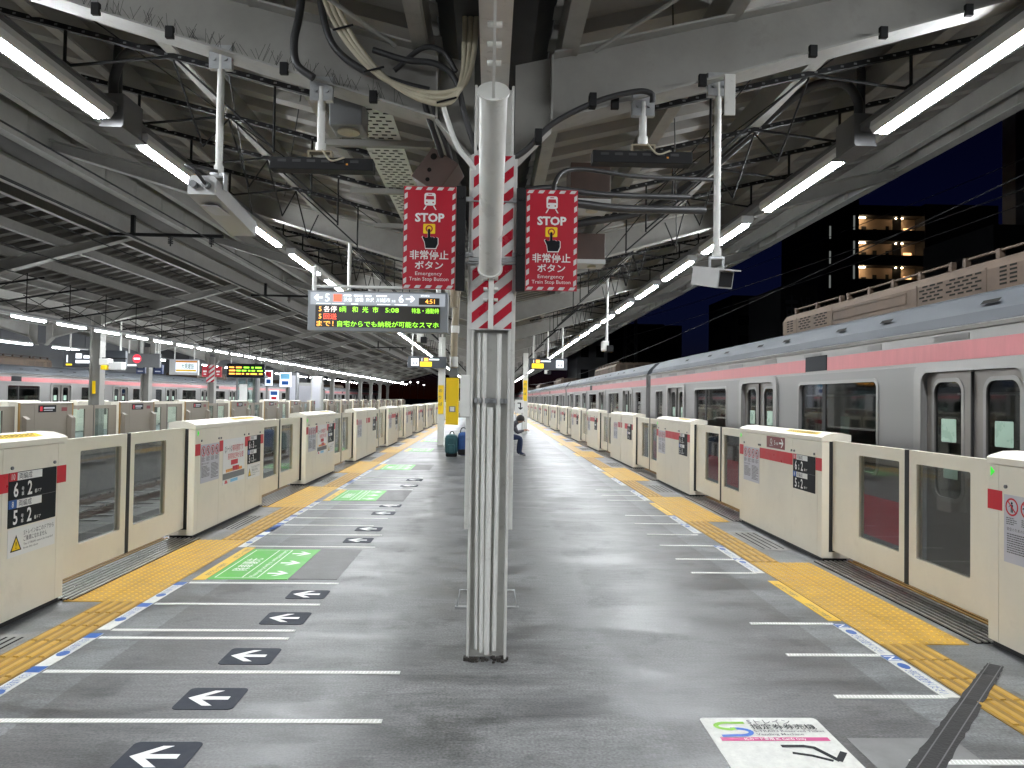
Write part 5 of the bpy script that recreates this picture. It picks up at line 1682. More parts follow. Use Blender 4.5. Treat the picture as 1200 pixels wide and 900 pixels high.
t.text('現在時刻', 0.026, 1.30, 0.415, o, UPX, UPZ, L_SIGN, bold=0.0)
for a, c in ((0.10, 0.26), (0.28, 0.42), (0.50, 0.58), (0.8, 0.95), (1.0, 1.15)):
    t.rect(a, c, 0.312, 0.320, o, UPX, UPZ, 0.001, L_SIGN)
t.rect(1.28, 1.52, 0.32, 0.40, o, UPX, UPZ, 0.002, M_LEDBACK)
t.text('4:51', 0.072, 1.41, 0.335, (bx0, by - 0.007, bz0), UPX, UPZ, L_AMBER, 'C')
t.build('lettering', head)
t = MB(); o = (bx0, by - 0.0065, bz0)
RZ = (0.225, 0.14, 0.057)
t.text('5', 0.078, 0.145, RZ[0], o, UPX, UPZ, L_AMBER, 'C'); t.textfit('各停', 0.185, 0.335, RZ[0], 0.055, o, UPX, UPZ, L_WHITE, bold=0.0); t.textfit('8両', 0.365, 0.445, RZ[0], 0.055, o, UPX, UPZ, L_GREEN, bold=0.0)
for i, ch in enumerate('和光市'):
    t.text(ch, 0.072, 0.545 + i * 0.118, RZ[0], o, UPX, UPZ, L_GREEN, 'C')
t.textfit('5:08', 0.895, 1.05, RZ[0], 0.055, o, UPX, UPZ, L_GREEN, bold=0.0); t.textfit('特急・通勤特', 1.20, 1.515, RZ[0], 0.048, o, UPX, UPZ, L_GREEN, bold=0.0)
t.text('5', 0.078, 0.145, RZ[1], o, UPX, UPZ, L_AMBER, 'C'); t.textfit('回送', 0.185, 0.335, RZ[1], 0.055, o, UPX, UPZ, L_RED)
t.textfit('まで！', 0.105, 0.30, RZ[2], 0.055, o, UPX, UPZ, L_AMBER); t.textfit('自宅からでも納税が可能なスマホ', 0.345, 1.515, RZ[2], 0.055, o, UPX, UPZ, L_GREEN, bold=0.0)
t.build('lettering', led)
for x in (bx0 + 0.05, bx1 - 0.12):
    m = MB(); m.tube([(x, by + 0.09, bz1), (x, by + 0.09, 3.06), (x, by + 0.12, 3.09), (x, FY0 + BAY - 0.06, 3.09), (x, FY0 + BAY - 0.03, 3.12), (x, FY0 + BAY - 0.03, zb(x) + 0.01)], 0.028, M_POLE, 12); m.build('hanger_pole', r)
m = MB(); m.tube([(bx0 + 0.05, by + 0.09, bz1 + 0.06), (bx1 - 0.12, by + 0.09, bz1 + 0.06)], 0.018, M_POLE, 8); m.build('cross_bar', r)

# guide boards farther along the platform
def guide_board(x0, x1, mirror, lab):
    r = thing('guide_board', lab, 'sign board', ((x0 + x1) / 2, 24.0, 2.55), 'hanging guide boards')
    y = 24.0
    m = MB(); m.cbox(x0, x1, y, y + 0.15, 2.555, 2.93, 0.01, M_BOARDD); c = m.build('case', r)
    t = MB(); o = (x0, y - 0.002, 2.555); W = x1 - x0
    ex = 0.12 if not mirror else W - 0.36
    t.rect(ex, ex + 0.24, 0.07, 0.31, o, UPX, UPZ, 0.004, L_SIGN)
    for k in range(3):
        t.rect(ex + 0.05 + k * .055, ex + 0.085 + k * .055, 0.10, 0.20, (x0, y - .006, 2.555), UPX, UPZ, 0.002, M_GREYTXT)
    t.textfit('▲▼', ex + .06, ex + .18, .225, .045, (x0, y - .006, 2.555), UPX, UPZ, M_GREYTXT)
    yx = ex + 0.29 if not mirror else ex - 0.80
    t.rect(yx, yx + 0.38, 0.05, 0.20, o, UPX, UPZ, 0.004, L_SIGNY)
    t.textfit('出口', yx + .05, yx + .18, .09, .06, (x0, y - .006, 2.555), UPX, UPZ, M_BLACK)
    t.text('1', 0.14, yx + 0.05, 0.23, o, UPX, UPZ, L_SIGN)
    t.rect(yx + 0.13, yx + 0.26, 0.225, 0.325, o, UPX, UPZ, 0.004, L_AMBER)
    t.rect(yx + 0.29, yx + 0.62, 0.26, 0.30, o, UPX, UPZ, 0.004, L_SIGN)
    t.build('lettering', c)
    for x in (x0 + 0.15, x1 - 0.15):
        m = MB(); m.tube([(x, y + 0.07, 2.93), (x, y + 0.07, zt(x))], 0.025, M_POLE, 8); m.build('hanger_pole', r)
guide_board(-2.72, -1.45, False, 'dark hanging guide board with white icon and yellow patch, left of the column')
guide_board(1.26, 2.52, True, 'dark hanging guide board with white icon and yellow patch, right of the column')
# speaker and camera drops farther away on the right
for k, (x, y, z) in enumerate(((2.55, 16.0, 2.66), (2.15, 27.5, 2.55), (-1.65, 17.5, 2.9))):
    r = thing('drop_camera', 'small white camera on a long drop pole, %s' % ('above the train roof on the right' if k == 0 else 'below the right guide board' if k == 1 else 'behind the departure board'), 'camera', (x, y, z), 'small cameras on long poles')
    m = MB(); m.tube([(x, y, z + 0.2), (x, y, zt(x))], 0.028, M_POLE, 8); m.build('pole', r)
    m = MB(); m.cbox(x - 0.11, x + 0.03, y - 0.12, y + 0.12, z, z + 0.22, 0.02, M_POLE); m.build('body', r)
    m = MB(); m.cbox(x - 0.02, x + 0.12, y - 0.16, y + 0.05, z - 0.02, z + 0.12, 0.01, M_BLKST); m.build('lens_hood', r)
# ------------------------------------------------------------------ trains
CARL = 19.5
DOORS = [2.52, 7.34, 12.16, 16.98]
def build_car():
    """side face on local x=0 looking to -x, y from 0 to CARL, z=0 at platform level"""
    r = thing('train_car', 'x', 'train car')
    xd, O_ = (0, -1, 0), (0, CARL, 0)
    def U(y): return CARL - y
    holes = []
    wins = []
    for a, c in zip(DOORS[:-1], DOORS[1:]):
        wins.append(((a + c) / 2 - 0.95, (a + c) / 2 + 0.95))
    wins += [(0.62, 1.32), (CARL - 1.32, CARL - 0.62)]
    for a, c in wins:
        holes.append(rr(U(c), U(a), 0.86, 1.81, 0.07))
    for d in DOORS:
        holes.append(rr(U(d + 0.655), U(d - 0.655), -0.03, 1.875, 0.10))
    m = MB(); m.plate([(0.0, -0.62), (CARL, -0.62), (CARL, 1.935), (0.0, 1.935)], holes, 0.05, O_, xd, UPZ, M_STAIN)
    side = m.build('side_wall', r)
    m = MB()
    y = 0.0
    m.box(0.004, 0.03, 0.0, CARL, 1.936, 2.21, M_STAINB); m.build('cantrail', r)
    edges = [0.03]
    disp = (9.92, 10.52)
    for a, c in ((0.03, disp[0]), (disp[1], CARL - 0.03)):
        m = MB(); m.box(-0.0015, 0.0035, a, c, 1.965, 2.125, M_PINK); m.build('pink_stripe', r)
    m = MB(); m.cbox(-0.006, 0.0035, disp[0] + 0.01, disp[1] - 0.01, 1.972, 2.155, 0.002, M_BLACK); m.build('destination_display', r)
    for k in range(14):
        yy = 0.5 + k * 1.37
        m = MB(); m.box(-0.0005, 0.0035, yy, yy + random.uniform(0.25, 0.7), 2.135, 2.19, M_STAIN); m.build('dull_panel', r)
    m = MB(); m.prism([(-0.028, 2.212), (-0.034, 2.245), (0.03, 2.262), (0.03, 2.212)], 'y', 0.0, CARL, M_STAINB); m.build('gutter', r)
    roof = [(0.02, 2.262), (0.06, 2.36), (0.24, 2.535), (0.45, 2.60), (0.9, 2.65), (1.4, 2.665), (1.9, 2.65), (2.35, 2.60), (2.56, 2.535), (2.74, 2.36), (2.78, 2.262)]
    m = MB(); m.prism(roof, 'y', 0.0, CARL, M_ROOF, False); rf = m.build('roof', r)
    for k in range(12):
        yy = 2.0 + k * 1.28 + (0.3 if k % 2 else 0)
        p0, p1 = Vector((0.10, 0, 2.415)), Vector((0.13, 0, 2.447))
        m = MB(); m.add([(p0.x - .012, yy, p0.z + .006), (p1.x - .012, yy, p1.z + .008), (p1.x - .012, yy + .22, p1.z + .008), (p0.x - .012, yy + .22, p0.z + .006)], [(0, 1, 2, 3)], M_DARKGAP); m.build('slot', rf)
    # lower red band between the doors
    cuts = [0.05] + [v for d in DOORS for v in (d - 0.78, d + 0.78)] + [CARL - 0.05]
    for a, c in zip(cuts[0::2], cuts[1::2]):
        m = MB(); m.box(-0.002, 0.001, a, c, 0.20, 0.62, M_REDBAND); m.build('red_band', side)
    for a, c in wins:
        w = MB(); w.plate(rr(U(c) - 0.035, U(a) + 0.035, 0.825, 1.845, 0.09), [rr(U(c), U(a), 0.86, 1.81, 0.07)], 0.012, (-0.010, CARL, 0), xd, UPZ, M_STAINB); f = w.build('window', r)
        w = MB(); w.box(0.030, 0.036, a - 0.01, c + 0.01, 0.85, 1.82, M_TGLASS); w.build('pane', f)
        if c - a > 1.2:
            w = MB(); w.box(0.022, 0.046, a + 1.21, a + 1.29, 0.861, 1.809, M_SEAL); w.build('mullion', f)
            w = MB(); w.box(0.0375, 0.0395, a + 0.66, a + 0.86, 1.23, 1.43, M_STICK); w.build('sticker', f)
            w = MB(); w.box(0.03, 0.045, a + 0.02, c - 0.02, 1.36, 1.372, M_SEAL) if False else None
    for d in DOORS:
        w = MB(); w.plate(rr(U(d + 0.76), U(d - 0.76), -0.05, 1.955, 0.12), [rr(U(d + 0.65), U(d - 0.65), -0.04, 1.87, 0.10)], 0.03, (-0.028, CARL, 0), xd, UPZ, M_STAINB)
        f = w.build('door_frame', r)
        for sg in (-1, 1):
            a, c = (d - 0.648, d - 0.006) if sg < 0 else (d + 0.006, d + 0.648)
            wc = (a + c) / 2 + sg * 0.02
            wa, wb = wc - 0.195, wc + 0.195
            w = MB(); w.plate(rr(U(c), U(a), -0.02, 1.868, 0.02), [rr(U(wb), U(wa), 0.76, 1.785, 0.10)], 0.03, (0.035, CARL, 0), xd, UPZ, M_DOORST); lf = w.build('door_leaf', r)
            w = MB(); w.plate(rr(U(wb) - 0.03, U(wa) + 0.03, 0.73, 1.815, 0.12), [rr(U(wb) + 0.004, U(wa) - 0.004, 0.764, 1.781, 0.098)], 0.012, (0.031, CARL, 0), xd, UPZ, M_STAINB); w.build('window_trim', lf)
            w = MB(); w.box(0.050, 0.055, wa - 0.01, wb + 0.01, 0.75, 1.795, M_TGLASS); w.build('pane', lf)
            w = MB(); w.slab(rr(U(wc + 0.11), U(wc - 0.10), 1.25, 1.455, 0.012), (0.0492, CARL, 0), xd, UPZ, 0.001, M_STICK); w.build('sticker', lf)
            w = MB(); w.slab(rr(U(wc + 0.08), U(wc - 0.12), 0.93, 1.06, 0.01), (0.0492, CARL, 0), xd, UPZ, 0.001, M_STICK); w.build('sticker', lf)
        w = MB(); w.box(0.012, 0.034, d - 0.005, d + 0.005, -0.02, 1.86, M_SEAL); w.build('door_seal', r)
    # roof cooling unit: rounded cover, vents, rails
    a0, a1 = 7.30, 12.35
    prof = [(0.45, 2.58), (0.45, 2.80), (0.50, 2.88), (0.62, 2.925), (1.0, 2.95), (1.8, 2.95), (2.18, 2.925), (2.30, 2.88), (2.35, 2.80), (2.35, 2.58)]
    m = MB(); m.prism(prof, 'y', a0, a1, M_ACU); ac = m.build('cooling_unit', r)
    for ya in (a0 + 0.48, a0 + 1.55, a1 - 1.6, a1 - 0.5):
        m = MB(); m.box(0.444, 0.4495, ya, ya + 0.02, 2.60, 2.82, M_ACU); m.build('seam', ac)
    vents = MB()
    def grid(y0, cols, rows, stag):
        for j in range(rows):
            for i in range(cols):
                yy = y0 + i * 0.125 + (0.055 if (stag and j % 2) else 0)
                vents.box(0.4462, 0.4494, yy, yy + 0.085, 2.635 + j * 0.036, 2.652 + j * 0.036, M_DARKGAP)
    grid(a0 + 0.10, 2, 5, False); grid(a0 + 0.55, 4, 5, True); grid(a0 + 1.12, 3, 5, True)
    grid(a1 - 0.36, 2, 5, False); grid(a1 - 0.95, 3, 5, True); grid(a1 - 1.45, 3, 5, True)
    for j in range(5):
        for i in range(6):
            vents.box(0.62 + i * 0.27, 0.82 + i * 0.27, a0 - 0.0045, a0 - 0.0008, 2.66 + j * 0.045, 2.68 + j * 0.045, M_DARKGAP)
    tag(vents.build('vent_slots', ac), kind='stuff')
    m = MB(); m.plate([(U(a0 + 3.45), 2.655), (U(a0 + 1.75), 2.655), (U(a0 + 1.75), 2.775), (U(a0 + 3.45), 2.775)], [[(U(a0 + 3.44), 2.665), (U(a0 + 1.76), 2.665), (U(a0 + 1.76), 2.765), (U(a0 + 3.44), 2.765)]], 0.006, (0.443, CARL, 0), xd, UPZ, M_ACU); m.build('hatch_rim', ac)
    for ya, yb_ in ((a0 + 0.05, a0 + 0.98), (a0 + 1.2, a0 + 3.3), (a0 + 3.5, a0 + 4.9)):
        m = MB(); m.tube([(0.60, ya, 2.985), (0.60, yb_, 2.985)], 0.014, M_ACU, 6)
        n = max(2, int((yb_ - ya) / 0.5))
        for k in range(n + 1):
            yy = ya + (yb_ - ya) * k / n
            m.box(0.575, 0.625, yy - 0.025, yy + 0.025, 2.91, 3.0, M_ACU)
        m.build('rail', ac)
    # ends, far side, floor, seats, underframe
    for yy in (0.0, CARL - 0.05):
        m = MB(); m.box(0.05, 2.75, yy + 0.001, yy + 0.049, -0.62, 2.255, M_STAIN); e = m.build('end_wall', r)
    m = MB(); m.box(0.55, 2.25, -0.24, -0.001, -0.35, 2.2, M_UNDER); m.build('gangway', r)
    m = MB(); m.box(0.55, 2.25, CARL + 0.001, CARL + 0.24, -0.35, 2.2, M_UNDER); m.build('gangway', r)
    m = MB(); m.box(2.75, 2.80, 0.05, CARL - 0.05, -0.62, 0.88, M_INTER); m.box(2.75, 2.80, 0.05, CARL - 0.05, 1.82, 2.255, M_INTER)
    for d in DOORS:
        m.box(2.75, 2.80, d - 1.45, d + 1.45, 0.8805, 1.8195, M_INTER)
    m.build('far_wall', r)
    m = MB(); m.box(0.06, 2.74, 0.06, CARL - 0.06, -0.06, -0.035, M_INTER); m.build('floor', r)
    m = MB(); m.box(0.06, 2.74, 0.06, CARL - 0.06, 2.21, 2.235, M_SILVER); m.build('ceiling', r)
    for a, c in zip(DOORS[:-1], DOORS[1:]):
        m = MB(); m.box(2.25, 2.74, a + 0.85, c - 0.85, 0.32, 0.42, M_SEAT); m.box(2.62, 2.74, a + 0.85, c - 0.85, 0.42, 0.86, M_SEAT); m.build('bench', r)
        m = MB(); m.box(0.08, 0.22, a + 0.85, c - 0.85, 0.42, 0.84, M_SEAT); m.build('bench', r)
        for yy in (a + 0.8, c - 0.8):
            m = MB(); m.tube([(0.55, yy, -0.03), (0.55, yy, 2.2)], 0.016, M_STAINB, 8); m.build('grab_pole', r)
            m = MB(); m.box(2.25, 2.74, yy - 0.02, yy + 0.02, 0.1, 1.3, M_SILVER); m.build('partition', r)
        m = MB(); m.box(2.45, 2.74, a + 0.9, c - 0.9, 1.72, 1.75, M_SILVER); m.build('luggage_rack', r)
    m = MB(); m.box(0.25, 2.55, 0.4, CARL - 0.4, -1.0, -0.621, M_UNDER); m.build('underframe', r)
    for yy in (2.0, CARL - 4.4):
        m = MB()
        for q in (0.0, 2.1):
            for x in (0.83, 1.9):
                m.tube([(x, yy + q + 0.15, -0.60 - 0.0), (x + 0.12, yy + q + 0.15, -0.60)], 0.40, M_RUST, 16)
        m.build('bogie', r)
    # small printed marks on the side
    m = MB(); m.rect(U(8.35), U(8.1), 1.15, 1.22, (-0.0035, CARL, 0), xd, UPZ, 0.001, M_GREYTXT) if False else None
    return r
car0 = build_car(); car_used = []
BASE_R = -1.36
for k in range(6):
    lab = ['nearest stainless train car with pink stripe at the right-hand platform edge', 'second stainless train car of the right-hand train, beyond the first car gap'][k] if k < 2 else '%s stainless train car of the right-hand train, seen far along the platform' % nth(k + 1)
    instance(car0, car_used, (4.0, BASE_R + 20.0 * k, 0), lab, group='cars of the train on the right')
for k in range(5):
    lab = '%s pink-striped train car from the left picture edge beyond the far platform' % nth(k + 1)
    instance(car0, car_used, (-17.62, 37.92 + 20.0 * k, 0), lab, rz=math.pi, group='cars of the train beyond the far platform')

# ------------------------------------------------------------------ far platform: gates seen from the track side
FGX = -11.40
def back_housing():
    r = thing('far_gate_housing', 'x', 'platform gate')
    L = 2.2
    m = MB(); m.cbox(-0.28, -0.004, 0, L, 0.03, 1.29, 0.008, M_TAUPE); m.build('body', r)
    for a, c in ((0, 0.55), (0.55, L - 0.25), (L - 0.25, L)):
        m = MB(); m.cbox(-0.003, 0.006, a + 0.003, c - 0.003, 0.05, 1.27, 0.002, M_TAUPE); m.build('back_panel', r)
    m = MB(); m.prism([(0.012, 1.292), (0.012, 1.305), (-0.10, 1.325), (-0.30, 1.315), (-0.30, 1.292)], 'y', -0.01, L + 0.01, M_CREAM2); m.build('lid', r)
    m = MB(); m.box(-0.278, 0.002, -0.012, -0.001, 0.03, 1.288, M_CREAM2); m.build('end_cap', r)
    m = MB(); m.box(-0.02, 0.010, L + 0.001, L + 0.045, 0.05, 1.30, M_GOLD); m.build('edge_trim', r)
    m = MB(); m.box(-0.02, 0.010, -0.06, -0.013, 0.05, 1.30, M_GOLD); m.build('edge_trim', r)
    m = MB(); m.box(0.0065, 0.0095, 0.70, 1.45, 1.06, 1.24, M_BLACK); p = m.build('car_plate', r)
    t = MB(); t.rect(0.06, 0.17, 0.03, 0.15, (0.0095, 0.70, 1.06), UPY, UPZ, 0.001, M_RED); t.rect(0.22, 0.68, 0.09, 0.13, (0.0095, 0.70, 1.06), UPY, UPZ, 0.001, M_LTGREY); t.rect(0.22, 0.60, 0.04, 0.06, (0.0095, 0.70, 1.06), UPY, UPZ, 0.001, M_LTGREY); t.build('lettering', p)
    m = MB(); m.box(0.0065, 0.0085, 1.70, 1.95, 1.08, 1.18, M_MAROON); m.build('red_label', r)
    # cable cover with an angled top at the end, dark slot under it
    m = MB(); m.prism([(0.007, 0.2), (0.12, 0.2), (0.12, 0.90), (0.007, 0.98)], 'y', 0.06, 0.22, M_TAUPE); m.build('cable_cover', r)
    m = MB(); m.prism([(0.007, 0.2), (0.12, 0.2), (0.12, 0.90), (0.007, 0.98)], 'y', L - 0.22, L - 0.04, M_TAUPE); m.build('cable_cover', r)
    return r
def glass_leaf():
    r = thing('far_gate_leaf', 'x', 'gate leaf')
    L = 1.28
    m = MB(); m.plate([(0, 0.1), (L, 0.1), (L, 1.22), (0, 1.22)], [rr(0.07, 0.83, 0.2, 1.12, 0.01, 2)], 0.04, (0.0, 0, 0), UPY, UPZ, M_TAUPE); m.build('leaf_frame', r)
    m = MB(); m.box(-0.024, -0.018, 0.06, 0.84, 0.19, 1.13, M_PGLASS); m.build('pane', r)
    m = MB(); m.box(-0.045, 0.004, -0.03, -0.001, 0.1, 1.225, M_SEAL); m.build('edge_seal', r)
    return r
fh = back_housing(); fh_used = []; fl = glass_leaf(); fl_used = []
FGY = [18.10 + PER * k for k in range(-1, 17)]
for k, y in enumerate(FGY):
    instance(fh, fh_used, (FGX, y, 0), '%s taupe back of a gate housing from the left along the far platform' % nth(k + 1), group='gate housings of the far platform seen from the track')
    for j in (0, 1):
        instance(fl, fl_used, (FGX - 0.12, y + 2.2 + (1.33 if j else 0.04), 0), '%s glazed leaf of the %s gate opening on the far platform' % ('nearer' if j == 0 else 'farther', nth(k + 1)), group='glazed gate leaves of the far platform')
# the far platform's other edge: cream fronts
fr_used = []
fp = thing('far_front_gate', 'x', 'platform gate')
m = MB(); m.cbox(-0.28, -0.004, 0, 2.39, 0.03, 1.19, 0.006, M_CREAM); m.build('body', fp)
m = MB(); m.prism([(0.008, 1.192), (0.008, 1.236), (-0.02, 1.252), (-0.10, 1.276), (-0.2, 1.28), (-0.29, 1.262), (-0.29, 1.192)], 'y', -0.006, 2.396, M_CREAM2); m.build('lid', fp)
for a, c in ((0, .14), (.75, 1.6), (2.27, 2.39)):
    m = MB(); m.box(-0.003, 0.0, a, c, 0.898, 1.026, M_RED); m.build('red_panel', fp)
m = MB(); m.box(-0.003, 0.0, 1.70, 2.24, 0.655, 1.027, M_BLACK); m.build('number_plate', fp)
m = MB(); m.box(-0.16, -0.11, 2.40, 4.81, 0.115, 1.205, M_CREAM); m.build('leaf', fp)
for k in range(15):
    instance(fp, fr_used, (-16.55, 20.2 + PER * k, 0), '%s cream gate unit from the left on the far edge of the far platform' % nth(k + 1), group='cream gates on the far edge of the far platform')

# ------------------------------------------------------------------ canopy over the far platform and the tracks
FC = -14.2
canopy2 = thing('far_canopy', 'dark ribbed canopy over the far platform and the left-hand tracks', 'canopy', (FC, 0, 3.6))
FCY0 = 3.0
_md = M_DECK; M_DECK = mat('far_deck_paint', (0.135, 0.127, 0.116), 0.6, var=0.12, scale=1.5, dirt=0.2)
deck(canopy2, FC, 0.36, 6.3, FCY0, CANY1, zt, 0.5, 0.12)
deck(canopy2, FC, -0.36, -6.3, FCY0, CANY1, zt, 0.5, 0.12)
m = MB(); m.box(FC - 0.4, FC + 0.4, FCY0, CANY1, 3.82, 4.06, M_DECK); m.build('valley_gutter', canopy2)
for sgn in (-1, 1):
    for x in (0.42, 1.45, 2.50, 3.55, 4.60, 5.62):
        m = MB(); z0 = zt(x); X = FC + sgn * x
        m.box(X - 0.006, X + 0.006, FCY0, CANY1, z0 + 0.012, z0 + PZ - 0.01, M_PURLIN)
        m.box(X - 0.006, X + sgn * 0.10, FCY0, CANY1, z0 + 0.001, z0 + 0.012, M_FLANGE)
        m.build('purlin', canopy2)
# girder and cover strip on the meeting line between both canopies
m = MB()
m.box(-7.25, -7.23, FCY0, CANY1, 4.72, 5.06, M_PURLIN); m.box(-7.33, -7.15, FCY0, CANY1, 4.705, 4.72, M_FLANGE); m.box(-7.33, -7.15, FCY0, CANY1, 5.06, 5.075, M_PURLIN)
m.build('ridge_girder', canopy2)
m = MB(); m.add([(-6.40, FCY0, 5.48), (-7.2, FCY0, 5.60), (-8.0, FCY0, 5.42), (-6.40, CANY1, 5.48), (-7.2, CANY1, 5.60), (-8.0, CANY1, 5.42)], [(0, 1, 4, 3), (1, 2, 5, 4)], M_DECK); m.build('cover_sheet', canopy2); M_DECK = _md
FFR = [16.4 + 7.1 * k for k in range(-1, 13)]
for k, y in enumerate(FFR):
    r = thing('canopy_portal', '%s steel frame from the left under the far canopy' % nth(k + 1), 'canopy frame', (FC, y, 0), 'frames of the far canopy')
    for sgn in (-1, 1):
        knee(r, sgn, y, FC); ibeam_arm(r, sgn, 0.37, 6.5, y, FC)
    cols = (FC,) if k != 2 else (-12.45, -16.0)
    for x in cols:
        for sgn in (-1, 1):
            m = MB(); m.box(x + sgn * 0.14, x + sgn * 0.165, y - 0.16, y + 0.16, 0.0, zb(abs(x - FC)) + 0.3, M_PURLIN); m.build('column_flange', r)
        m = MB(); m.box(x - 0.139, x + 0.139, y - 0.01, y + 0.01, 0.0, zb(abs(x - FC)) + 0.3, M_PURLIN); m.build('column_web', r)
# far lamps
for X, Z, p, L, y0, n, side in ((-11.0, 3.33, 1.78, 1.24, 15.3, 46, 'near'), (-16.6, 3.30, 3.6, 2.3, 21.0, 20, 'far')):
    grp = 'tube lamps over the %s edge of the far platform' % side
    q = make_lamp('far_tube_lamp', 'x', grp, L, False); used = []
    for k in range(n):
        instance(q, used, (X, y0 + k * p, Z), '%s small tube lamp from the left above the far platform, %s edge' % (nth(k + 1), side), group=grp)
    m = MB(); m.box(X - 0.04, X + 0.04, FCY0, CANY1, Z + 0.061, Z + 0.11, M_RACE)
    tag(m.build('lamp_raceway'), 'grey lamp channel over the %s edge of the far platform' % side, 'raceway', 'lamp raceways of the far platform')
q = thing('far_lamp_hanger', 'x', 'hanger')
m = MB(); m.bar((-11.0 + 0.4, 0, zt(2.8) - 0.05), (-11.0 - 2.3, 0, zt(0.9) - 0.05), 0.04, 0.04, M_BLKST); m.build('slotted_channel', q)
m = MB(); m.tube([(-11.0, 0, 3.44), (-11.0, 0, zt(3.2) - 0.05)], 0.012, M_BLKST, 5); m.build('rod', q)
m = MB(); m.tube([(-11.0, 0, 3.44), (-12.2, 0, zt(2.0) - 0.05)], 0.010, M_BLKST, 5); m.build('brace_rod', q)
m = MB(); m.tube([(-11.0, 0.02, 3.46), (-11.0, 1.75, zt(3.2) - 0.06)], 0.009, M_BLKST, 5); m.build('cross_tie', q)
used = []
for k in range(24):
    instance(q, used, (0, 15.8 + 1.78 * k, 0), '%s thin black hanger from the left over the near edge of the far platform' % nth(k + 1), group='lamp hangers of the far platform')

# overhead line: wires and brackets above the left tracks
for k, (x, z, rad, lab) in enumerate(((-5.42, 3.95, 0.010, 'contact wire over the nearer left track'), (-5.42, 4.55, 0.012, 'messenger wire over the nearer left track'), (-6.95, 4.60, 0.014, 'thick black feeder just under the ridge girder'), (-7.75, 4.55, 0.012, 'black feeder left of the ridge girder'), (-9.45, 3.95, 0.010, 'contact wire over the farther left track'), (-9.45, 4.45, 0.012, 'messenger wire over the farther left track'))):
    m = MB(); m.tube([(x, 2.0, z), (x, 50, z - 0.02), (x, CANY1, z)], rad, M_BLKST, 6)
    tag(m.build('overhead_wire'), lab, 'wire', 'overhead wires above the left tracks')
used = []
q = thing('catenary_bracket', 'x', 'bracket')
m = MB(); m.box(-7.35, -5.2, -0.03, 0.03, 4.60, 4.66, M_BLKST); m.build('arm', q)
m = MB(); m.box(-6.95, -6.88, -0.035, 0.035, 4.66, 5.0, M_BLKST); m.build('post', q)
for x in (-6.2, -5.42):
    m = MB()
    for j in range(4):
        m.tube([(x, 0, 4.59 - j * 0.035), (x, 0, 4.575 - j * 0.035)], 0.05, M_BLKST, 8)
    m.tube([(x, 0, 4.62), (x, 0, 4.42)], 0.012, M_BLKST, 6)
    m.build('insulator', q)
for k, y in enumerate((14.2, 22.5, 30.8, 45.0)):
    instance(q, used, (0, y, 0), '%s black overhead line bracket from the left above the left tracks' % nth(k + 1), group='overhead line brackets')

# ------------------------------------------------------------------ things on the far platform
def far_sign(name, lab, cat, x0, x1, y, z0, z1, back, fn, pole=True):
    r = thing(name, lab, cat, ((x0 + x1) / 2, y, z0))
    m = MB(); m.cbox(x0, x1, y, y + 0.15, z0, z1, 0.01, back); c = m.build('case', r)
    t = MB(); fn(t, (x0, y - 0.002, z0), x1 - x0, z1 - z0); t.build('lettering', c)
    if pole:
        for x in (x0 + 0.2, x1 - 0.2):
            m = MB(); m.tube([(x, y + 0.07, z1), (x, y + 0.07, zt(abs(x - FC)))], 0.03, M_POLE, 8); m.build('hanger_pole', r)
    return r
def PX(u, y):      # picture column to world x at depth y (picture 1200 wide)
    return (u - 574.5) * y / 855.9
def PZv(v, y):
    return EYE + (463.5 - v) * y / 855.9
y = 25.0
def f1(t, o, W, H):
    t.text('1', 0.62, 0.35, 0.42, o, UPX, UPZ, L_SIGN); t.rect(0.25, 1.0, 0.22, 0.34, o, UPX, UPZ, 0.004, L_SIGNY)
    t.textfit('渋谷 横浜方面', 1.15, 2.7, 0.72, 0.24, o, UPX, UPZ, L_SIGN); t.rect(1.15, 3.0, 0.50, 0.60, o, UPX, UPZ, 0.003, L_SIGN); t.rect(1.15, 2.5, 0.32, 0.40, o, UPX, UPZ, 0.003, L_SIGN)
far_sign('platform_number_sign', 'long dark hanging sign with a white 1 above the far platform', 'sign', PX(82, y), PX(122, y) + 0.9, y, PZv(434, y), PZv(414, y), M_BOARDD, lambda t, o, W, H: (t.text('1', 0.36, 0.12, 0.16, o, UPX, UPZ, L_SIGN), t.rect(0.1, 0.3, 0.06, 0.11, o, UPX, UPZ, 0.003, L_SIGNY), t.rect(0.42, 0.62, 0.30, 0.46, o, UPX, UPZ, 0.003, L_SIGN), t.rect(0.68, 1.15, 0.30, 0.40, o, UPX, UPZ, 0.003, L_SIGN), t.rect(0.42, 0.95, 0.14, 0.24, o, UPX, UPZ, 0.003, L_SIGN)))
y = 29.0
def f2(t, o, W, H):
    t.slab([(W * .38 + .17 * math.cos(a * .3927), H * .62 + .17 * math.sin(a * .3927)) for a in range(16)], o, UPX, UPZ, 0.006, glow('no_entry_red', (0.8, 0.03, 0.06), 0.6))
    t.rect(W * .38 - .12, W * .38 + .12, H * .62 - .03, H * .62 + .03, (o[0], o[1] - .007, o[2]), UPX, UPZ, 0.003, L_SIGN)
    t.rect(0.1, W - .9, 0.05, 0.11, o, UPX, UPZ, 0.003, L_SIGN)
far_sign('no_entry_sign', 'grey hanging sign with a red no-entry disc above the far platform', 'sign', PX(150, y), PX(192, y), y, PZv(433, y), PZv(417, y), M_GREYBOX, f2)
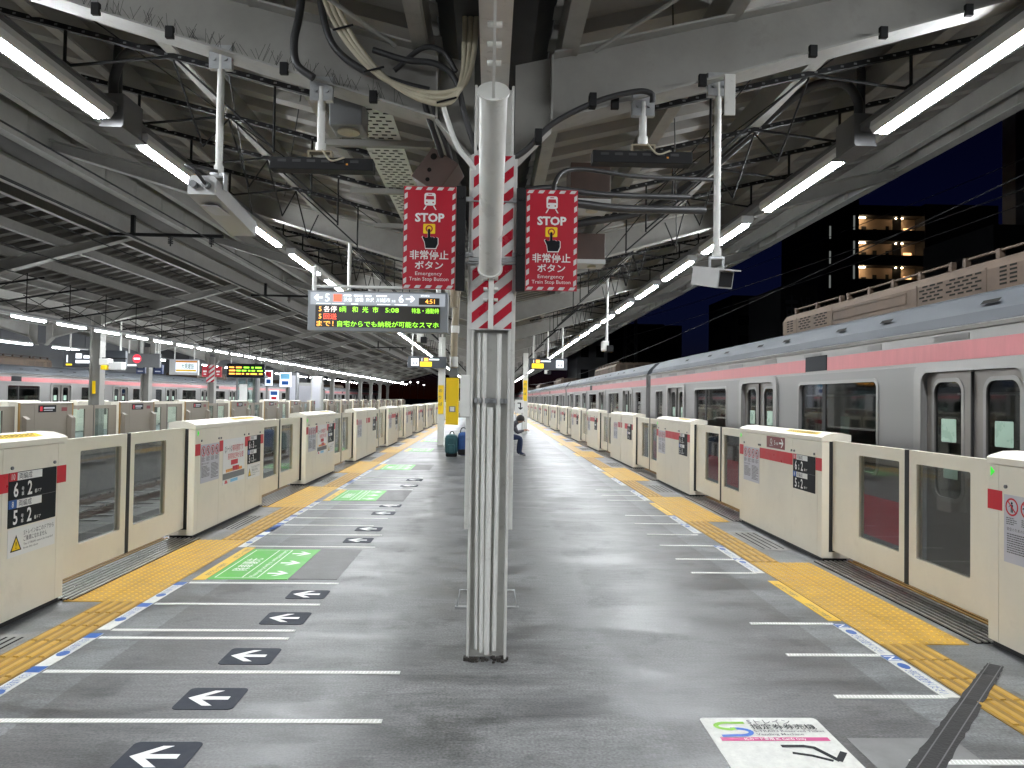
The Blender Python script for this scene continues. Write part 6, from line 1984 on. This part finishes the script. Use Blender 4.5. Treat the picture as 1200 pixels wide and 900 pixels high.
for u0, u1, nm in ((161, 171, 'left'), (181, 191, 'right')):
    far_sign('blue_sign', 'small dark blue sign panel hung below the no-entry sign, %s one' % nm, 'sign', PX(u0, y), PX(u1, y), y + 0.3, PZv(440, y), PZv(429, y), mat('dark_blue_panel', srgb(30, 50, 95), 0.4, var=0.03), lambda t, o, W, H: (t.rect(W * .2, W * .8, H * .6, H * .85, o, UPX, UPZ, 0.003, M_LTGREY), t.rect(W * .2, W * .8, H * .2, H * .3, o, UPX, UPZ, 0.003, M_LTGREY)))
y = 33.0
def f3(t, o, W, H):
    t.rect(0.28, W - 0.05, 0.12, H - 0.05, o, UPX, UPZ, 0.004, L_ADS); t.rect(0.28, W - 0.05, H - 0.14, H - 0.06, (o[0], o[1] - .005, o[2]), UPX, UPZ, 0.002, M_ORANGE)
    t.textfit('大規建設', W * .42, W * .86, H * .42, 0.20, (o[0], o[1] - .005, o[2]), UPX, UPZ, M_BLUE if False else mat('poster_green', srgb(30, 110, 60), 0.4, var=0))
    t.rect(0.3, W - 0.08, 0.16, 0.24, (o[0], o[1] - .005, o[2]), UPX, UPZ, 0.002, M_YEL)
far_sign('advert_box', 'lit white advertising box with green characters above the far platform', 'advert', PX(203, y), PX(236, y), y, PZv(441, y), PZv(423, y), M_SILVER, f3)
y = 37.7
for u0, u1, nm in ((243, 250, 'left'), (258, 265, 'right')):
    far_sign('far_stop_sign', 'small red sign beside the striped far column, %s one' % nm, 'sign', PX(u0, y), PX(u1, y), y - 0.3, PZv(443, y), PZv(431, y), M_SIGNRED, lambda t, o, W, H: (t.rect(W * .2, W * .8, H * .45, H * .6, o, UPX, UPZ, 0.003, M_WHITE), t.rect(W * .3, W * .7, H * .2, H * .3, o, UPX, UPZ, 0.003, M_WHITE)), pole=False)
r = thing('far_hazard_board', 'red and white striped board on a column of the far platform', 'hazard board', (FC, y - 0.25, 2.3))
m = MB(); m.box(FC - 0.2, FC + 0.2, y - 0.21, y - 0.19, 2.2, 3.1, M_HWHITE); p = m.build('panel', r)
m = MB(); m.stripes(FC - 0.2, FC + 0.2, 2.2, 3.1, 0.24, 0.5, 0.8, (0, y - 0.212, 0), UPX, UPZ, M_HRED); m.build('red_stripes', p)
y = 40.0
def f4(t, o, W, H):
    rnd = random.Random(5)
    for row, z in enumerate((0.62, 0.40, 0.18)):
        x = 0.12
        while x < W - 0.25:
            w = rnd.uniform(0.12, 0.35)
            mt = (L_AMBER if x < 0.5 else L_GREEN) if row < 2 else L_AMBER
            t.rect(x, min(x + w, W - 0.1), z * H * 1.05 + 0.02, z * H * 1.05 + 0.10, o, UPX, UPZ, 0.003, mt)
            x += w + rnd.uniform(0.05, 0.12)
far_sign('far_departure_board', 'dark departure board with amber and green lights above the far platform', 'departure board', PX(269, y), PX(312, y), y, PZv(443, y), PZv(427, y), M_BLACK, f4)
# waiting room, posters, equipment on the far platform
y = 42.0
r = thing('waiting_shelter', 'grey-framed glazed shelter with white notices on the far platform', 'shelter', (PX(292, y), y, 0))
x0, x1 = PX(281, y), PX(303, y)
for x in (x0, x1, (x0 + x1) / 2):
    m = MB(); m.box(x - 0.05, x + 0.05, y, y + 0.1, 0, 2.6, M_GREYBOX); m.build('post', r)
m = MB(); m.box(x0, x1, y + 0.02, y + 0.05, 0.9, 2.5, M_PGLASS); m.build('pane', r)
m = MB(); m.box(x0 - 0.1, x1 + 0.1, y - 0.1, y + 1.8, 2.6, 2.75, M_GREYBOX); m.build('roof', r)
m = MB(); m.box(x0 + 0.15, x1 - 0.5, y - 0.03, y + 0.0, 1.2, 2.2, M_WHITE); m.build('notice_sheet', r)
for k, (u0, u1, v0, v1) in enumerate(((313, 321, 434, 452), (327, 340, 436, 453), (313, 323, 457, 470))):
    yy = 44.0
    far_sign('lit_poster', ('narrow red and white', 'broad pale blue', 'low round-marked white')[k] + ' lit poster standing on the far platform', 'poster', PX(u0, yy), PX(u1, yy), yy + k * 0.5, PZv(v1, yy), PZv(v0, yy), L_ADS, lambda t, o, W, H: (t.rect(W * .1, W * .9, H * .55, H * .9, o, UPX, UPZ, 0.004, (M_SIGNRED, M_SKY, M_BLUE)[k]), t.rect(W * .2, W * .8, H * .15, H * .4, o, UPX, UPZ, 0.004, (M_BLUE, M_BLUE, M_RED)[k])), pole=False)
for k, (u, v0, v1, y, w) in enumerate(((345, 436, 470, 46.0, 0.5), (372, 440, 470, 48.0, 0.7), (358, 448, 470, 50.0, 1.4))):
    r = thing('equipment_cabinet', ('tall narrow', 'white pillar-like', 'broad pale')[k] + ' equipment cabinet on the far platform', 'cabinet', (PX(u, y), y, 0), 'cabinets on the far platform')
    m = MB(); m.cbox(PX(u, y) - w / 2, PX(u, y) + w / 2, y, y + 0.6, 0, PZv(v0, y), 0.02, M_SILVER if k else M_GREYBOX); m.build('case', r)
    m = MB(); m.box(PX(u, y) - w * .35, PX(u, y) + w * .35, y - 0.01, y - 0.001, 0.8, PZv(v0, y) - .2, M_LTGREY); m.build('door', r)
# cctv and yellow device on the near far-platform post
y = 23.5
r = thing('post_cameras', 'cluster of white cameras and a yellow lamp on the first far post', 'camera', (-12.45, y - 0.2, 2.6))
m = MB(); m.cbox(-12.2, -11.9, y - 0.4, y - 0.1, 2.45, 2.65, 0.02, M_POLE); m.build('body', r)
m = MB(); m.cbox(-12.12, -11.95, y - 0.45, y - 0.2, 2.30, 2.44, 0.02, M_YEL); m.build('yellow_lamp', r)
m = MB(); m.cbox(-11.9, -11.5, y - 0.4, y - 0.1, 2.30, 2.55, 0.02, M_SILVER); m.build('body', r)
m = MB(); m.box(-12.285, -11.55, y - 0.05, y + 0.05, 2.655, 2.70, M_BLKST); m.build('bracket', r)
m = MB(); m.box(-12.50, -12.40, y - 0.18, y - 0.165, 1.55, 1.95, M_YEL)
tag(m.build('yellow_label'), 'small upright yellow label on the first far post', 'label')

# ------------------------------------------------------------------ middle platform: posts, box, bench, people's things
def post(x, y, h, lab, sign_z):
    r = thing('platform_post', lab, 'post', (x, y, 0), 'silver posts behind the column')
    m = MB(); m.cbox(x - 0.11, x + 0.11, y - 0.11, y + 0.11, 0, h, 0.01, M_POLE); m.build('shaft', r)
    m = MB(); m.box(x - 0.10, x + 0.08, y - 0.135, y - 0.112, sign_z, sign_z + 0.95, M_YEL); s = m.build('sign', r)
    t = MB()
    for k, ch in enumerate('のりば'):
        t.text(ch, 0.13, x - 0.075, sign_z + 0.72 - k * 0.22, (0, y - 0.136, 0), UPX, UPZ, M_GREYTXT)
    t.build('lettering', s)
    return r
post(-1.62, 24.4, 3.6, 'silver post with an upright yellow sign, left behind the front column', 1.05)
post(1.62, 33.7, 3.7, 'silver post with an upright yellow sign, right behind the front column', 1.5)
r = thing('yellow_call_box', 'tall yellow emergency call box with beige conduit left behind the front column', 'call box', (-0.50, 10.3, 1.25))
yy = 10.3
m = MB(); m.cbox(-0.62, -0.445, yy, yy + 0.14, 1.20, 1.86, 0.008, M_YEL); bx_ = m.build('case', r)
m = MB(); m.box(-0.575, -0.485, yy - 0.004, yy - 0.001, 1.38, 1.46, M_GREYBOX); m.build('window', bx_)
m = MB(); m.box(-0.56, -0.50, yy - 0.006, yy - 0.0042, 1.39, 1.45, M_WHITE); m.build('label', bx_)
m = MB(); m.cbox(-0.58, -0.46, yy + 0.03, yy + 0.11, 1.865, 2.0, 0.01, M_GREYBOX); m.build('gland', r)
m = MB(); m.tube(smooth_path([(-0.52, yy + 0.07, 2.0), (-0.52, yy + 0.07, 2.4), (-0.50, yy + 0.07, 2.9), (-0.46, yy + 0.07, 3.5)], 5), 0.05, M_BEIGE, 12); cd = m.build('conduit', r)
m = MB(); m.tube([(-0.52, yy + 0.07, 2.02), (-0.52, yy + 0.07, 2.16)], 0.058, M_POLE, 12); m.build('collar', cd)
m = MB(); m.tube([(-0.51, yy + 0.07, 2.5), (-0.51, yy + 0.07, 2.6)], 0.058, M_POLE, 12); m.build('collar', cd)
m = MB(); m.box(-0.56, -0.125, yy + 0.145, yy + 0.20, 1.30, 1.36, M_GALV); m.build('mounting_arm', r)
m = MB(); m.box(-0.56, -0.125, yy + 0.145, yy + 0.20, 1.72, 1.78, M_GALV); m.build('mounting_arm', r)

bench = thing('platform_bench', 'row of seats along the platform middle behind the front column', 'bench', (0.25, 20.0, 0))
for x, sg in ((0.30, 1), (-0.30, -1)):
    for k in range(3):
        y = 19.4 + k * 0.62
        m = MB(); m.cbox(x - 0.22, x + 0.22, y, y + 0.52, 0.40, 0.45, 0.02, M_GREYBOX); m.build('seat', bench)
        m = MB(); m.cbox(x - sg * 0.24, x - sg * 0.20, y, y + 0.52, 0.45, 0.85, 0.015, M_GREYBOX); m.build('backrest', bench)
    for y in (19.5, 21.1):
        m = MB(); m.box(x - 0.03, x + 0.03, y, y + 0.05, 0, 0.40, M_BLKST); m.build('leg', bench)

# person seated on the right side of the bench, leaning forward
def person(x, y):
    r = thing('person', 'person in grey top and dark jeans seated right behind the front column', 'person', (x, y, 0))
    J = {}
    pts = [('pelvis', (0, 0, .56), .135), ('waist', (.10, 0, .70), .125), ('chest', (.27, 0, .85), .14), ('neck', (.40, 0, .95), .06), ('headb', (.46, 0, .98), .075), ('head', (.52, 0, 1.02), .10), ('crown', (.55, 0, 1.08), .075),
           ('hipL', (.06, .10, .55), .10), ('kneeL', (.50, .12, .53), .068), ('ankL', (.44, .12, .11), .045), ('toeL', (.60, .12, .045), .042),
           ('hipR', (.06, -.10, .55), .10), ('kneeR', (.52, -.13, .53), .068), ('ankR', (.50, -.13, .11), .045), ('toeR', (.66, -.13, .045), .042),
           ('shL', (.30, .18, .88), .065), ('elL', (.40, .24, .66), .048), ('wrL', (.60, .10, .72), .034),
           ('shR', (.30, -.18, .88), .065), ('elR', (.42, -.24, .66), .048), ('wrR', (.61, -.08, .74), .034)]
    edges = [('pelvis', 'waist'), ('waist', 'chest'), ('chest', 'neck'), ('neck', 'headb'), ('headb', 'head'), ('head', 'crown'), ('pelvis', 'hipL'), ('hipL', 'kneeL'), ('kneeL', 'ankL'), ('ankL', 'toeL'), ('pelvis', 'hipR'), ('hipR', 'kneeR'), ('kneeR', 'ankR'), ('ankR', 'toeR'), ('chest', 'shL'), ('shL', 'elL'), ('elL', 'wrL'), ('chest', 'shR'), ('shR', 'elR'), ('elR', 'wrR')]
    for sd, sy in (('L', .10), ('R', -.08)):
        w = Vector([p[1] for p in pts if p[0] == 'wr' + sd][0])
        sg = 1 if sd == 'L' else -1
        pts.append(('palm' + sd, tuple(w + Vector((.06, -sg * .01, .0))), .030)); edges.append(('wr' + sd, 'palm' + sd))
        for k in range(4):
            b0 = w + Vector((.10, -sg * (.03 - .018 * k), .005)); t0 = w + Vector((.145 - .006 * abs(k - 1.5), -sg * (.03 - .018 * k), -.03))
            pts.append(('f%s%d' % (sd, k), tuple(b0), .010)); pts.append(('t%s%d' % (sd, k), tuple(t0), .008)); edges += [('palm' + sd, 'f%s%d' % (sd, k)), ('f%s%d' % (sd, k), 't%s%d' % (sd, k))]
        pts.append(('th' + sd, tuple(w + Vector((.07, -sg * .045, .02))), .011)); pts.append(('tt' + sd, tuple(w + Vector((.11, -sg * .055, .01))), .009)); edges += [('wr' + sd, 'th' + sd), ('th' + sd, 'tt' + sd)]
    idx = {p[0]: i for i, p in enumerate(pts)}
    me = bpy.data.meshes.new('body')
    me.from_pydata([p[1] for p in pts], [(idx[a], idx[c]) for a, c in edges], [])
    ob = bpy.data.objects.new('body', me); col.objects.link(ob)
    sk = ob.modifiers.new('skin', 'SKIN'); sk.use_smooth_shade = True
    for i, p in enumerate(pts):
        me.skin_vertices[0].data[i].radius = (p[2], p[2])
    me.skin_vertices[0].data[0].use_root = True
    ob.modifiers.new('sub', 'SUBSURF').levels = 1
    ob.modifiers['sub'].render_levels = 1
    dg = bpy.context.evaluated_depsgraph_get()
    m2 = bpy.data.meshes.new_from_object(ob.evaluated_get(dg))
    bpy.data.objects.remove(ob)
    for mt in (mat('skin_tone', (0.42, 0.26, 0.19), 0.5, var=0.05), mat('grey_top', (0.075, 0.075, 0.085), 0.8, var=0.15), mat('blue_jeans', (0.018, 0.030, 0.075), 0.8, var=0.2), mat('grey_shoes', (0.18, 0.18, 0.19), 0.6, var=0.1)):
        m2.materials.append(mt)
    for p in m2.polygons:
        c = p.center
        k = 1
        if c.z < 0.085: k = 3
        elif c.z < 0.64 and not (c.x > .40 and c.z > .66): k = 2
        if c.z > .90 and c.x > .42: k = 0
        if c.x > .585 and .63 < c.z < .83: k = 0
        p.material_index = k; p.use_smooth = True
    b_ = bpy.data.objects.new('body', m2); col.objects.link(b_); b_.parent = r
    h = MB()
    for i in range(7):
        for j in range(12):
            th0, th1 = math.pi * .62 * i / 7, math.pi * .62 * (i + 1) / 7
            p0, p1 = 2 * math.pi * j / 12, 2 * math.pi * (j + 1) / 12
            def S(t, p): return (x + .50 + .118 * math.sin(t) * math.cos(p), y + .108 * math.sin(t) * math.sin(p), 1.03 + .125 * math.cos(t))
            h.add([S(th0, p0), S(th1, p0), S(th1, p1), S(th0, p1)], [(0, 1, 2, 3)], mat('dark_hair', (0.012, 0.010, 0.009), 0.6, var=0.1), True)
    h.build('hair', r)
    f = MB()
    f.tube([(x + .605, y, .98), (x + .63, y, .955)], .014, MATS['skin_tone'], 6)
    f.build('nose', r)
    return r
person(0.34, 20.0)
# bags standing left of the column
r = thing('backpack', 'dark teal backpack standing on the floor left behind the front column', 'bag', (-1.0, 19.9, 0))
M_TEAL = mat('teal_cloth', (0.02, 0.075, 0.085), 0.8, var=0.25, scale=12, bump=0.3); M_BLUEC = mat('blue_cloth', (0.02, 0.07, 0.22), 0.75, var=0.25, scale=12, bump=0.3)
m = MB(); m.cbox(-1.20, -0.86, 19.7, 20.05, 0.03, 0.60, 0.11, M_TEAL); m.build('body', r)
m = MB(); m.cbox(-1.12, -0.92, 19.62, 19.72, 0.08, 0.34, 0.04, M_TEAL); m.build('pocket', r)
m = MB(); m.tube(smooth_path([(-1.08, 19.85, 0.56), (-1.05, 19.85, 0.66), (-0.98, 19.85, 0.66), (-0.95, 19.85, 0.56)], 5), 0.015, M_BLKST, 6); m.build('handle', r)
m = MB(); m.cbox(-1.17, -0.87, 19.69, 20.01, 0.0, 0.10, 0.03, M_BLKST); m.build('base', r)
r = thing('blue_bag', 'blue sports bag beside the teal backpack behind the front column', 'bag', (-0.72, 20.0, 0))
m = MB(); m.cbox(-0.86, -0.55, 19.8, 20.1, 0.02, 0.66, 0.10, M_BLUEC); m.build('body', r)
m = MB(); m.cbox(-0.84, -0.57, 19.76, 19.82, 0.05, 0.2, 0.02, M_BLKST); m.build('trim', r)
m = MB(); m.tube(smooth_path([(-0.8, 19.9, 0.62), (-0.76, 19.9, 0.76), (-0.66, 19.9, 0.76), (-0.61, 19.9, 0.62)], 5), 0.014, M_BLKST, 6); m.build('handle', r)
# white board with a bent arrow beside the right post
r = thing('arrow_board', 'white upright board with a bent black arrow right behind the front column', 'sign', (1.30, 33.0, 0))
m = MB(); m.cbox(1.12, 1.52, 33.0, 33.05, 0.95, 1.55, 0.01, M_WHITE); p = m.build('board', r)
t = MB(); stroke(t, [(1.25, 1.40), (1.38, 1.40), (1.38, 1.15)], 0.05, M_BLACK, o=(0, 32.998, 0), xd=UPX, yd=UPZ); stroke(t, [(1.30, 1.2), (1.38, 1.12), (1.46, 1.2)], 0.05, M_BLACK, o=(0, 32.996, 0), xd=UPX, yd=UPZ); t.build('arrow', p)
for x in (1.18, 1.46):
    m = MB(); m.box(x - 0.02, x + 0.02, 33.055, 33.09, 0, 1.5, M_GALV); m.build('leg', r)

# ------------------------------------------------------------------ beyond the station, right side: dark blocks, lit balconies, wires
M_BLD = mat('night_facade', (0.035, 0.036, 0.04), 0.8, var=0.15, scale=0.4)
M_BLD2 = mat('night_facade_pale', (0.16, 0.165, 0.175), 0.8, var=0.1, scale=0.3)
M_BALC = mat('balcony_wall', (0.55, 0.40, 0.28), 0.7, var=0.06, scale=1)
L_WARM = glow('balcony_lamp', (1.0, 0.72, 0.42), 20.0)
L_WIN = glow('lit_window', (1.0, 0.55, 0.22), 1.3)
D = 90.0
def BX(u): return (u - 574.5) * D / 855.9
bld = thing('apartment_block', 'dark apartment block with three lit balcony corridors above the train', 'building', (BX(1040), D, -1.3))
bx0, bx1 = BX(972), BX(1180)
ztop = EYE + (472 - 205) * D / 855.9
slots = []
def BZ(v): return EYE + (470.5 - v) * D / 855.9
lev = [(244, 262), (274.5, 292), (304, 321)]
bl0, bl1 = BX(1012), BX(1090.5)
m = MB()
m.box(bx0, bl0, D, D + 14, -1.29, ztop, M_BLD); m.box(bl1, bx1, D - 0.3, D + 14, -1.29, BZ(230), M_BLD)
zs = [-1.29]
for a, c in lev[::-1]:
    zs += [BZ(c), BZ(a)]
zs.append(BZ(232))
for a, c in zip(zs[0::2], zs[1::2]):
    m.box(bl0 + 0.001, bl1 - 0.001, D, D + 14, a, c, M_BLD)
m.box(bl0, bl1, D + 1.9, D + 13.9, BZ(322), BZ(244), M_BALC)
m.build('wall', bld)
for k, (a, c) in enumerate(lev):
    z0_, z1_ = BZ(c), BZ(a)
    for u in (1020, 1066):
        x = BX(u)
        q = MB(); q.box(x - 0.45, x + 0.45, D + 0.9, D + 1.1, z1_ - 0.16, z1_ - 0.05, L_WARM); q.build('corridor_lamp', bld)
    q = MB(); q.box(BX(1062.5), BX(1063.5), D + 0.05, D + 1.89, z0_, z1_, M_BLD); q.build('pillar', bld)
    q = MB(); q.box(BX(1076), BX(1086), D + 1.86, D + 1.89, z0_ + 0.1, z0_ + 0.75, L_WIN); q.build('lit_window', bld)
    for u in ((1024, 1030), (1038, 1043), (1054, 1058)):
        q = MB(); q.box(BX(u[0]), BX(u[1]), D + 1.86, D + 1.89, z0_, z0_ + random.uniform(0.5, 1.0), M_BLD); q.build('doorway', bld)
    q = MB(); q.box(bl0, bl1, D - 0.06, D - 0.01, z0_ - 1.15, z0_ + 0.05, M_BLD); q.build('parapet', bld)
    q = MB(); q.box(BX(1005), BX(1007), D - 0.03, D - 0.005, z0_, z1_ - .1, glow('dim_window', (0.7, 0.75, 0.7), 0.10)); q.build('stair_window', bld)
    q = MB(); q.box(BX(976), BX(978), D - 0.03, D - 0.005, z0_ - 1.2, z0_ + .4, MATS['dim_window']); q.build('stair_window', bld)
def block(lab, u0, u1, vtop, d, depth, mt, sign=None):
    r = thing('night_building', lab, 'building', ((u0 + u1) / 2, d, -1.3), 'dark buildings beyond the train')
    x0, x1 = (u0 - 574.5) * d / 855.9, (u1 - 574.5) * d / 855.9
    zt_ = EYE + (468 + (u0 - 574) * .0148 - vtop) * d / 855.9
    m = MB(); m.box(x0, x1, d, d + depth, -1.29, zt_, mt); w = m.build('wall', r)
    rnd = random.Random(int(u0))
    nx = max(2, int((x1 - x0) / 3.2)); nz = max(2, int(zt_ / 3.2))
    for i in range(nx):
        for j in range(nz):
            xx = x0 + (i + .25) * (x1 - x0) / nx; zz = 1.0 + j * 3.1
            if zz + 1.6 < zt_:
                q = MB(); q.box(xx, xx + (x1 - x0) / nx * .5, d - 0.04, d - 0.005, zz, zz + 1.5, M_LENS); q.build('window', r)
    if sign:
        t = MB(); t.textfit(sign, x0 + (x1 - x0) * .1, x0 + (x1 - x0) * .9, zt_ - 5.2, 3.6, (0, d - 0.1, 0), UPX, UPZ, mat('dim_sign_paint', (0.10, 0.11, 0.13), 0.6, var=0)); t.build('lettering', r)
    return r
block('low dark building with large dim characters beside the apartment block', 918, 962, 334, 80, 10, M_BLD, '東進')
block('plain dark building behind the train roof', 860, 918, 345, 110, 12, M_BLD)
block('pale grey building far behind the train near the guide board', 676, 712, 395, 95, 12, M_BLD2)
block('mid-height dark building left of the pylon', 712, 800, 380, 130, 14, M_BLD)
block('pale-edged tower at the right picture edge', 1203, 1300, 90, 75, 2, mat('tower_pale', (0.5, 0.5, 0.5), 0.8, var=0.1, scale=0.3))
block('dark building at the right edge below the pale tower', 1176, 1300, 258, 60, 10, M_BLD)
# lattice pylon
r = thing('lattice_pylon', 'dark lattice pylon rising beyond the train roof', 'pylon', (17.5, 108, -1.3))
pd = 108.0
pw, pz = 1.6, 16.0
cx = (739 - 574.5) * pd / 855.9
for sx_ in (-1, 1):
    for sy_ in (-1, 1):
        m = MB(); m.tube([(cx + sx_ * pw * .6, pd + sy_ * pw * .6, -1.29), (cx + sx_ * pw * .45, pd + sy_ * pw * .45, pz)], 0.11, M_GREYBOX, 6); m.build('leg', r)
for k in range(10):
    z = k * 1.6
    m = MB(); m.bar((cx - pw * .55, pd - pw * .55, z), (cx + pw * .55, pd - pw * .55, z + 1.6), 0.09, 0.09, M_GREYBOX); m.build('brace', r)
    m = MB(); m.bar((cx + pw * .55, pd - pw * .55, z), (cx - pw * .55, pd - pw * .55, z + 1.6), 0.09, 0.09, M_GREYBOX); m.build('brace', r)
for z in (13.0, 15.5):
    m = MB(); m.bar((cx - 3, pd, z), (cx + 5, pd, z), 0.14, 0.14, M_GREYBOX); m.build('cross_arm', r)
M_WIRE = mat('wire_grey', (0.12, 0.12, 0.125), 0.5, metal=0.5, var=0.1)
for k, (p0, p1, lab) in enumerate((((14.5, 14, 8.2), (10.5, 105, 12.5), 'highest power line crossing the night sky on the right'), ((15.0, 14, 7.6), (11.2, 105, 11.5), 'twisted cable just below the highest power line on the right'), ((13.2, 14, 6.6), (9.5, 105, 9.0), 'lowest of the power lines crossing the sky on the right'), ((9.0, 10, 5.6), (5.4, 100, 3.6), 'overhead wire running above the right-hand train roof'))):
    m = MB(); n = 20
    a, c = Vector(p0), Vector(p1)
    m.tube([a.lerp(c, i / n) - Vector((0, 0, 0.9 * 4 * (i / n) * (1 - i / n))) for i in range(n + 1)], 0.022 if k == 1 else 0.013, M_WIRE, 5)
    tag(m.build('power_line'), lab, 'wire', 'power lines on the right')
# end of the left tracks: small far lights in the dark
for k, (u, v) in enumerate(((472, 449), (481, 449), (490, 449), (497, 452), (469, 446))):
    d = 190.0 + 9 * k
    x = (u - 574.5) * d / 855.9; z = EYE + (466.5 - v) * d / 855.9
    r = thing('distant_light', '%s tiny white light from the left in the dark track end' % nth(k + 1), 'lamp', (x, d, -1.3), 'distant lights beyond the tracks')
    m = MB(); m.tube([(x, d, -1.29), (x, d, z)], 0.06, M_GREYBOX, 6); m.build('pole', r)
    m = MB(); m.cbox(x - 0.2, x + 0.2, d - 0.25, d - 0.1, z, z + 0.3, 0.05, L_FARLAMP); m.build('lamp_head', r)
# wall behind the far train
r = thing('station_wall', 'dark grey panelled wall behind the far train', 'wall', (-22.5, 40, -1.3))
for k in range(14):
    m = MB(); m.box(-22.6, -22.4, 6 + k * 7, 12.96 + k * 7, -1.29, 6.0, M_BLD2 if k % 3 else M_BLD); m.build('panel', r)
